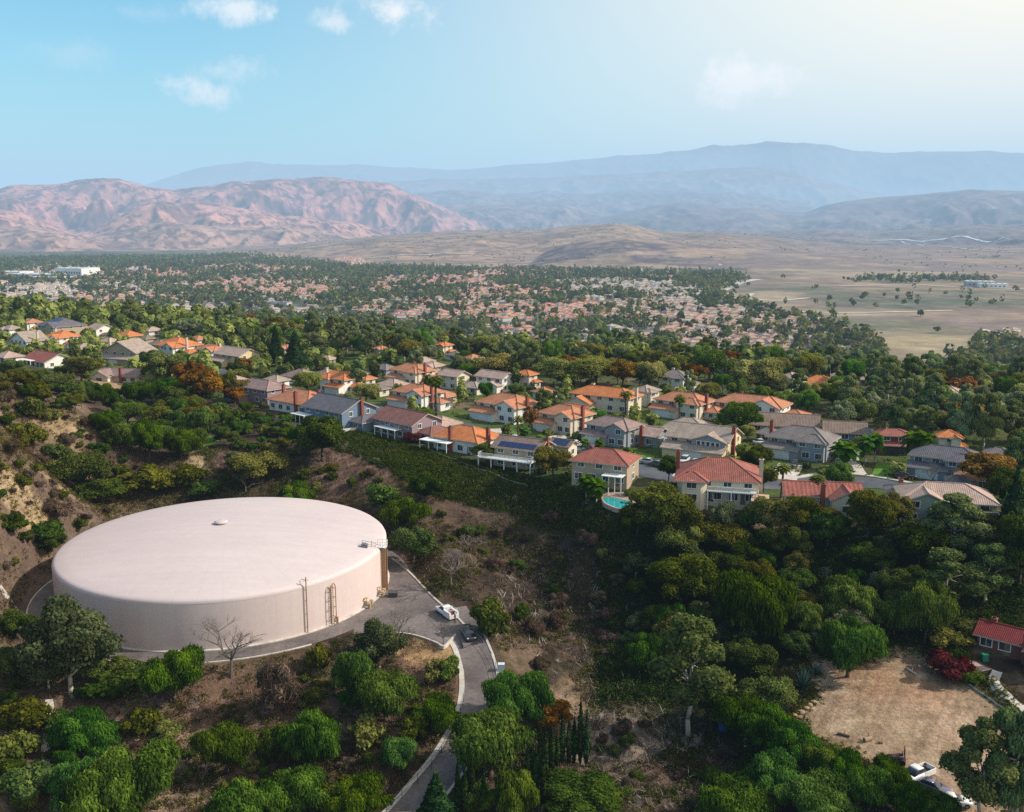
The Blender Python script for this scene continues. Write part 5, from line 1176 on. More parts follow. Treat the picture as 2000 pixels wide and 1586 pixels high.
def make_protos():
    for i in range(4):
        rr = random.Random(100 + i); L = lobes_round(8, 7.4, 11, rr, .12)
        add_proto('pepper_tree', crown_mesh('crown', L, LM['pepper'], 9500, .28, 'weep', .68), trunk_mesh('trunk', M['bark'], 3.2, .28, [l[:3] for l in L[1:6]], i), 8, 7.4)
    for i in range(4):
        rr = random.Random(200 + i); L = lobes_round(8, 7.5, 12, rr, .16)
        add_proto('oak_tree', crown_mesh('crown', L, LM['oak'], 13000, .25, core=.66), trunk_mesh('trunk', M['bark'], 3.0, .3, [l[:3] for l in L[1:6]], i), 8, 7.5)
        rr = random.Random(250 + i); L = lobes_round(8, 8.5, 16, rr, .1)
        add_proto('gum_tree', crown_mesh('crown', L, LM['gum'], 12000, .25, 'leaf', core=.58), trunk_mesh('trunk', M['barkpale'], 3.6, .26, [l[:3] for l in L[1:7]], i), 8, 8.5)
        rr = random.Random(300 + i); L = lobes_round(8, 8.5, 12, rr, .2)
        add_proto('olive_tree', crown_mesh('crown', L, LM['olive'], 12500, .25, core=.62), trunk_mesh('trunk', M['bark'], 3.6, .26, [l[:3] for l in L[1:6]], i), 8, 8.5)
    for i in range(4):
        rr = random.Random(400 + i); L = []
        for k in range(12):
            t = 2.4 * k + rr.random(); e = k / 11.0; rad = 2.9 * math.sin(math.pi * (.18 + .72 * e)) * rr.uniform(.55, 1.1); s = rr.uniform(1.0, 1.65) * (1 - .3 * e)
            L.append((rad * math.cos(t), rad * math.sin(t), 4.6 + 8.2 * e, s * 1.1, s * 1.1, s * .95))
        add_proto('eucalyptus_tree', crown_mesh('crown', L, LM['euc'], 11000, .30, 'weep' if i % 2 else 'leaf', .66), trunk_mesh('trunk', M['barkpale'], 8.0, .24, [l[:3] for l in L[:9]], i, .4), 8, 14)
    for i in range(2):
        rr = random.Random(500 + i); L = lobes_round(6, 7.5, 10, rr, .22)
        add_proto('autumn_tree', crown_mesh('crown', L, LM['autumn'], 3600, .40, core=.6), trunk_mesh('trunk', M['bark'], 3.4, .2, [l[:3] for l in L[1:6]], i), 6, 7.5)
        L = [(0, 0, 1.4 + 7.6 * k / 8, 2.1 * (1 - k / 8.8), 2.1 * (1 - k / 8.8), 1.0) for k in range(9)]
        add_proto('conifer_tree', crown_mesh('crown', L, LM['dark'], 3800, .42, core=.8), trunk_mesh('trunk', M['bark'], 6, .2, [], i), 4.4, 10)
        L = [(0, 0, .5 + 5.6 * k / 9, .36 * math.sin(math.pi * (.2 + .75 * k / 9)), .36 * math.sin(math.pi * (.2 + .75 * k / 9)), .55) for k in range(10)]
        add_proto('cypress_tree', crown_mesh('crown', L, LM['dark'], 1500, .17, core=.85), trunk_mesh('trunk', M['bark'], 2, .07, [], i), .75, 6.5)
    for nm, mt, n, w, h, s in (('green_shrub', 'oak', 1500, 3.2, 2.2, .30), ('olive_shrub', 'olive', 1300, 3.2, 2.0, .28), ('bright_shrub', 'pepper', 1300, 3.2, 2.3, .30), ('red_shrub', 'red', 1100, 3.0, 2.2, .27), ('dry_shrub', 'dry', 3000, 3.2, 2.0, .42)):
        for i in range(3):
            rr = random.Random(600 + i); L = lobes_round(w, h, 7, rr, -.15)
            add_proto(nm, crown_mesh('foliage', L, LM[mt], n * (1 if mt == 'dry' else 2), s * (1 if mt == 'dry' else .72), core=.70 if mt != 'dry' else .3, aspect=.62 if mt != 'dry' else .09), None if nm != 'dry_shrub' else branches_mesh('twigs', M['deadwood'], h * 1.15, .8, i, 3, 4, .05), w, h)
    for i in range(3):
        add_proto('bare_tree', None, branches_mesh('branches', M['deadwood'], 8.0, .7, 700 + i, 5, 3, .17), 7, 8.5)
        add_proto('dead_bush', None, branches_mesh('twigs', M['deadwood'], 3.4, 1.0, 730 + i, 4, 3, .07), 4.4, 3.4)
    # palms
    def fronds(name, n, l, fan, seed, mat, z):
        rr = np.random.default_rng(seed); V = []; Q = []; S_ = []
        for k in range(n):
            t = 2.4 * k; e = math.radians(75 - 125 * (k + .5) / n); ln = l * rr.uniform(.85, 1.1); d = np.array([math.cos(t) * math.cos(e), math.sin(t) * math.cos(e), math.sin(e)]); side = np.array([-math.sin(t), math.cos(t), 0]); p = np.array([0, 0, z]); seg = 6
            for j in range(seg):
                f0, f1 = j / seg, (j + 1) / seg
                c = lambda f: p + d * ln * f + np.array([0, 0, -1]) * ln * .55 * f * f
                w = lambda f: (.5 * f if f < .75 else .5 * (1 - f) * 3 + .02) * l * .55 if fan else .30 * l * (1 - .75 * abs(f - .45)) * (1 if f < .98 else .1)
                for sg in (-1, 1):
                    a, b = c(f0), c(f1); dr = np.array([0, 0, -.45 if not fan else -.1]); ea, eb = a + side * sg * w(f0) + dr * w(f0), b + side * sg * w(f1) * (.86 if j % 2 else 1) + dr * w(f1)
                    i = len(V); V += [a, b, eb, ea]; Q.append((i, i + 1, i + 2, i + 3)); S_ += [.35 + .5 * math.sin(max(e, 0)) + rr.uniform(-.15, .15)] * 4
        return np_mesh(name, np.array(V), np.array(Q), [mat], {'shade': np.clip(np.array(S_), 0, 1)})
    for i in range(2):
        tb = MB()
        for k in range(6): tb.tube((.05 * math.sin(k + i), .05 * k * .3, 1.6 * k - .3), (.05 * math.sin(k + 1 + i), .05 * (k + 1) * .3, 1.6 * (k + 1) - .3), .24 - .012 * k, .24 - .012 * (k + 1), 8)
        tb.tube((0, 0, 8.6), (0, 0, 9.3), .42, .3, 8)
        add_proto('fan_palm', fronds('fronds', 46, 1.75, True, 40 + i, LM['palm'], 9.5), tb.mesh('trunk', [M['bark']], True), 3.4, 11)
        tb = MB()
        for k in range(5): tb.tube((0, 0, 1.2 * k - .3), (0, 0, 1.2 * (k + 1) - .3), .2 - .01 * k, .2 - .01 * (k + 1), 8)
        add_proto('feather_palm', fronds('fronds', 22, 3.3, False, 50 + i, LM['pepper'], 6.0), tb.mesh('trunk', [M['barkpale']], True), 5.6, 8.2)
    V = []; Q = []; S_ = []
    for k in range(34):
        t = 2.4 * k; e = math.radians(15 + 65 * k / 34); d = np.array([math.cos(t) * math.cos(e), math.sin(t) * math.cos(e), math.sin(e)]); sd = np.array([-math.sin(t), math.cos(t), 0]) * .13
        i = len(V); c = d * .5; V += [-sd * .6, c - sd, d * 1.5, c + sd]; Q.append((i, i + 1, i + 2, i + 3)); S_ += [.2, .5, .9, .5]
    add_proto('agave', np_mesh('leaves', np.array(V), np.array(Q), [LM['agave']], {'shade': np.array(S_)}), None, 2.4, 1.6)
make_protos()
# the sunlit hilltop trees: sunlight put into paler leaf colours, on the same crowns
FARM = dict(olive_tree=leaf_mat('sunlit_olive_leaves', (0.036, 0.042, 0.012), (0.198, 0.204, 0.054), (0.408, 0.396, 0.120), .35), oak_tree=leaf_mat('sunlit_oak_leaves', (0.024, 0.042, 0.012), (0.102, 0.150, 0.036), (0.228, 0.288, 0.072), .3),
    gum_tree=leaf_mat('sunlit_gum_leaves', (0.036, 0.048, 0.022), (0.180, 0.204, 0.102), (0.360, 0.384, 0.204), .35), eucalyptus_tree=leaf_mat('sunlit_eucalyptus_leaves', (0.036, 0.054, 0.024), (0.168, 0.210, 0.090), (0.336, 0.384, 0.168), .35), pepper_tree=leaf_mat('sunny_pepper_leaves', (0.024, 0.048, 0.010), (0.108, 0.198, 0.036), (0.264, 0.408, 0.090), .35))
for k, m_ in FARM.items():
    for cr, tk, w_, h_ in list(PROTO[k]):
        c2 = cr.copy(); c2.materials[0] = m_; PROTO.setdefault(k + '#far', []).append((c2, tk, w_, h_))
CATS = dict(fan_palm='palm tree', feather_palm='palm tree', agave='agave', dead_bush='bush', hedge='hedge')
TREES = []
def place(kind, p, w, h, label, group=None, rz=None, pi=None, far=False):
    pr = PROTO.get(kind + '#far', PROTO[kind]) if far else PROTO[kind]; k = random.randrange(len(pr)) if pi is None else pi % len(pr); cr, tk, w0, h0 = pr[k]
    cat = CATS.get(kind, 'shrub' if 'shrub' in kind else 'tree')
    t = thing(kind, label, cat, (p[0], p[1], p[2] - .05), random.uniform(0, 6.28) if rz is None else rz, group, (w / w0 * (q := random.uniform(.86, 1.16)), w / w0 / q, h / h0))
    if tk is not None: link(bpy.data.objects.new('trunk' if kind not in ('bare_tree', 'dead_bush', 'dry_shrub') else ('branches' if kind == 'bare_tree' else 'twigs'), tk), t)
    if cr is not None: link(bpy.data.objects.new({'agave': 'leaves', 'fan_palm': 'fronds', 'feather_palm': 'fronds'}.get(kind, 'foliage' if 'shrub' in kind else 'crown'), cr), t)
    TREES.append((p[0], p[1], w / 2)); return t
def plant(kind, px, py, wpx, hpx, label, group=None, **k):
    """px, py is where the trunk meets the ground in the photograph"""
    py2 = min(py, 1640); p = hit(px, py2); sc = scale_at(p); w = wpx / sc; h = hpx / sc
    dep = math.atan2(ZC - p[2], math.hypot(p[0], p[1])); h = max((h - .25 * w * math.sin(dep)) / math.cos(dep), .25 * w)
    return place(kind, p, w, h, label, group, **k)
NEAR = [
 # in front of the tank
 ('gum_tree',140,1360,160,200,'large grey green tree overlapping the left end of the tank'),
 ('gum_tree',95,1345,95,90,'dark shrubby tree in the shade at the far left below the tank'),
 ('pepper_tree',342,1368,122,108,'bright green tree right below the front of the tank ring road'),
 ('oak_tree',185,1325,60,46,'small dark tree at the kerb beside the grey green tree'),
 ('green_shrub',250,1312,66,34,'low shrub overlapping the kerb left of the bright green tree'),
 ('dry_shrub',545,1385,84,100,'grey half dead shrub below the tank, right of the leafless tree'),
 ('pepper_tree',688,1365,86,98,'bright green weeping tree, left of a touching pair below the tank pad'),
 ('pepper_tree',752,1408,118,104,'bright green weeping tree, right of a touching pair below the tank pad'),
 ('pepper_tree',690,1390,50,50,'small round green tree in front of the touching pair below the tank pad'),
 ('gum_tree',742,1310,98,104,'dark bushy tree at the edge of the pad beside the tank pipes'),
 ('bare_tree',780,1245,70,66,'small leafless tree leaning beside the dark bushy tree by the tank pipes'),
 ('olive_shrub',622,1305,48,52,'small sparse tree at the kerb in front of the pole on the tank'),
 ('bare_tree',452,1322,160,138,'leafless grey tree standing before the front wall of the tank'),
 ('bare_tree',868,1262,66,62,'small leafless tree on the dry bank below the white service truck'),
 ('bright_shrub',880,1328,48,48,'round green shrub beside the broad gutter of the service road'),
 ('olive_shrub',850,1330,52,40,'olive shrub left of the round green shrub by the gutter'),
 ('pepper_tree',857,1430,84,74,'round green tree left of the curve of the service road'),
 ('olive_shrub',812,1445,64,48,'low olive shrub left of the round green tree by the road curve'),
 ('olive_shrub',715,1455,80,60,'olive bush in the middle of the knoll below the touching pair of trees'),
 ('pepper_tree',445,1510,112,98,'round weeping green tree left of centre on the knoll below the tank'),
 ('pepper_tree',545,1495,66,78,'narrow weeping green tree between two rounder ones on the knoll'),
 ('pepper_tree',616,1510,108,118,'tall round weeping green tree in the middle of the knoll'),
 ('pepper_tree',786,1505,74,66,'small round weeping tree at the right end of the knoll'),
 ('pepper_tree',176,1480,124,96,'upper one of the big green trees in the lower left corner'),
 ('pepper_tree',248,1610,176,150,'big weeping green tree filling the lower left corner'),
 ('pepper_tree',150,1590,120,110,'green tree in the dark at the very bottom left'),
 ('pepper_tree',470,1640,156,118,'wide green tree cut off by the bottom edge, left of centre'),
 ('pepper_tree',566,1600,134,104,'round weeping tree near the bottom edge below the knoll'),
 ('pepper_tree',702,1608,116,92,'green tree at the bottom edge beside the kerb of the road'),
 ('olive_shrub',640,1580,70,52,'dark olive shrub between two green trees at the bottom edge'),
 ('green_shrub',220,1360,110,56,'dark shrub under the big grey green tree, left part'),
 ('green_shrub',265,1330,70,40,'dark shrub under the ring road kerb left of the bright green tree'),
 ('olive_shrub',275,1435,74,52,'speckled olive shrub in the middle left of the knoll'),
 ('olive_shrub',330,1440,56,34,'low olive shrub right of the speckled one on the knoll'),
 ('dead_bush',318,1385,70,40,'grey dead brush under the bright tree before the tank'),
 ('dead_bush',385,1390,60,40,'grey dead brush right of the bright tree before the tank'),
 ('olive_shrub',610,1370,50,30,'low brown green shrub left of the touching pair of trees'),
 # the left edge
 ('olive_shrub',40,1420,100,60,'speckled light green shrub at the left edge above the drain'),
 ('olive_shrub',30,1480,90,60,'wide olive shrub at the left edge beside the drain'),
 ('green_shrub',60,1550,110,70,'dark green shrub in the bottom left corner'),
 ('oak_tree',20,1330,70,70,'dark round tree at the left edge under the tank level'),
 ('oak_tree',30,1250,80,60,'dark tree at the left edge beside the short drain'),
 # right of the road
 ('pepper_tree',1012,1425,120,116,'bright green weeping tree right of the service road'),
 ('autumn_tree',1080,1430,70,66,'brownish tree behind the bright tree right of the service road'),
 ('pepper_tree',958,1515,152,130,'large dark green weeping tree beside the road bend'),
 ('pepper_tree',1008,1610,98,108,'green tree at the bottom edge in front of the cypress row'),
 ('pepper_tree',935,1590,70,60,'dark low tree at the bottom edge left of the cypress row'),
 ('conifer_tree',852,1610,76,104,'dark conical tree on the road side at the bottom edge'),
 ('oak_tree',1130,1590,150,80,'dark tree in the shade under the cypress row'),
 ('fan_palm',1182,1600,70,64,'small palm in the shade at the bottom centre'),
 ('dead_bush',1265,1495,90,90,'grey leafless shrub on the pale slope right of the cypress row'),
 ('dead_bush',1340,1470,120,60,'pile of fallen grey branches under the tall pale trunked tree'),
 ('dead_bush',1255,1285,90,60,'white dead branches on the canyon slope'),
 # canyon and the trees before the houses
 ('eucalyptus_tree',1345,1440,156,246,'tall green tree with a pale forked trunk in the canyon'),
 ('pepper_tree',1462,1262,142,158,'big bright green weeping tree in the middle of the canyon wood'),
 ('olive_tree',1330,1100,96,90,'yellow green tree at the top of the canyon wood'),
 ('olive_tree',1330,1205,122,130,'olive brown tree left of the big bright weeping tree'),
 ('olive_tree',1325,1285,92,98,'olive tree above the tall pale trunked one'),
 ('olive_tree',1395,1180,60,60,'yellowish bush left of the big weeping tree'),
 ('oak_tree',1465,1325,96,78,'dark green tree left of the blue green agaves'),
 ('oak_tree',1500,1400,110,90,'dark green tree beside the agaves at the lot edge'),
 ('oak_tree',1405,1420,100,90,'dark tree right of the pale forked trunk'),
 ('pepper_tree',1655,1322,116,122,'round dark weeping tree at the top left of the dirt lot'),
 ('pepper_tree',1570,1250,84,82,'dark weeping tree above the blue green agaves'),
 ('pepper_tree',1662,1222,122,96,'broad dark green tree behind the round weeping one'),
 ('pepper_tree',1806,1262,90,134,'tall green weeping tree left of the red brown hedge'),
 ('pepper_tree',1745,1250,64,86,'narrow green tree beside the tall weeping one'),
 ('oak_tree',1552,1160,68,54,'small round tree in the shade of the upper canyon wood'),
 ('dead_bush',1612,1135,70,50,'grey leafless bush in the upper canyon wood'),
 ('eucalyptus_tree',1842,1210,128,146,'tree with a long pale leaning trunk above the dark red house'),
 ('eucalyptus_tree',1925,1180,110,130,'green tree right of the leaning pale trunk'),
 ('olive_tree',1298,1068,122,128,'large round olive tree left of the cream balcony house'),
 ('olive_tree',1245,1050,70,76,'olive tree beside the swimming pool'),
 ('olive_tree',1400,1075,92,64,'yellow olive tree below the cream balcony house'),
 ('olive_tree',1500,1060,84,100,'olive green tree right of the cream balcony house'),
 ('olive_tree',1562,1056,76,96,'yellow green tree before the long red orange roof'),
 ('oak_tree',1615,1075,84,82,'round green tree before the long red orange roof'),
 ('olive_tree',1692,1065,100,118,'tree with a visible trunk right of the long red orange roof'),
 ('olive_tree',1745,1040,70,84,'olive tree before the low grey roofed wing'),
 ('eucalyptus_tree',1862,1100,138,148,'blue green feathery tree before the white railed deck on the right'),
 ('oak_tree',1795,1110,112,96,'dark round tree below the blue green feathery one'),
 ('oak_tree',1700,1120,90,64,'dark tree in the wood below the long red orange roof'),
 ('oak_tree',1450,1110,90,66,'dark tree in the wood below the cream balcony house'),
 ('oak_tree',1905,1110,90,80,'dark tree right of the feathery blue green one'),
 ('conifer_tree',1975,1060,70,150,'tall dark tree at the right edge beside the houses'),
 ('oak_tree',1990,1150,100,150,'dark tree mass at the right edge above the dark red house'),
 ('oak_tree',1960,1000,70,90,'dark green tree right of the white railed deck'),
 # the hedge line at the lot
 ('pepper_tree',1425,1610,142,96,'green tree at the bottom edge right of the palm'),
 ('eucalyptus_tree',1905,1618,136,216,'tall tree with pale stems in the lower right, left of two'),
 ('eucalyptus_tree',1980,1618,150,240,'tall tree in the lower right corner, right of two'),
 ('red_shrub',1848,1322,76,54,'dark red brown hedge before the dark red house'),
 ('red_shrub',1886,1316,40,34,'orange red bush beside the pink courtyard'),
 ('green_shrub',1900,1330,60,24,'low garden shrub along the white path'),
 ('olive_shrub',1855,1255,90,36,'light green shrub bank above the red brown hedge'),
 ('olive_shrub',1890,1235,70,30,'light green shrub on the slope above the dark red roof'),
 ('agave',1570,1342,42,46,'blue green agave at the left edge of the dirt lot'),
 ('agave',1596,1316,30,24,'smaller agave above the big one at the lot edge'),
 ('agave',1528,1390,34,26,'small agave left of the orange rocks'),
 # behind the tank
 ('pepper_tree',792,1040,84,70,'bright green weeping tree behind the right end of the tank'),
 ('oak_tree',808,1100,90,78,'dark tree right of the ladder on the tank'),
 ('bare_tree',882,1148,100,96,'brown leafless tree on the slope above the asphalt pad'),
 ('dead_bush',920,1080,90,60,'grey leafless bush above the brown leafless tree'),
 ('pepper_tree',582,990,80,50,'bright green tree just behind the far rim of the tank'),
 ('green_shrub',960,1240,76,74,'yellow green shrub above the bend of the service road'),
 ('oak_tree',830,985,70,64,'dark round shrub tree on the slope between the tank and the houses'),
 ('bright_shrub',750,985,60,46,'pale speckled cactus like shrub behind the tank'),
 ('oak_tree',630,900,110,92,'dark tree below the blue grey house'),
 ('olive_tree',505,945,110,70,'brownish shrubby tree behind the tank'),
 ('dead_bush',480,960,90,60,'grey leafless shrub behind the far rim of the tank'),
 ('oak_tree',155,965,98,92,'big green shrub tree on the wild slope left of the tank'),
 ('green_shrub',110,895,50,34,'green shrub above the big shrub tree on the wild slope'),
 ('olive_shrub',55,870,60,50,'olive shrub high on the wild slope at the left'),
 ('green_shrub',55,815,50,44,'green shrub near the top of the wild slope'),
 ('oak_tree',200,985,90,60,'dark shrub below the big shrub tree left of the tank'),
 ('olive_shrub',290,955,110,52,'broad olive shrub behind the left half of the tank'),
 ('olive_shrub',355,950,80,46,'olive shrub right of the broad one behind the tank'),
 ('green_shrub',400,965,70,30,'low green shrub at the far rim of the tank'),
 ('green_shrub',80,1060,70,50,'dark shrub on the slope just left of the tank roof'),
 ('green_shrub',20,1040,60,46,'dark green shrub at the left edge beside the tank'),
 ('dry_shrub',110,1010,70,40,'dry shrub on the yellow slope left of the tank'),
 ('oak_tree',95,1085,60,50,'dark shrub in the shadow at the left end of the tank'),
 # the grove behind
 ('pepper_tree',200,848,52,46,'darkest left tree of the green grove behind the tank'),
 ('pepper_tree',250,832,62,54,'bright tree in the left half of the green grove'),
 ('pepper_tree',275,795,60,54,'top tree of the green grove under the long brown roofed house'),
 ('pepper_tree',292,895,74,76,'tall front tree of the green grove'),
 ('pepper_tree',354,898,72,62,'right front tree of the green grove'),
 ('pepper_tree',392,858,66,66,'tree at the right side of the green grove'),
 ('pepper_tree',346,825,54,50,'small bright tree high in the green grove'),
 ('olive_tree',305,835,60,50,'brownish olive tree in the middle of the green grove'),
 ('pepper_tree',240,880,60,56,'dark tree low in the green grove'),
 ('pepper_tree',330,790,64,54,'green tree at the top right of the green grove'),
 ('bright_shrub',452,838,36,32,'small round light green shrub right of the green grove'),
 ('green_shrub',430,820,60,36,'green shrub above the small round light one'),
 ('autumn_tree',400,800,62,88,'orange brown tree before the low tan hip roof'),
 ('autumn_tree',372,770,56,70,'yellow brown tree left of the orange one'),
 ('olive_tree',330,755,80,72,'large olive tree right of the long brown roofed house'),
 ('olive_tree',160,748,66,58,'olive brown tree left of the long brown roofed house'),
 ('oak_tree',110,764,70,36,'dark green tree below the long red brown roof'),
 ('oak_tree',30,742,54,44,'dark tree at the left end of the wild ridge'),
 ('green_shrub',140,775,60,34,'bright green shrub at the top of the wild slope'),
 ('olive_tree',600,775,54,54,'yellow green tree before the dark brown roof'),
 ('eucalyptus_tree',700,765,40,70,'thin tall tree beside the vivid orange roof'),
 ('olive_tree',715,790,44,46,'orange green tree behind the blue grey house'),
 ('oak_tree',830,850,30,40,'dark small tree before the white gable end'),
 ('red_shrub',805,865,36,24,'red brown bush at the foot of the white gable end'),
 ('autumn_tree',1036,850,34,62,'red leafed tree left of the cream house'),
 ('olive_tree',950,905,56,44,'yellow green tree before the low orange roof'),
 ('olive_tree',1080,935,80,66,'bushy tree between the deck house and the pool house'),
 ('bright_shrub',1100,945,24,26,'clipped light green hedge block beside the lawn'),
 ('oak_tree',1306,940,46,52,'round green street tree at the bend of the street'),
 ('oak_tree',1478,925,60,56,'dark round tree on the small lawn by the street'),
 ('oak_tree',1445,850,76,70,'round green tree behind the big grey brown house'),
 ('autumn_tree',1925,965,96,92,'large orange brown tree on the right'),
 ('bare_tree',1822,955,40,60,'white leafless tree before the slate roofed house'),
 ('olive_tree',1880,860,70,70,'yellow green tree behind the pointed orange roof'),
 ('oak_tree',1765,770,64,60,'vivid dark green round tree at the far edge of the houses'),
 ('olive_tree',1478,780,100,90,'broad golden olive tree behind the terracotta roofs'),
 ('olive_tree',1100,770,110,80,'broad brown olive tree in the tree belt, centre'),
 ('olive_tree',1165,760,70,70,'olive tree right of the broad brown one in the belt'),
 ('oak_tree',1385,745,76,66,'flat topped dark green tree in the valley edge'),
 ('olive_tree',980,745,90,60,'yellow olive tree in the belt left of centre'),
 ('conifer_tree',540,715,36,80,'dark pointed tree in the belt left of centre'),
 ('conifer_tree',578,735,60,90,'dark green broad pointed tree in the belt'),
 ('fan_palm',1326,838,30,74,'tall palm before the terracotta house with white dormers'),
 ('fan_palm',1222,812,34,54,'palm before the sprawling orange brown roof'),
 ('fan_palm',1526,972,38,74,'tall fan palm left of the long red orange roof'),
 ('fan_palm',1594,985,40,64,'second tall fan palm, before the long red orange roof'),
 ('fan_palm',852,812,38,86,'tall bushy palm behind the long maroon roof'),
 ('fan_palm',1012,870,24,64,'thin palm behind the tan deck house'),
 ('feather_palm',1024,866,26,40,'smaller leaning palm right of the thin one'),
 ('feather_palm',1145,975,44,58,'left one of the two feathery palms at the pool'),
 ('feather_palm',1165,985,44,60,'right one of the two feathery palms at the pool'),
 ('feather_palm',1066,902,34,40,'bright palm behind the solar panels'),
 ('feather_palm',1170,888,24,38,'slim palm beside the round lawn'),
 ('feather_palm',1142,885,22,36,'dark palm left of the bright red car'),
 ('feather_palm',1648,920,64,70,'large arching palm left of the pale driveway'),
 ('feather_palm',1690,905,40,66,'left one of the tall palms beside the red brown house'),
 ('feather_palm',1708,903,40,68,'second of the tall palms beside the red brown house'),
 ('feather_palm',1782,908,50,80,'tall palm right of the red brown house'),
 ('feather_palm',1802,912,50,82,'outer tall palm right of the red brown house'),
 ('feather_palm',1545,1000,30,44,'small palm against the long red orange roof'),
 ('feather_palm',1460,835,30,28,'low palm before the terracotta hip roof'),
]
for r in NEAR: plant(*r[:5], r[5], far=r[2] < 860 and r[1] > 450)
# loose shrubs and small trees of the wild slopes, scattered over the ground
def scatter_plants(poly, n, kinds, wr, label, group, gap=1.6):
    k = 0; tries = 0
    while k < n and tries < n * 40:
        tries += 1; px = random.uniform(min(p[0] for p in poly), max(p[0] for p in poly)); py = random.uniform(min(p[1] for p in poly), max(p[1] for p in poly))
        if not inpoly(np.array([px]), np.array([py]), poly)[0]: continue
        p = hit(px, min(py, 1640)); w = random.uniform(*wr); ax, ay = p[0], p[1]
        if math.hypot(ax - TANK[0], ay - TANK[1]) < 37.5 + w / 2 or inpoly(np.array([ax]), np.array([ay]), LOT)[0] or inpoly(np.array([ax]), np.array([ay]), PAD)[0]: continue
        bd, _, bw = polydist(np.array([ax]), np.array([ay]), ROADS)
        if bd[0] < bw[0] + .8 + w / 2: continue
        if any((ax - a) ** 2 + (ay - b) ** 2 < (gap * .5 * (c + w / 2)) ** 2 for a, b, c in TREES): continue
        kd = random.choice(kinds); nm = {'dry_shrub': 'dry', 'dead_bush': 'leafless', 'olive_shrub': 'olive', 'green_shrub': 'dark green', 'bright_shrub': 'light green', 'pepper_tree': 'weeping green', 'oak_tree': 'dark round', 'olive_tree': 'olive', 'gum_tree': 'grey green', 'autumn_tree': 'orange brown'}[kd]
        h = w * random.uniform(.55, .8) if 'shrub' in kd else w * random.uniform(.85, 1.15)
        place(kd, p, w, h, nm + ' ' + label, nm + ' ' + group); k += 1
WILD = [
 ([(0,760),(120,800),(240,880),(330,930),(150,1040),(0,1150)], 70, ['olive_shrub','green_shrub','dry_shrub','dry_shrub'], (1.6,4.4), 'shrub on the wild slope left of the tank', 'shrubs on the wild slope', 1.3),
 ([(330,900),(470,880),(620,860),(740,900),(760,985),(600,960),(330,955)], 40, ['olive_shrub','dry_shrub','dead_bush','green_shrub'], (1.8,4.0), 'shrub on the slope just behind the tank', 'shrubs behind the tank', 1.3),
 ([(0,738),(190,728),(215,800),(130,805),(0,775)], 44, ['oak_tree','olive_tree','olive_tree','pepper_tree'], (2.8,5), 'tree in the clump at the top of the wild slope, far left', 'clump at the top of the wild slope', 1.0),
 ([(280,712),(480,735),(475,800),(400,842),(300,790)], 26, ['oak_tree','olive_tree','olive_tree','autumn_tree'], (4.5,8), 'tree in the thicket between the long brown roof and the mauve house', 'thicket beside the mauve house', 1.0),
 ([(430,800),(560,822),(650,852),(560,885),(420,880)], 46, ['green_shrub','olive_shrub','bright_shrub','pepper_tree'], (2.2,4.5), 'plant on the green bank below the mauve house', 'plants on the bank below the mauve house', 1.0),
 ([(180,775),(420,790),(480,860),(390,905),(220,892)], 30, ['pepper_tree','pepper_tree','oak_tree','olive_tree'], (4,7), 'tree in the thick of the green grove behind the tank', 'trees of the green grove', 1.1),
 ([(220,1350),(560,1330),(870,1340),(860,1480),(720,1586),(250,1586),(130,1450)], 75, ['olive_shrub','olive_shrub','green_shrub','dry_shrub','bright_shrub'], (1.0,2.6), 'shrub between the trees on the knoll below the tank', 'shrubs on the knoll', 1.1),
 ([(0,1300),(130,1300),(200,1586),(0,1586)], 18, ['olive_shrub','green_shrub','pepper_tree','oak_tree'], (1.6,4.0), 'plant in the lower left corner', 'plants in the lower left corner', 1.2),
 ([(800,980),(960,960),(1120,1030),(1230,1100),(1240,1290),(1080,1350),(960,1230),(830,1110)], 46, ['dry_shrub','dry_shrub','dead_bush','dead_bush','olive_shrub','green_shrub'], (1.8,4.4), 'shrub on the canyon slope right of the tank', 'shrubs on the canyon slope', 1.15),
 ([(1220,1060),(1960,1080),(1960,1180),(1700,1250),(1560,1290),(1250,1330)], 40, ['oak_tree','pepper_tree','olive_tree','gum_tree'], (4,7.5), 'tree in the canyon wood between the houses and the dirt lot', 'trees of the canyon wood', 1.05),
 ([(1120,1380),(1300,1420),(1420,1420),(1420,1586),(1160,1586)], 20, ['dead_bush','dry_shrub','green_shrub'], (1.6,3.4), 'shrub at the canyon bottom right of the cypress row', 'shrubs at the canyon bottom', 1.3),
 ([(1230,1030),(1960,1040),(1980,1085),(1240,1095)], 18, ['olive_tree','oak_tree','gum_tree'], (3.5,6), 'tree in the screen just below the row of houses on the right', 'screen of trees below the right houses', 1.05),
]
for q in WILD: scatter_plants(*q)
# clipped italian cypresses in a row
for x, tp, bs in ((1037,1450,1510),(1055,1446,1517),(1065,1450,1520),(1077,1437,1504),(1087,1450,1494),(1098,1421,1487),(1111,1427,1487),(1121,1424,1487),(1133,1398,1489),(1145,1418,1494)):
    plant('cypress_tree', x, bs + 4, 12, 1.3 * (bs - tp + 4), 'thin dark cypress in the row right of the service road bend', 'thin dark cypresses in a row')
for x, bs in ((895,1590),(908,1602),(922,1585),(945,1606),(1030,1560),(1046,1565),(1060,1570)):
    plant('cypress_tree', x, bs, 13, 100, 'thin dark cypress in the deep shade at the bottom edge', 'cypresses in the deep shade')
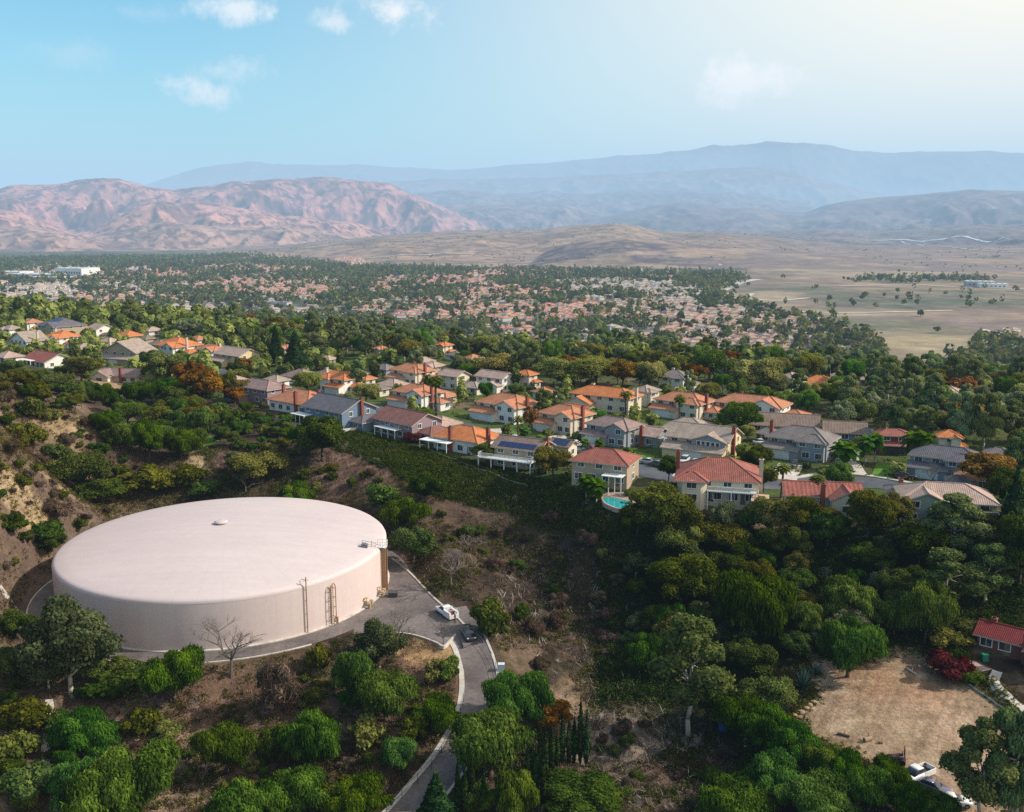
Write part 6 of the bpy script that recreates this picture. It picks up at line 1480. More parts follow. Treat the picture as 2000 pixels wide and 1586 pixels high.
# the green hedge along the lower edge of the lot
for x, y, w, h in ((1455,1450,104,96),(1510,1478,110,96),(1560,1505,104,92),(1610,1530,100,88),(1655,1556,98,86),(1700,1578,96,84),(1740,1545,70,66),(1770,1600,90,76),(1830,1612,80,66),(1520,1560,120,90),(1600,1600,130,90)):
    plant('pepper_tree', x, y, w, h, 'leafy green tree in the dense line along the lower edge of the dirt lot', 'green trees along the dirt lot')
# rocks and logs
def rock(p, s, label, group=None):
    iv, jf = ico(); w = 1 + .5 * (vnoise(iv[:, 0] * 1.7 + p[0], iv[:, 1] * 1.7 + iv[:, 2], 2) - .5); v = iv * w[:, None] * np.array([s, s * .8, s * .55])
    o = bpy.data.objects.new('rock', np_mesh('rock', v, jf, [M['rock']])); link(o); o.location = (p[0], p[1], p[2] + s * .2); o.rotation_euler = (0, 0, random.uniform(0, 6)); tag(o, label, 'rock', group)
for a, b in ((1588,1330),(1596,1345),(1602,1358),(1590,1372),(1576,1384),(1566,1392),(1600,1338),(1582,1378),(1552,1398),(1508,1270),(1500,1276),(1545,1290),(1570,1300)):
    rock(hit(a, b), random.uniform(.35, .7), 'tan rock in the line of stones at the left edge of the dirt lot', 'rocks edging the dirt lot')
rock(hit(1520, 1398), 1.1, 'large orange brown boulder below the small agave')
def logobj(a, b, r, label, mat):
    p, q = hit(*a), hit(*b); mb = MB(); z = Vector((0, 0, r * .8)); mb.tube(Vector(p) + z, Vector(q) + z, r, r * .75, 8); m_ = (Vector(p) + Vector(q)) / 2; mb.tube(m_ + z, m_ + Vector((.4, .5, r * 2.6)), r * .5, r * .25, 6); tag(mb.build('log', mat), label, 'log')
logobj((1636, 1434), (1660, 1440), .22, 'brown log lying on the dirt lot, left of two', M['wood']); logobj((1688, 1449), (1702, 1445), .38, 'thick orange brown stump lying on the dirt lot', M['rock'])
logobj((1772, 1308), (1788, 1318), .22, 'pale log lying on the top of the dirt lot', M['palecon']); logobj((1717, 1452), (1724, 1452), .2, 'small dark stub right of the thick stump', M['wood'])
# boxes, fence, wall, pool, blue tarp
def put_box(nm, px, py, sx, sy, sz, mat, label, cat, rz=0.0):
    p = hit(px, py); mb = MB(); mb.box(-sx / 2, sx / 2, -sy / 2, sy / 2, -.2, sz); mb.box(-sx / 2 - .05, sx / 2 + .05, -sy / 2 - .05, sy / 2 + .05, sz, sz + .08); mb.box(-sx * .3, sx * .3, -sy / 2 - .03, -sy / 2, sz * .2, sz * .8)
    o = mb.build(nm, mat); o.location = p; o.rotation_euler = (0, 0, rz); return tag(o, label, cat)
put_box('utility_cabinet', 979, 1311, 1.0, .8, 1.25, plain('pale_blue_metal', (.55, .62, .66), .5), 'pale blue grey utility cabinet right of the service road', 'cabinet')
put_box('storage_crate', 768, 1165, 1.7, 1.5, .9, plain('dark_crate', (.07, .065, .075), .7), 'dark crate on the asphalt beside the tank ladder', 'crate')
put_box('green_bin', 1923, 1289, .9, .8, 1.0, plain('green_plastic', (.02, .2, .12), .5), 'green bin in the courtyard of the dark red house', 'bin')
put_box('water_drum', 1411, 1432, 1.0, .9, 1.3, plain('blue_plastic', (.03, .1, .4), .5), 'blue drum under the dark trees left of the dirt lot', 'drum')
def fence_line(name, pts, h, label, cat, mat, step=2.4, rails=(.5, 1.0), r=.04, mesh=False):
    P = _smooth(np.array([tuple(hit(a, b)) for a, b in pts]), 5); t = thing(name, label, cat, tuple(P[0])); o = Vector(P[0]); last = None; mbr = MB(); acc = 0; prev = None
    for i, p in enumerate(P):
        q = Vector((p[0], p[1], H1(p[0], p[1])))
        if prev is not None:
            acc += (q - prev).length
            for f in rails: mbr.tube(prev - o + Vector((0, 0, h * f)), q - o + Vector((0, 0, h * f)), r * .7, n=5)
            if mesh:
                a, b = prev - o, q - o; mbr.face([a, b, b + Vector((0, 0, h)), a + Vector((0, 0, h))])
        if prev is None or acc >= step:
            mb = MB(); mb.tube(q - o - Vector((0, 0, .3)), q - o + Vector((0, 0, h * 1.05)), r, n=6); mb.build('post', mat, t); acc = 0
        prev = q
    mbr.build('rail' if not mesh else 'panel', mat, t); return t
fence_line('wire_fence', [(930,1248),(955,1280),(970,1312),(974,1342)], 1.2, 'low wire fence along the right kerb of the service road', 'fence', M['steel'])
fence_line('wire_fence', [(905,1372),(893,1420),(868,1468),(835,1512),(785,1560),(740,1600)], 1.5, 'wire fence along the left kerb of the lower service road', 'fence', M['dark'])
fence_line('garden_wall', [(480,808),(520,820),(560,828),(600,836)], .9, 'pale low wall behind the white house with three chimneys', 'wall', M['palecon'], mesh=True)
fence_line('garden_wall', [(668,846),(700,842),(722,834)], 1.2, 'white garden wall beside the blue grey house', 'wall', M['white'], mesh=True)
fence_line('garden_wall', [(838,882),(880,898),(925,915),(985,938),(1030,952)], .5, 'pale low wall along the garden edge below the deck house', 'wall', M['palecon'], mesh=True)
fence_line('garden_wall', [(1655,1058),(1720,1054),(1790,1056)], .7, 'pale garden wall between the trees below the grey green house', 'wall', M['palecon'], mesh=True)
fence_line('garden_wall', [(1418,908),(1450,916),(1448,930)], 1.6, 'dark wooden yard fence right of the big grey brown house', 'fence', M['wood'], mesh=True)
fence_line('railing', [(1168,1010),(1200,1030),(1245,1022)], 1.0, 'thin dark railing below the swimming pool', 'railing', M['dark'])
fence_line('timber_edge', [(1888,1334),(1925,1362),(1962,1388)], .3, 'white timber edging on the upper right side of the dirt lot', 'edging', M['palecon'], mesh=True)
def pool():
    P = [hit(a, b) for a, b in [(1176,980),(1192,974),(1212,977),(1230,982),(1234,998),(1222,1006),(1204,1004),(1194,1000),(1182,994)]]; z = max(p[2] for p in P) + .22
    t = thing('swimming_pool', 'turquoise kidney shaped swimming pool behind the red brown roofed house', 'swimming pool', (0, 0, 0))
    L = _smooth(np.array([(p[0], p[1], z) for p in P + [P[0]]]), 4)[:-1]; c = L.mean(0); mb = MB(); mb.face([(q[0], q[1], z - .06) for q in L][::(1)]); o = mb.build('water', M['water'], t); o.data.flip_normals() if o.data.polygons[0].normal.z < 0 else None
    mb = MB()
    for i in range(len(L)):
        a, b = L[i], L[(i + 1) % len(L)]; ao, bo = a + (a - c) / np.linalg.norm(a - c) * .4, b + (b - c) / np.linalg.norm(b - c) * .4
        mb.face([tuple(a), tuple(b), tuple(bo), tuple(ao)]); mb.face([(ao[0], ao[1], z), (bo[0], bo[1], z), (bo[0], bo[1], z - 1), (ao[0], ao[1], z - 1)]); mb.face([(a[0], a[1], z), (b[0], b[1], z), (b[0], b[1], z - .3), (a[0], a[1], z - .3)])
    mb.build('coping', M['decking'], t)
pool()

# trees among and behind the houses: jittered scatter kept clear of houses and streets
HA = np.array(NH)
def clear(x, y, r): return not (((HA[:, 0] - x) ** 2 + (HA[:, 1] - y) ** 2) < (HA[:, 2] + r * .75) ** 2).any()
def in_front(x, y, z, h):
    """would a plant there stand in the line of sight to a house just behind it"""
    for hx, hy, hr in NH:
        if abs(math.atan2(x, y) - math.atan2(hx, hy)) * math.hypot(hx, hy) < hr * .9 and 0 < math.hypot(hx, hy) - math.hypot(x, y) < hr + 2.2 * h: return True
    return False
NAMES = {'olive_tree': 'olive green', 'oak_tree': 'dark green', 'pepper_tree': 'bright green weeping', 'eucalyptus_tree': 'tall grey green', 'conifer_tree': 'dark pointed', 'autumn_tree': 'orange brown', 'fan_palm': 'palm', 'gum_tree': 'pale grey green'}
cnt = 0
STREETS = [px_line(L) for L in ([(1120,868),(1200,893),(1270,924),(1350,938),(1450,945),(1530,948),(1620,945),(1700,944),(1760,955),(1840,985)], [(690,786),(760,802),(840,814),(905,832),(960,850),(1040,862),(1120,868)], [(300,705),(420,722),(520,752),(620,772),(690,786)])]
SA = np.vstack([_smooth(np.array([(p[0], p[1], 0, 0) for p in L]), 12)[:, :2] for L in STREETS])
def offstreet(x, y):
    return not ((SA[:, 0] - x) ** 2 + (SA[:, 1] - y) ** 2 < 36).any()
cand = []
for gy in np.arange(190, 760, 8.5):
    for gx in np.arange(-.60 * gy, .60 * gy, 9.5):
        cand.append((gx + random.uniform(-4, 4), gy + random.uniform(-4, 4)))
BELT = []
for x, y in cand:
    d = math.hypot(x, y)
    if abs(x) > .56 * y + 20: continue
    z = H1(x, y); px, py, dep = proj(x, y, z)
    if not (-60 < px < 2060) or py > H_b(px) - 4: continue
    e = float(np.interp(px, EDGE_PX, EDGE_D)); L = float(np.interp(px, EDGE_PX, EDGE_L))
    if d > e + (.42 if px < 1350 else .8) * L: continue
    belt = d > e - 45
    if not belt and random.random() > .85: continue
    if belt and random.random() > .72: continue
    kinds = (('olive_tree', 6), ('oak_tree', 1), ('pepper_tree', 3), ('eucalyptus_tree', 5), ('gum_tree', 5), ('autumn_tree', 2)) if belt else (('olive_tree', 4), ('oak_tree', 2), ('pepper_tree', 3), ('autumn_tree', 1), ('fan_palm', 2), ('eucalyptus_tree', 1))
    k = random.choices([q[0] for q in kinds], [q[1] for q in kinds])[0]; w = random.uniform(5.5, 10) if belt else random.uniform(3.2, 6); h = w * random.uniform(.9, 1.3)
    if k == 'eucalyptus_tree': h = w * 1.7
    if k == 'conifer_tree': w *= .55; h = w * 2.3
    if k == 'fan_palm': w, h = 3.2, random.uniform(7, 11)
    if not belt:
        if not clear(x, y, w / 2) or not offstreet(x, y): continue
        if in_front(x, y, z, h):
            k = random.choice(['green_shrub', 'olive_shrub', 'bright_shrub']); w = random.uniform(1.8, 3.2); h = w * .6
    else:
        if not clear(x, y, w / 2): continue
        if in_front(x, y, z, h): w *= .6; h *= .5
    TA = np.array(TREES)
    if ((TA[:, 0] - x) ** 2 + (TA[:, 1] - y) ** 2 < (.55 * (TA[:, 2] + w / 2)) ** 2).any(): continue
    BELT.append((d, k, x, y, z, w, h, belt)); TREES.append((x, y, w / 2))
BELT.sort(key=lambda q: -q[5] * 1000 / q[0] if 'shrub' not in q[1] else 0)
REST = []; nk = 0
for d, k, x, y, z, w, h, belt in BELT:
    if nk >= 430: REST.append((k, x, y, z, w, h)); continue
    nk += 1
    if 'shrub' in k: place(k, (x, y, z), w, h, 'small garden shrub between the hillside houses', 'garden shrubs between the houses'); continue
    side = 'left' if proj(x, y, z)[0] < 700 else 'centre' if proj(x, y, z)[0] < 1350 else 'right'
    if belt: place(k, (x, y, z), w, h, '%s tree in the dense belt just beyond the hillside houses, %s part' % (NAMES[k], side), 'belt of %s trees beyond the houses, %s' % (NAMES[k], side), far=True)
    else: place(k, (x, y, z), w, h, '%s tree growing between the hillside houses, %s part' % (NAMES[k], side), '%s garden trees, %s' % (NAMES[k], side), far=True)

# ------------------------------------------------------------------ uncountable growth
def H_many(P): return H(P[:, 0], P[:, 1])
def clumps(name, kindmat, XY, rad, hgt, nleaf, size, tone=None, weep=False, label=None, thin=.26):
    n = len(XY); Z = H_many(XY); k = nleaf; d = unit(n * k); d[:, 2] = np.abs(d[:, 2]); rr = np.repeat(rad, k); hh = np.repeat(hgt, k); q = R.uniform(.35, 1.05, n * k)
    C = np.repeat(np.c_[XY, Z], k, 0) + d * np.stack([rr * q, rr * q, hh * q], 1)
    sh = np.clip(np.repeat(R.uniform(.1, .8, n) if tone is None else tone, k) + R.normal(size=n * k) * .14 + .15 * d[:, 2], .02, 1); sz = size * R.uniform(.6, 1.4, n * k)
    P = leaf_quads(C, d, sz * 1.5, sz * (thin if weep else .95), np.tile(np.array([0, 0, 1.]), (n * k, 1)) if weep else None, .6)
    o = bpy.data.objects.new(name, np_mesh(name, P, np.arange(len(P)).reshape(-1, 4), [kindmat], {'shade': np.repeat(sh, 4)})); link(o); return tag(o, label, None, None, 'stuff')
def scatter(n, dmin, dmax, pxr=(-80, 2080)):
    """random ground points in the wild area, uniform over the picture's ground"""
    d = np.sqrt(R.uniform(dmin ** 2, dmax ** 2, n)); px = R.uniform(pxr[0], pxr[1], n); u = (px - W0 / 2) / F; a = np.arctan(u); XY = np.c_[d * np.sin(a), d * np.cos(a)]
    Z = H_many(XY); PX, PY, _ = proj(XY[:, 0], XY[:, 1], Z)
    ok = np.hypot(XY[:, 0] - TANK[0], XY[:, 1] - TANK[1]) > 37.2
    ok &= ~inpoly(XY[:, 0], XY[:, 1], PAD); ok &= ~inpoly(XY[:, 0], XY[:, 1], LOT); bd, _, bw = polydist(XY[:, 0], XY[:, 1], ROADS); ok &= bd > bw + 1.3
    ok &= ~((PX > 1890) & (PY > 1240) & (PY < 1420))
    return XY[ok], PX[ok], PY[ok]
def wild():
    XY, PX, PY = scatter(110000, 95, 262)
    low = PY > H_b(PX) + 4
    XY, PX, PY = XY[low], PX[low], PY[low]; n1 = fbm(XY[:, 0] / 9, XY[:, 1] / 9, 4, 31); n2 = fbm(XY[:, 0] / 22, XY[:, 1] / 22, 3, 81); u = R.random(len(XY))
    left = PX < 330 + .45 * (PY - 860)
    bare = np.zeros(len(PX), bool)
    for cx, cy, rx, ry in ((690,915,80,48),(640,900,36,40),(900,1000,100,26),(1060,1290,95,42),(455,900,44,22),(1110,1390,40,50),(1190,1450,90,50),(380,915,24,40),(980,1150,60,40),(850,1290,60,40)): bare |= np.hypot((PX - cx) / rx, (PY - cy) / ry) + 1.2 * (n1 - .5) < 1
    # dry brush
    m = (u < .40) & (n2 > .36)
    clumps('dry_brush', LM['dry'], XY[m], R.uniform(.35, 1.1, m.sum()), R.uniform(.3, 1.0, m.sum()), 13, .34, weep=True, label='grey brown dry brush covering the canyon slopes round the tank')
    m = (u > .40) & (u < .66) & (n2 < .56) & ~bare & ~((PX > 1085) & (PX < 1150) & (PY > 1330))
    clumps('low_scrub', LM['olive'], XY[m], R.uniform(.4, 1.2, m.sum()), R.uniform(.35, 1.0, m.sum()), 24, .19, R.uniform(.0, .5, m.sum()), label='low olive green scrub dotted over the canyon slopes')
    m = (u > .70) & (u < .86) & (n2 > .47) & ~left & ~bare
    clumps('dark_scrub', LM['oak'], XY[m], R.uniform(.5, 1.4, m.sum()), R.uniform(.4, 1.2, m.sum()), 30, .20, R.uniform(.0, .55, m.sum()), label='dark green scrub in the shaded canyon')
    m = (u > .88) & left; clumps('straw_grass', leaf_mat('straw', (.16, .11, .06), (.34, .25, .13), (.52, .40, .22), .1), XY[m], R.uniform(.4, 1.0, m.sum()), R.uniform(.25, .6, m.sum()), 16, .24, weep=True, label='pale yellow straw grass on the wild slope left of the tank')
    m = (u > .95) & (PX > 960) & (PX < 1420) & (PY > 1120); clumps('dead_branches', leaf_mat('dead_wood_twigs', (.14, .11, .09), (.28, .23, .19), (.46, .4, .34), .0), XY[m], R.uniform(.6, 1.7, m.sum()), R.uniform(.4, 1.1, m.sum()), 8, 1.1, weep=True, thin=.06, label='pale dead branches strewn over the canyon slope')
    # green ground cover in a band just below the gardens
    XY, PX, PY = scatter(60000, 170, 300, (540, 1330)); b = H_b(PX); lo = np.interp(PX, [540, 700, 850, 1000, 1100, 1250, 1330], [838, 885, 965, 1005, 1035, 1060, 1050])
    m = (PY > b - 3) & (PY < lo + 14 * (fbm(XY[:, 0] / 8, XY[:, 1] / 8, 3, 5) - .3)); m[np.where(m)[0][13000:]] = False
    clumps('ground_cover', LM['oak'], XY[m], R.uniform(.6, 1.3, m.sum()), R.uniform(.3, .8, m.sum()), 26, .22, R.uniform(.1, .6, m.sum()), label='dark green ground cover on the bank just below the gardens')
    # dark undergrowth in the wood at the right
    XY, PX, PY = scatter(16000, 110, 215, (1180, 2060)); m = (PY > 1040) & ~((PX > 1500) & (PY > 1290)) & ~((PX < 1440) & (PY > 1370)); m[np.where(m)[0][6000:]] = False
    clumps('undergrowth', LM['oak'], XY[m], R.uniform(.8, 2.0, m.sum()), R.uniform(.6, 1.7, m.sum()), 50, .24, R.uniform(.0, .4, m.sum()), label='dark undergrowth between the trees of the canyon wood')
    # garden planting on the bench
    XY, PX, PY = scatter(60000, 185, 640); m = (PY < H_b(PX) - 2)
    XY = XY[m]; keep = np.array([clear(x, y, 1.2) and offstreet(x, y) for x, y in XY]); XY = XY[keep][:9500]; h = len(XY) // 2
    clumps('garden_planting', LM['olive'], XY[:h], R.uniform(.6, 1.5, h), R.uniform(.5, 1.3, h), 14, .38, R.uniform(.1, .9, h), label='mixed olive garden planting round the hillside houses')
    h2 = len(XY) - h; clumps('garden_planting', LM['pepper'], XY[h:], R.uniform(.6, 1.4, h2), R.uniform(.5, 1.2, h2), 14, .38, R.uniform(.2, .8, h2), label='bright green garden planting round the hillside houses')
    # weeds along the ragged edge of the dirt lot
    L = np.array(LOT); n = 2600; k = R.integers(len(L), size=n); t = R.random(n)[:, None]; XY = L[k] * (1 - t) + L[(k + 1) % len(L)] * t + R.normal(size=(n, 2)) * 1.0
    clumps('weeds', LM['olive'], XY, R.uniform(.2, .6, n), R.uniform(.15, .5, n), 12, .16, label='low weeds along the ragged edge of the dirt lot')
wild()

# ------------------------------------------------------------------ the valley town
def GZ(x, y):
    d = np.hypot(x, y); zf, _ = far_h(x, y); w = sstep(1000, 1240, d); zn = H(x, y); return np.where(d < 1240, zn * (1 - w) + zf * w, zf)
def tree_mass(name, X, Y, W_, HH, kq, mat, label, base=.12):
    n = len(X); Z = GZ(X, Y); d = unit(n * kq); d[:, 2] = d[:, 2] * .9 + .12; w = np.repeat(W_, kq); h = np.repeat(HH, kq); c = np.repeat(np.c_[X, Y, Z], kq, 0); q = R.uniform(.55, 1.0, n * kq)
    C = c + np.stack([d[:, 0] * w * .5 * q, d[:, 1] * w * .5 * q, h * (base + (1 - base) * .5) + d[:, 2] * h * .46 * q], 1)
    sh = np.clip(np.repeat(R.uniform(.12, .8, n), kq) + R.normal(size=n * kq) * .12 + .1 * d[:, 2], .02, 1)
    P = leaf_quads(C, d, w * .52, w * .42, None, .4)
    o = link(bpy.data.objects.new(name, np_mesh(name, P, np.arange(len(P)).reshape(-1, 4), [mat], {'shade': np.repeat(sh, 4)}))); return tag(o, label, None, None, 'stuff')
CLUST = [  # photograph ellipses of houses: centre, radii, share of plots built, roof kind
 (300,535,110,9,.6,0),(110,523,90,6,.5,1),(200,582,80,12,.65,0),(335,585,60,8,.6,0),(250,560,70,9,.5,1),(450,525,70,6,.5,0),(180,612,90,9,.5,0),
 (520,562,150,14,.9,0),(430,560,60,12,.8,0),(610,574,40,10,.9,0),(70,577,85,16,.85,1),(120,560,60,8,.7,1),(560,528,70,6,.8,0),(680,515,40,5,.6,0),(250,552,40,12,.3,0),
 (870,550,90,11,.8,0),(760,558,60,12,.7,0),(1000,574,95,11,.95,0),(880,590,80,8,.6,0),(960,535,70,6,.6,0),(1180,560,110,11,.75,1),(1320,572,90,16,.75,1),(1200,578,60,8,.5,1),
 (960,612,130,16,.85,0),(1120,612,100,16,.85,0),(1260,612,130,20,.8,2),(820,606,60,14,.6,0),(740,598,60,16,.4,0),(1400,640,130,30,.95,2),(1480,665,110,26,.9,2),(1560,640,80,12,.7,2),(1340,620,70,16,.8,2),(1250,650,80,16,.45,1),
 (560,608,60,10,.5,1),(380,612,130,14,.55,1),(240,606,100,12,.5,1),(60,600,70,10,.4,1),(480,640,90,14,.35,1),(620,650,60,16,.35,1),(880,660,60,14,.5,1),(760,640,70,14,.3,0),(980,655,90,12,.3,0),
 (1130,670,80,16,.3,1),(1640,735,60,14,.35,1),(1930,690,70,14,.25,3),(1880,720,60,16,.25,3),(1930,650,60,6,.15,3),(1420,690,80,16,.3,2)]
def hdens(px, py):
    t = np.zeros(px.shape); k = np.zeros(px.shape, int)
    for cx, cy, rx, ry, a, kd in CLUST:
        v = a * (1 - sstep(.75, 1.15, np.hypot((px - cx) / rx, (py - cy) / ry / 1.25))); m = v > t; t = np.where(m, np.minimum(v * 1.15, .96), t); k = np.where(m, kd, k)
    base = .22 * sstep(520, 540, py) * (1 - sstep(-60, 10, px - east_x(py))) * (1 - sstep(690, 730, py)); k = np.where(base > t, (px / 333).astype(int) % 3, k); return np.maximum(t, base), k
RP = [[(.44, .17, .11), (.48, .22, .145), (.36, .16, .115), (.46, .27, .2)], [(.36, .25, .195), (.40, .31, .25), (.29, .23, .21), (.42, .35, .31)], [(.44, .24, .17), (.37, .23, .175), (.44, .29, .21), (.33, .24, .2)], [(.4, .38, .37), (.26, .235, .23), (.36, .26, .2), (.42, .4, .39)]]
rm_far = [[plain('far_roof_%d_%d' % (a, b), RP[a][b], .85, var=.12, scale=.3) for b in range(4)] for a in range(4)]
wm_far = [plain('far_wall_%d' % b, c, .9, scale=.3) for b, c in enumerate([(.7, .64, .56), (.62, .5, .4), (.74, .7, .66)])]
winm = M['glass']
def far_shape(mb, w, d, h, kind):
    mb.box(-w / 2, w / 2, -d / 2, d / 2, -2, h, 0)
    for x in np.arange(-w / 2 + 1.5, w / 2 - 1, 3.6): mb.box(x, x + 1.6, -d / 2 - .06, -d / 2, h - 2.2, h - .9, 2)
    T = MB(); roof_on(T, mb, -w / 2, w / 2, -d / 2, d / 2, h, 'hip' if kind else 'gx', .42)
    i = len(mb.v); mb.v += T.v; mb.uv += T.uv; mb.f += [tuple(q + i for q in f) for f in T.f]; mb.m += [1] * len(T.f); mb.sm += [False] * len(T.f)
    if kind: g = T2 = MB(); roof_on(T2, mb, -w / 2, -w / 2 + w * .45, -d / 2 - 4, -d / 2 + 3, 2.9, 'gy', .42); mb.box(-w / 2 + .05, -w / 2 + w * .45 - .05, -d / 2 - 4, -d / 2 + .2, -2, 2.85, 0); i = len(mb.v); mb.v += T2.v; mb.uv += T2.uv; mb.f += [tuple(q + i for q in f) for f in T2.f]; mb.m += [1] * len(T2.f); mb.sm += [False] * len(T2.f)
FP = {}
def far_mesh(rk, rv, wv, kind):
    key = (rk, rv, wv, kind)
    if key not in FP: mb = MB(); far_shape(mb, 15 if kind else 13, 11, 5.6 if rv % 2 else 3.2, kind); FP[key] = mb.mesh('house', [wm_far[wv], rm_far[rk][rv], winm])
    return FP[key]
def town():
    # plots on a turned grid
    ca, sa = math.cos(.35), math.sin(.35); G1, G2 = np.meshgrid(np.arange(-3200, 4200, 19.0), np.arange(-2600, 5200, 23.0)); g1 = G1.ravel() + R.uniform(-2.5, 2.5, G1.size); g2 = G2.ravel() + R.uniform(-3, 3, G1.size)
    X = g1 * ca - g2 * sa; Y = g1 * sa + g2 * ca; d = np.hypot(X, Y); m = (Y > 500) & (d > 760) & (d < 4300); X, Y, d = X[m], Y[m], d[m]; PX, PY, _ = proj(X, Y, np.full(X.shape, VAL))
    m = (PX > -80) & (PX < 2080); X, Y, d, PX, PY = X[m], Y[m], d[m], PX[m], PY[m]; t, k = hdens(PX, PY); b = R.random(len(X)) < t; hx, hy, hd, hk = X[b], Y[b], d[b], k[b]
    o = np.argsort(hd); hx, hy, hd, hk = hx[o], hy[o], hd[o], hk[o]; hz = GZ(hx, hy); nm = ('terracotta', 'pale tan', 'brown pink', 'grey or white'); rest = MB(); far_cols = []
    print('far houses', len(hx))
    for i in range(len(hx)):
        rv, wv, kd = R.integers(4), R.integers(3), int(R.random() < .75); rz = .35 + (R.integers(4)) * math.pi / 2 + R.uniform(-.1, .1)
        if i < 290:
            ob = bpy.data.objects.new('house', far_mesh(int(hk[i]), int(rv), int(wv), kd)); link(ob); ob.location = (hx[i], hy[i], hz[i]); ob.rotation_euler = (0, 0, rz)
            tag(ob, 'tiny %s roofed house among trees on the near side of the valley town' % nm[hk[i]], 'house', '%s roofed houses on the near side of the valley town' % nm[hk[i]])
        else:
            far_cols.append((hx[i], hy[i], hz[i], rz, int(hk[i]), int(rv), int(wv), kd))
    # the rest as one mesh
    V = []; Fq = []; Mi = []; mats = wm_far + [q for r in rm_far for q in r]; base = 0
    for x, y, z, rz, rk, rv, wv, kd in far_cols:
        w, dd, h = (7.2, 5.2, 5.4 if rv % 2 else 3.2); c, s = math.cos(rz), math.sin(rz); tr = lambda a, b_, cc: (x + a * c - b_ * s, y + a * s + b_ * c, z + cc)
        P = [tr(-w, -dd, -2), tr(w, -dd, -2), tr(w, dd, -2), tr(-w, dd, -2), tr(-w, -dd, h), tr(w, -dd, h), tr(w, dd, h), tr(-w, dd, h)]; e = .5
        P += [tr(-w - e, -dd - e, h), tr(w + e, -dd - e, h), tr(w + e, dd + e, h), tr(-w - e, dd + e, h), tr(-w * .3, 0, h + 2.3), tr(w * .3, 0, h + 2.3)]
        V += P; B = base; Fq += [(B, B + 1, B + 5, B + 4), (B + 1, B + 2, B + 6, B + 5), (B + 2, B + 3, B + 7, B + 6), (B + 3, B, B + 4, B + 7), (B + 8, B + 9, B + 13, B + 12), (B + 10, B + 11, B + 12, B + 13), (B + 9, B + 10, B + 13, B + 13), (B + 11, B + 8, B + 12, B + 12)]
        Mi += [wv] * 4 + [3 + rk * 4 + rv] * 4; base += 14
    me = bpy.data.meshes.new('valley_houses'); me.from_pydata(V, [], [f if f[2] != f[3] else f[:3] for f in Fq]); [me.materials.append(q) for q in mats]; me.polygons.foreach_set('material_index', Mi); me.update()
    tag(link(bpy.data.objects.new('distant_houses', me)), 'mass of tiny terracotta and tan roofs far across the valley', None, None, 'stuff')
    # trees: everywhere in the town, thinner where the houses are
    n = 78000; dd = np.sqrt(R.uniform(720 ** 2, 4600 ** 2, n)); a = np.arctan((R.uniform(-100, 2100, n) - W0 / 2) / F); X = dd * np.sin(a); Y = dd * np.cos(a); PX, PY, _ = proj(X, Y, np.full(n, VAL)); t, _ = hdens(PX, PY); nz = fbm(X / 75, Y / 75, 4, 91)
    intown = 1 - sstep(-40, 40, PX - east_x(PY) + 90 * (nz - .5)); dens = intown * (1 - .76 * t) * sstep(.36, .54, nz) * 1.15 + .004
    e = lambda cx, cy, rx, ry: 1 - sstep(.8, 1.1, np.hypot((PX - cx) / rx, (PY - cy) / ry))
    dens = np.maximum(dens, .75 * e(1930, 700, 130, 40) * sstep(.35, .5, nz)); dens = np.maximum(dens, .8 * e(1660, 700, 70, 45)); dens = np.maximum(dens, .35 * e(1800, 548, 150, 6)); dens = np.maximum(dens, .9 * e(1390, 555, 50, 18)); dens = np.maximum(dens, .3 * e(1560, 625, 90, 12)); dens = np.maximum(dens, .04 * e(1800, 590, 220, 18))
    dens *= 1 - .32 * (PX < 560)
    for cx, cy, rx, ry in ((420,604,90,5),(1810,680,90,28),(150,535,60,10),(60,540,60,8)): dens *= 1 - e(cx, cy, rx, ry)
    dens *= sstep(-3, 6, PY - np.interp(PX, [-100, 0, 300, 450, 700, 1000, 1430, 1520, 2100], [487, 487, 491, 499, 521, 526, 534, 545, 520]))
    dens *= np.clip(1500 / dd, .75, 1.3)
    m = R.random(n) < dens; X, Y, dd, PX, PY = X[m], Y[m], dd[m], PX[m], PY[m]; tall = (R.random(len(X)) < .3 + .4 * (PY < 545)); W_ = np.where(tall, R.uniform(7, 12, len(X)), R.uniform(8, 15, len(X))); HH = np.where(tall, R.uniform(13, 22, len(X)), W_ * R.uniform(.8, 1.1, len(X)))
    c = R.random(len(X)); mx = dd > 1600; print('valley trees', len(X))
    for nm_, lo, hi, mt, lb in (('valley_trees', 0, .45, 'oak', 'dark green trees filling the valley town'), ('valley_trees', .45, .75, 'euc', 'grey green trees filling the valley town'), ('valley_trees', .75, 1.1, 'olive', 'olive trees filling the valley town')):
        q = (c >= lo) & (c < hi); tree_mass(nm_, X[q], Y[q], W_[q], HH[q], 15, LM[mt], lb)
    if REST:
        A = np.array([q[1:] for q in REST]); tree_mass('belt_trees', A[:, 0], A[:, 1], A[:, 3], A[:, 4], 120, FARM['olive_tree'], 'more olive and green trees crowding the slope beyond the houses', .05)
    # dark bushes dotted over the low hills
    n = 9000; dd = np.sqrt(R.uniform(3300 ** 2, 7400 ** 2, n)); a = np.arctan((R.uniform(-100, 2100, n) - W0 / 2) / F); X = dd * np.sin(a); Y = dd * np.cos(a); nz = fbm(X / 240, Y / 240, 4, 95); m = (nz > .56) & (R.random(n) < .35); X, Y = X[m], Y[m]
    tree_mass('hill_scrub', X, Y, R.uniform(5, 10, len(X)), R.uniform(3, 6, len(X)), 8, LM['oak'], 'dark bushes dotted over the low tan hills')
town()
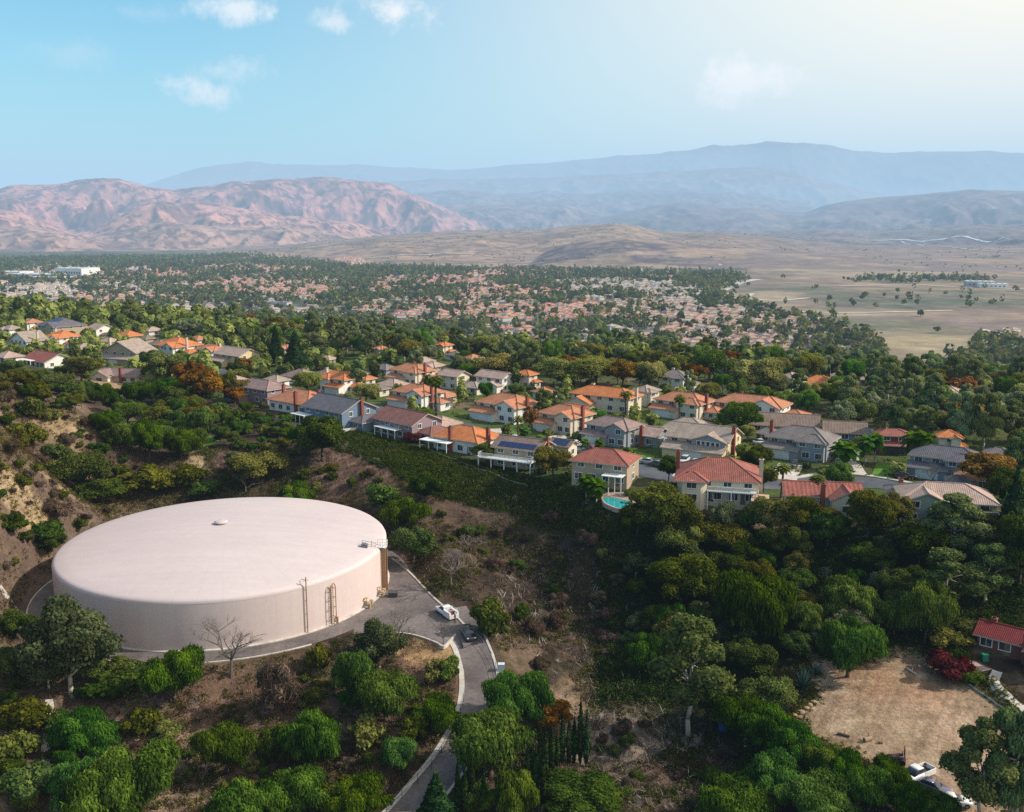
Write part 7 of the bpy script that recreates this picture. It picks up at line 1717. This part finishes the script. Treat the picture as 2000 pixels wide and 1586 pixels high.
def block(nm, px, py, w, d, h, mat, roof, label, rz=0.0, cat='building', saw=False):
    p = onz(px, py, VAL); t = thing(nm, label, cat, (p[0], p[1], float(GZ(np.array([p[0]]), np.array([p[1]]))[0])), rz)
    mb = MB(); mb.box(-w / 2, w / 2, -d / 2, d / 2, -3, h); mb.build('wall', mat, t); mb = MB(); mb.box(-w / 2 - .4, w / 2 + .4, -d / 2 - .4, d / 2 + .4, h, h + .9); mb.build('roof', roof, t)
    mb = MB()
    for x in np.arange(-w / 2 + 4, w / 2 - 4, 9): mb.box(x, x + 5, -d / 2 - .15, -d / 2, h * .35, h * .6)
    mb.build('window', M['glass'], t); mb = MB()
    for k in range(4): x = (-.35 + .22 * k) * w; mb.box(x, x + w * .06, -d * .2, d * .1, h + .9, h + 2.6)
    mb.build('roof_unit', M['steel'], t); return t
ww, gw = plain('white_cladding', (.72, .7, .66), .8, scale=.05), plain('grey_cladding', (.40, .40, .42), .8, scale=.05); wr = plain('pale_flat_roof', (.62, .62, .64), .8, scale=.05)
block('warehouse', 152, 538, 95, 70, 22, ww, wr, 'large white box shaped warehouse beyond the valley trees at the left', -.35)
block('warehouse', 75, 541, 130, 70, 9, gw, wr, 'long low grey warehouse left of the large white box', -.2)
block('warehouse', 20, 536, 110, 60, 9, ww, wr, 'low white warehouse at the far left of the valley', -.2)
block('warehouse', 100, 547, 100, 40, 7, gw, wr, 'flat grey roofed building before the large white box', -.2)
block('warehouse', 270, 530, 90, 30, 7, ww, wr, 'thin white building among trees right of the large white box', -.1)
block('warehouse', 390, 512, 90, 40, 7, ww, wr, 'thin pale building far back near the hills on the left', -.1)
block('school_building', 525, 598, 75, 30, 7, gw, plain('purple_grey_roof', (.2, .18, .2), .8, scale=.05), 'long grey roofed building behind the car park in the valley', -.1)
block('depot_building', 1912, 560, 60, 30, 12, gw, wr, 'grey building on the plain at the far right', -.2)
block('depot_building', 1938, 562, 60, 25, 9, ww, wr, 'white building right of the grey one on the plain', -.2)
block('depot_building', 600, 645, 26, 22, 13, ww, wr, 'pale tall building among the trees left of centre', -.6)
def farstrip(nm, L, hw, mat, off=.6, zz=None):
    P = [tuple(onz(a, b, VAL)) for a, b in L] if zz is None else zz
    strip(nm, [(p[0], p[1], p[2], hw) for p in P], mat, off, n=3, zfun=lambda x, y, p: float(GZ(np.array([x]), np.array([y]))[0]))
pr = plain('pale_road', (.45, .42, .40), .9, scale=.02); dr = plain('pale_dirt', (.50, .43, .34), .95, scale=.02); lot2 = plain('car_park', (.17, .16, .17), .9, scale=.05)
farstrip('highway', [(1345,602),(1380,582),(1410,567),(1445,553),(1480,546)], 15, pr); farstrip('dirt_track', [(1400,592),(1440,582),(1510,588),(1580,583)], 6, dr)
farstrip('dirt_track', [(1430,600),(1470,575)], 5, dr); farstrip('dirt_track', [(1540,609),(1640,612),(1750,610),(1860,607)], 6, dr); farstrip('dirt_track', [(1640,560),(1760,556),(1880,561),(2060,566)], 7, dr)
farstrip('car_park', [(330,602),(400,604),(470,606),(540,604)], 20, lot2)
def far_at(px, py):
    d = rays(px, py); t = np.arange(1500, 16000, 6.0); P = d[None, :] * t[:, None]; zf, _ = far_h(P[:, 0], P[:, 1]); g = np.where(ZC + P[:, 2] < zf)[0]; q = P[g[0]] if len(g) else P[-1]; return (q[0], q[1], 0.0)
farstrip('highway', None, 8, plain('hill_road', (.6, .58, .56), .9, scale=.02), 2.5, [far_at(a, b) for a, b in [(1690,470),(1760,469),(1830,469),(1900,467),(1960,465),(2060,462)]])
farstrip('highway', None, 6, pr, 2.5, [far_at(a, b) for a, b in [(1760,472),(1840,482),(1920,490),(2060,496)]])
farstrip('hill_road', None, 7, dr, 2.0, [far_at(a, b) for a, b in [(690,507),(740,503),(800,499),(860,496),(920,497)]])

# ------------------------------------------------------------------ haze: absorbing air, its scattered light put in as an even glow
def haze():
    me = bpy.data.meshes.new('haze'); mb = MB(); mb.box(-60000, 60000, -6000, 70000, -140, 500); o = mb.build('haze', haze_mat(), None, True); tag(o, kind='structure')
def haze_mat():
    m = bpy.data.materials.new('valley_haze'); m.use_nodes = True; t = m.node_tree; t.nodes.clear(); out = t.nodes.new('ShaderNodeOutputMaterial')
    a = t.nodes.new('ShaderNodeVolumeAbsorption'); a.inputs['Color'].default_value = (0, 0, 0, 1); a.inputs['Density'].default_value = HZ
    e = t.nodes.new('ShaderNodeEmission'); e.inputs['Color'].default_value = (*HZC, 1); e.inputs['Strength'].default_value = HZ
    s = t.nodes.new('ShaderNodeAddShader'); t.links.new(a.outputs[0], s.inputs[0]); t.links.new(e.outputs[0], s.inputs[1]); t.links.new(s.outputs[0], out.inputs['Volume']); return m
HZ = 1 / 18500.0; HZC = (.46, .68, .90)
haze()
# the thicker air far out over the hills
def far_haze():
    global HZ
    HZ = 1 / 12500.0; mb = MB(); mb.box(-59000, 59000, 4700, 69000, -130, 1500); o = mb.build('haze', haze_mat(), None, True); tag(o, kind='structure')
far_haze()

# ------------------------------------------------------------------ sky, sun, camera
w = bpy.data.worlds.new('World'); S.world = w; w.use_nodes = True; t = w.node_tree; t.nodes.clear()
wt = t; N_ = lambda ty: wt.nodes.new(ty)
out = N_('ShaderNodeOutputWorld'); bg = N_('ShaderNodeBackground'); sky = N_('ShaderNodeTexSky'); sky.sky_type = 'NISHITA'; sky.sun_disc = False; sky.sun_elevation = SUN_EL; sky.sun_rotation = SUN_AZ; sky.air_density = 1.2; sky.dust_density = 1.0; sky.ozone_density = 1.6
hs = N_('ShaderNodeHueSaturation'); hs.inputs['Saturation'].default_value = 1.0; tn = N_('ShaderNodeMix'); tn.data_type = 'RGBA'; tn.blend_type = 'MULTIPLY'; tn.inputs[0].default_value = 1; tn.inputs[7].default_value = (.56, 1.03, 1.13, 1); t.links.new(sky.outputs[0], tn.inputs[6]); t.links.new(tn.outputs[2], hs.inputs['Color'])
# thin clouds and the bright veil of high haze towards the sun
tc = N_('ShaderNodeTexCoord'); sp = N_('ShaderNodeSeparateXYZ'); t.links.new(tc.outputs['Generated'], sp.inputs[0])
def mth(op, a, b):
    q = N_('ShaderNodeMath'); q.operation = op
    for i, v in enumerate((a, b)):
        if isinstance(v, (int, float)): q.inputs[i].default_value = v
        else: t.links.new(v, q.inputs[i])
    return q.outputs[0]
def mrg(v, a, b, c, d, sm=True):
    q = N_('ShaderNodeMapRange'); q.interpolation_type = 'SMOOTHSTEP' if sm else 'LINEAR'; t.links.new(v, q.inputs[0])
    for i, u in enumerate((a, b, c, d)): q.inputs[i + 1].default_value = u
    return q.outputs[0]
def mixc(f, a, b):
    q = N_('ShaderNodeMix'); q.data_type = 'RGBA'
    for v, i in ((f, 0), (a, 6), (b, 7)):
        if isinstance(v, tuple): q.inputs[i].default_value = (*v, 1)
        else: t.links.new(v, q.inputs[i])
    return q.outputs[2]
veil = mth('MULTIPLY', mrg(sp.outputs[0], -.36, .52, 0, 1), mrg(sp.outputs[2], -.05, .25, .88, 1))
n1 = N_('ShaderNodeTexNoise'); n1.inputs['Scale'].default_value = 20; n1.inputs['Detail'].default_value = 10; n1.inputs['Roughness'].default_value = .66; t.links.new(tc.outputs['Generated'], n1.inputs['Vector'])
cloud = None
for cx, cy, rx, ry, am in ((455, 12, 70, 26, .75), (770, 18, 75, 34, .9), (655, 45, 40, 22, .6), (395, 178, 58, 26, .75), (435, 138, 60, 24, .5), (1465, 158, 95, 36, 1.0), (140, 105, 60, 26, .16), (1560, 160, 60, 14, .3), (260, 25, 70, 20, .15)):
    d_ = rays(cx, cy); d_ = d_ / np.linalg.norm(d_)
    sb = N_('ShaderNodeVectorMath'); sb.operation = 'SUBTRACT'; t.links.new(tc.outputs['Generated'], sb.inputs[0]); sb.inputs[1].default_value = tuple(d_)
    sc_ = N_('ShaderNodeVectorMath'); sc_.operation = 'MULTIPLY'; t.links.new(sb.outputs[0], sc_.inputs[0]); sc_.inputs[1].default_value = (F / rx, F / rx, F / ry)
    ln = N_('ShaderNodeVectorMath'); ln.operation = 'LENGTH'; t.links.new(sc_.outputs[0], ln.inputs[0])
    m_ = mth('MULTIPLY', mrg(mth('ADD', ln.outputs['Value'], mth('MULTIPLY', mth('SUBTRACT', n1.outputs[0], .5), -4.4)), .0, 1.3, .9, 0), am)
    cloud = m_ if cloud is None else mth('MAXIMUM', cloud, m_)
c1 = mixc(veil, hs.outputs[0], VEIL if 'VEIL' in globals() else (7.4, 6.9, 5.9)); c2 = mixc(cloud, c1, (7.6, 7.2, 6.9))
t.links.new(c2, bg.inputs[0]); bg.inputs['Strength'].default_value = .155; t.links.new(bg.outputs[0], out.inputs[0])
sl = bpy.data.lights.new('sun', 'SUN'); sl.energy = 5.0; sl.angle = math.radians(.5); sl.color = (1, .93, .82); so = link(bpy.data.objects.new('sun', sl))
sd = Vector((math.sin(SUN_AZ) * math.cos(SUN_EL), math.cos(SUN_AZ) * math.cos(SUN_EL), math.sin(SUN_EL))); so.rotation_euler = sd.to_track_quat('Z', 'Y').to_euler()
cam = bpy.data.cameras.new('camera'); co = link(bpy.data.objects.new('camera', cam)); co.location = (0, 0, ZC); co.rotation_euler = (math.pi / 2 - PITCH, 0, 0)
cam.sensor_fit = 'HORIZONTAL'; cam.sensor_width = 36; cam.lens = 36 * F / W0; cam.clip_start = .5; cam.clip_end = 200000; S.camera = co
S.render.engine = 'CYCLES'; S.view_settings.view_transform = 'Standard'; S.view_settings.look = 'None'; S.view_settings.exposure = 0; S.view_settings.gamma = 1
cy = S.cycles; cy.max_bounces = 5; cy.diffuse_bounces = 2; cy.glossy_bounces = 2; cy.transmission_bounces = 2; cy.transparent_max_bounces = 8; cy.volume_bounces = 0; cy.use_denoising = False; cy.caustics_reflective = False; cy.caustics_refractive = False
try: cy.denoiser = 'OPENIMAGEDENOISE'; cy.denoising_prefilter = 'ACCURATE'
except Exception: pass
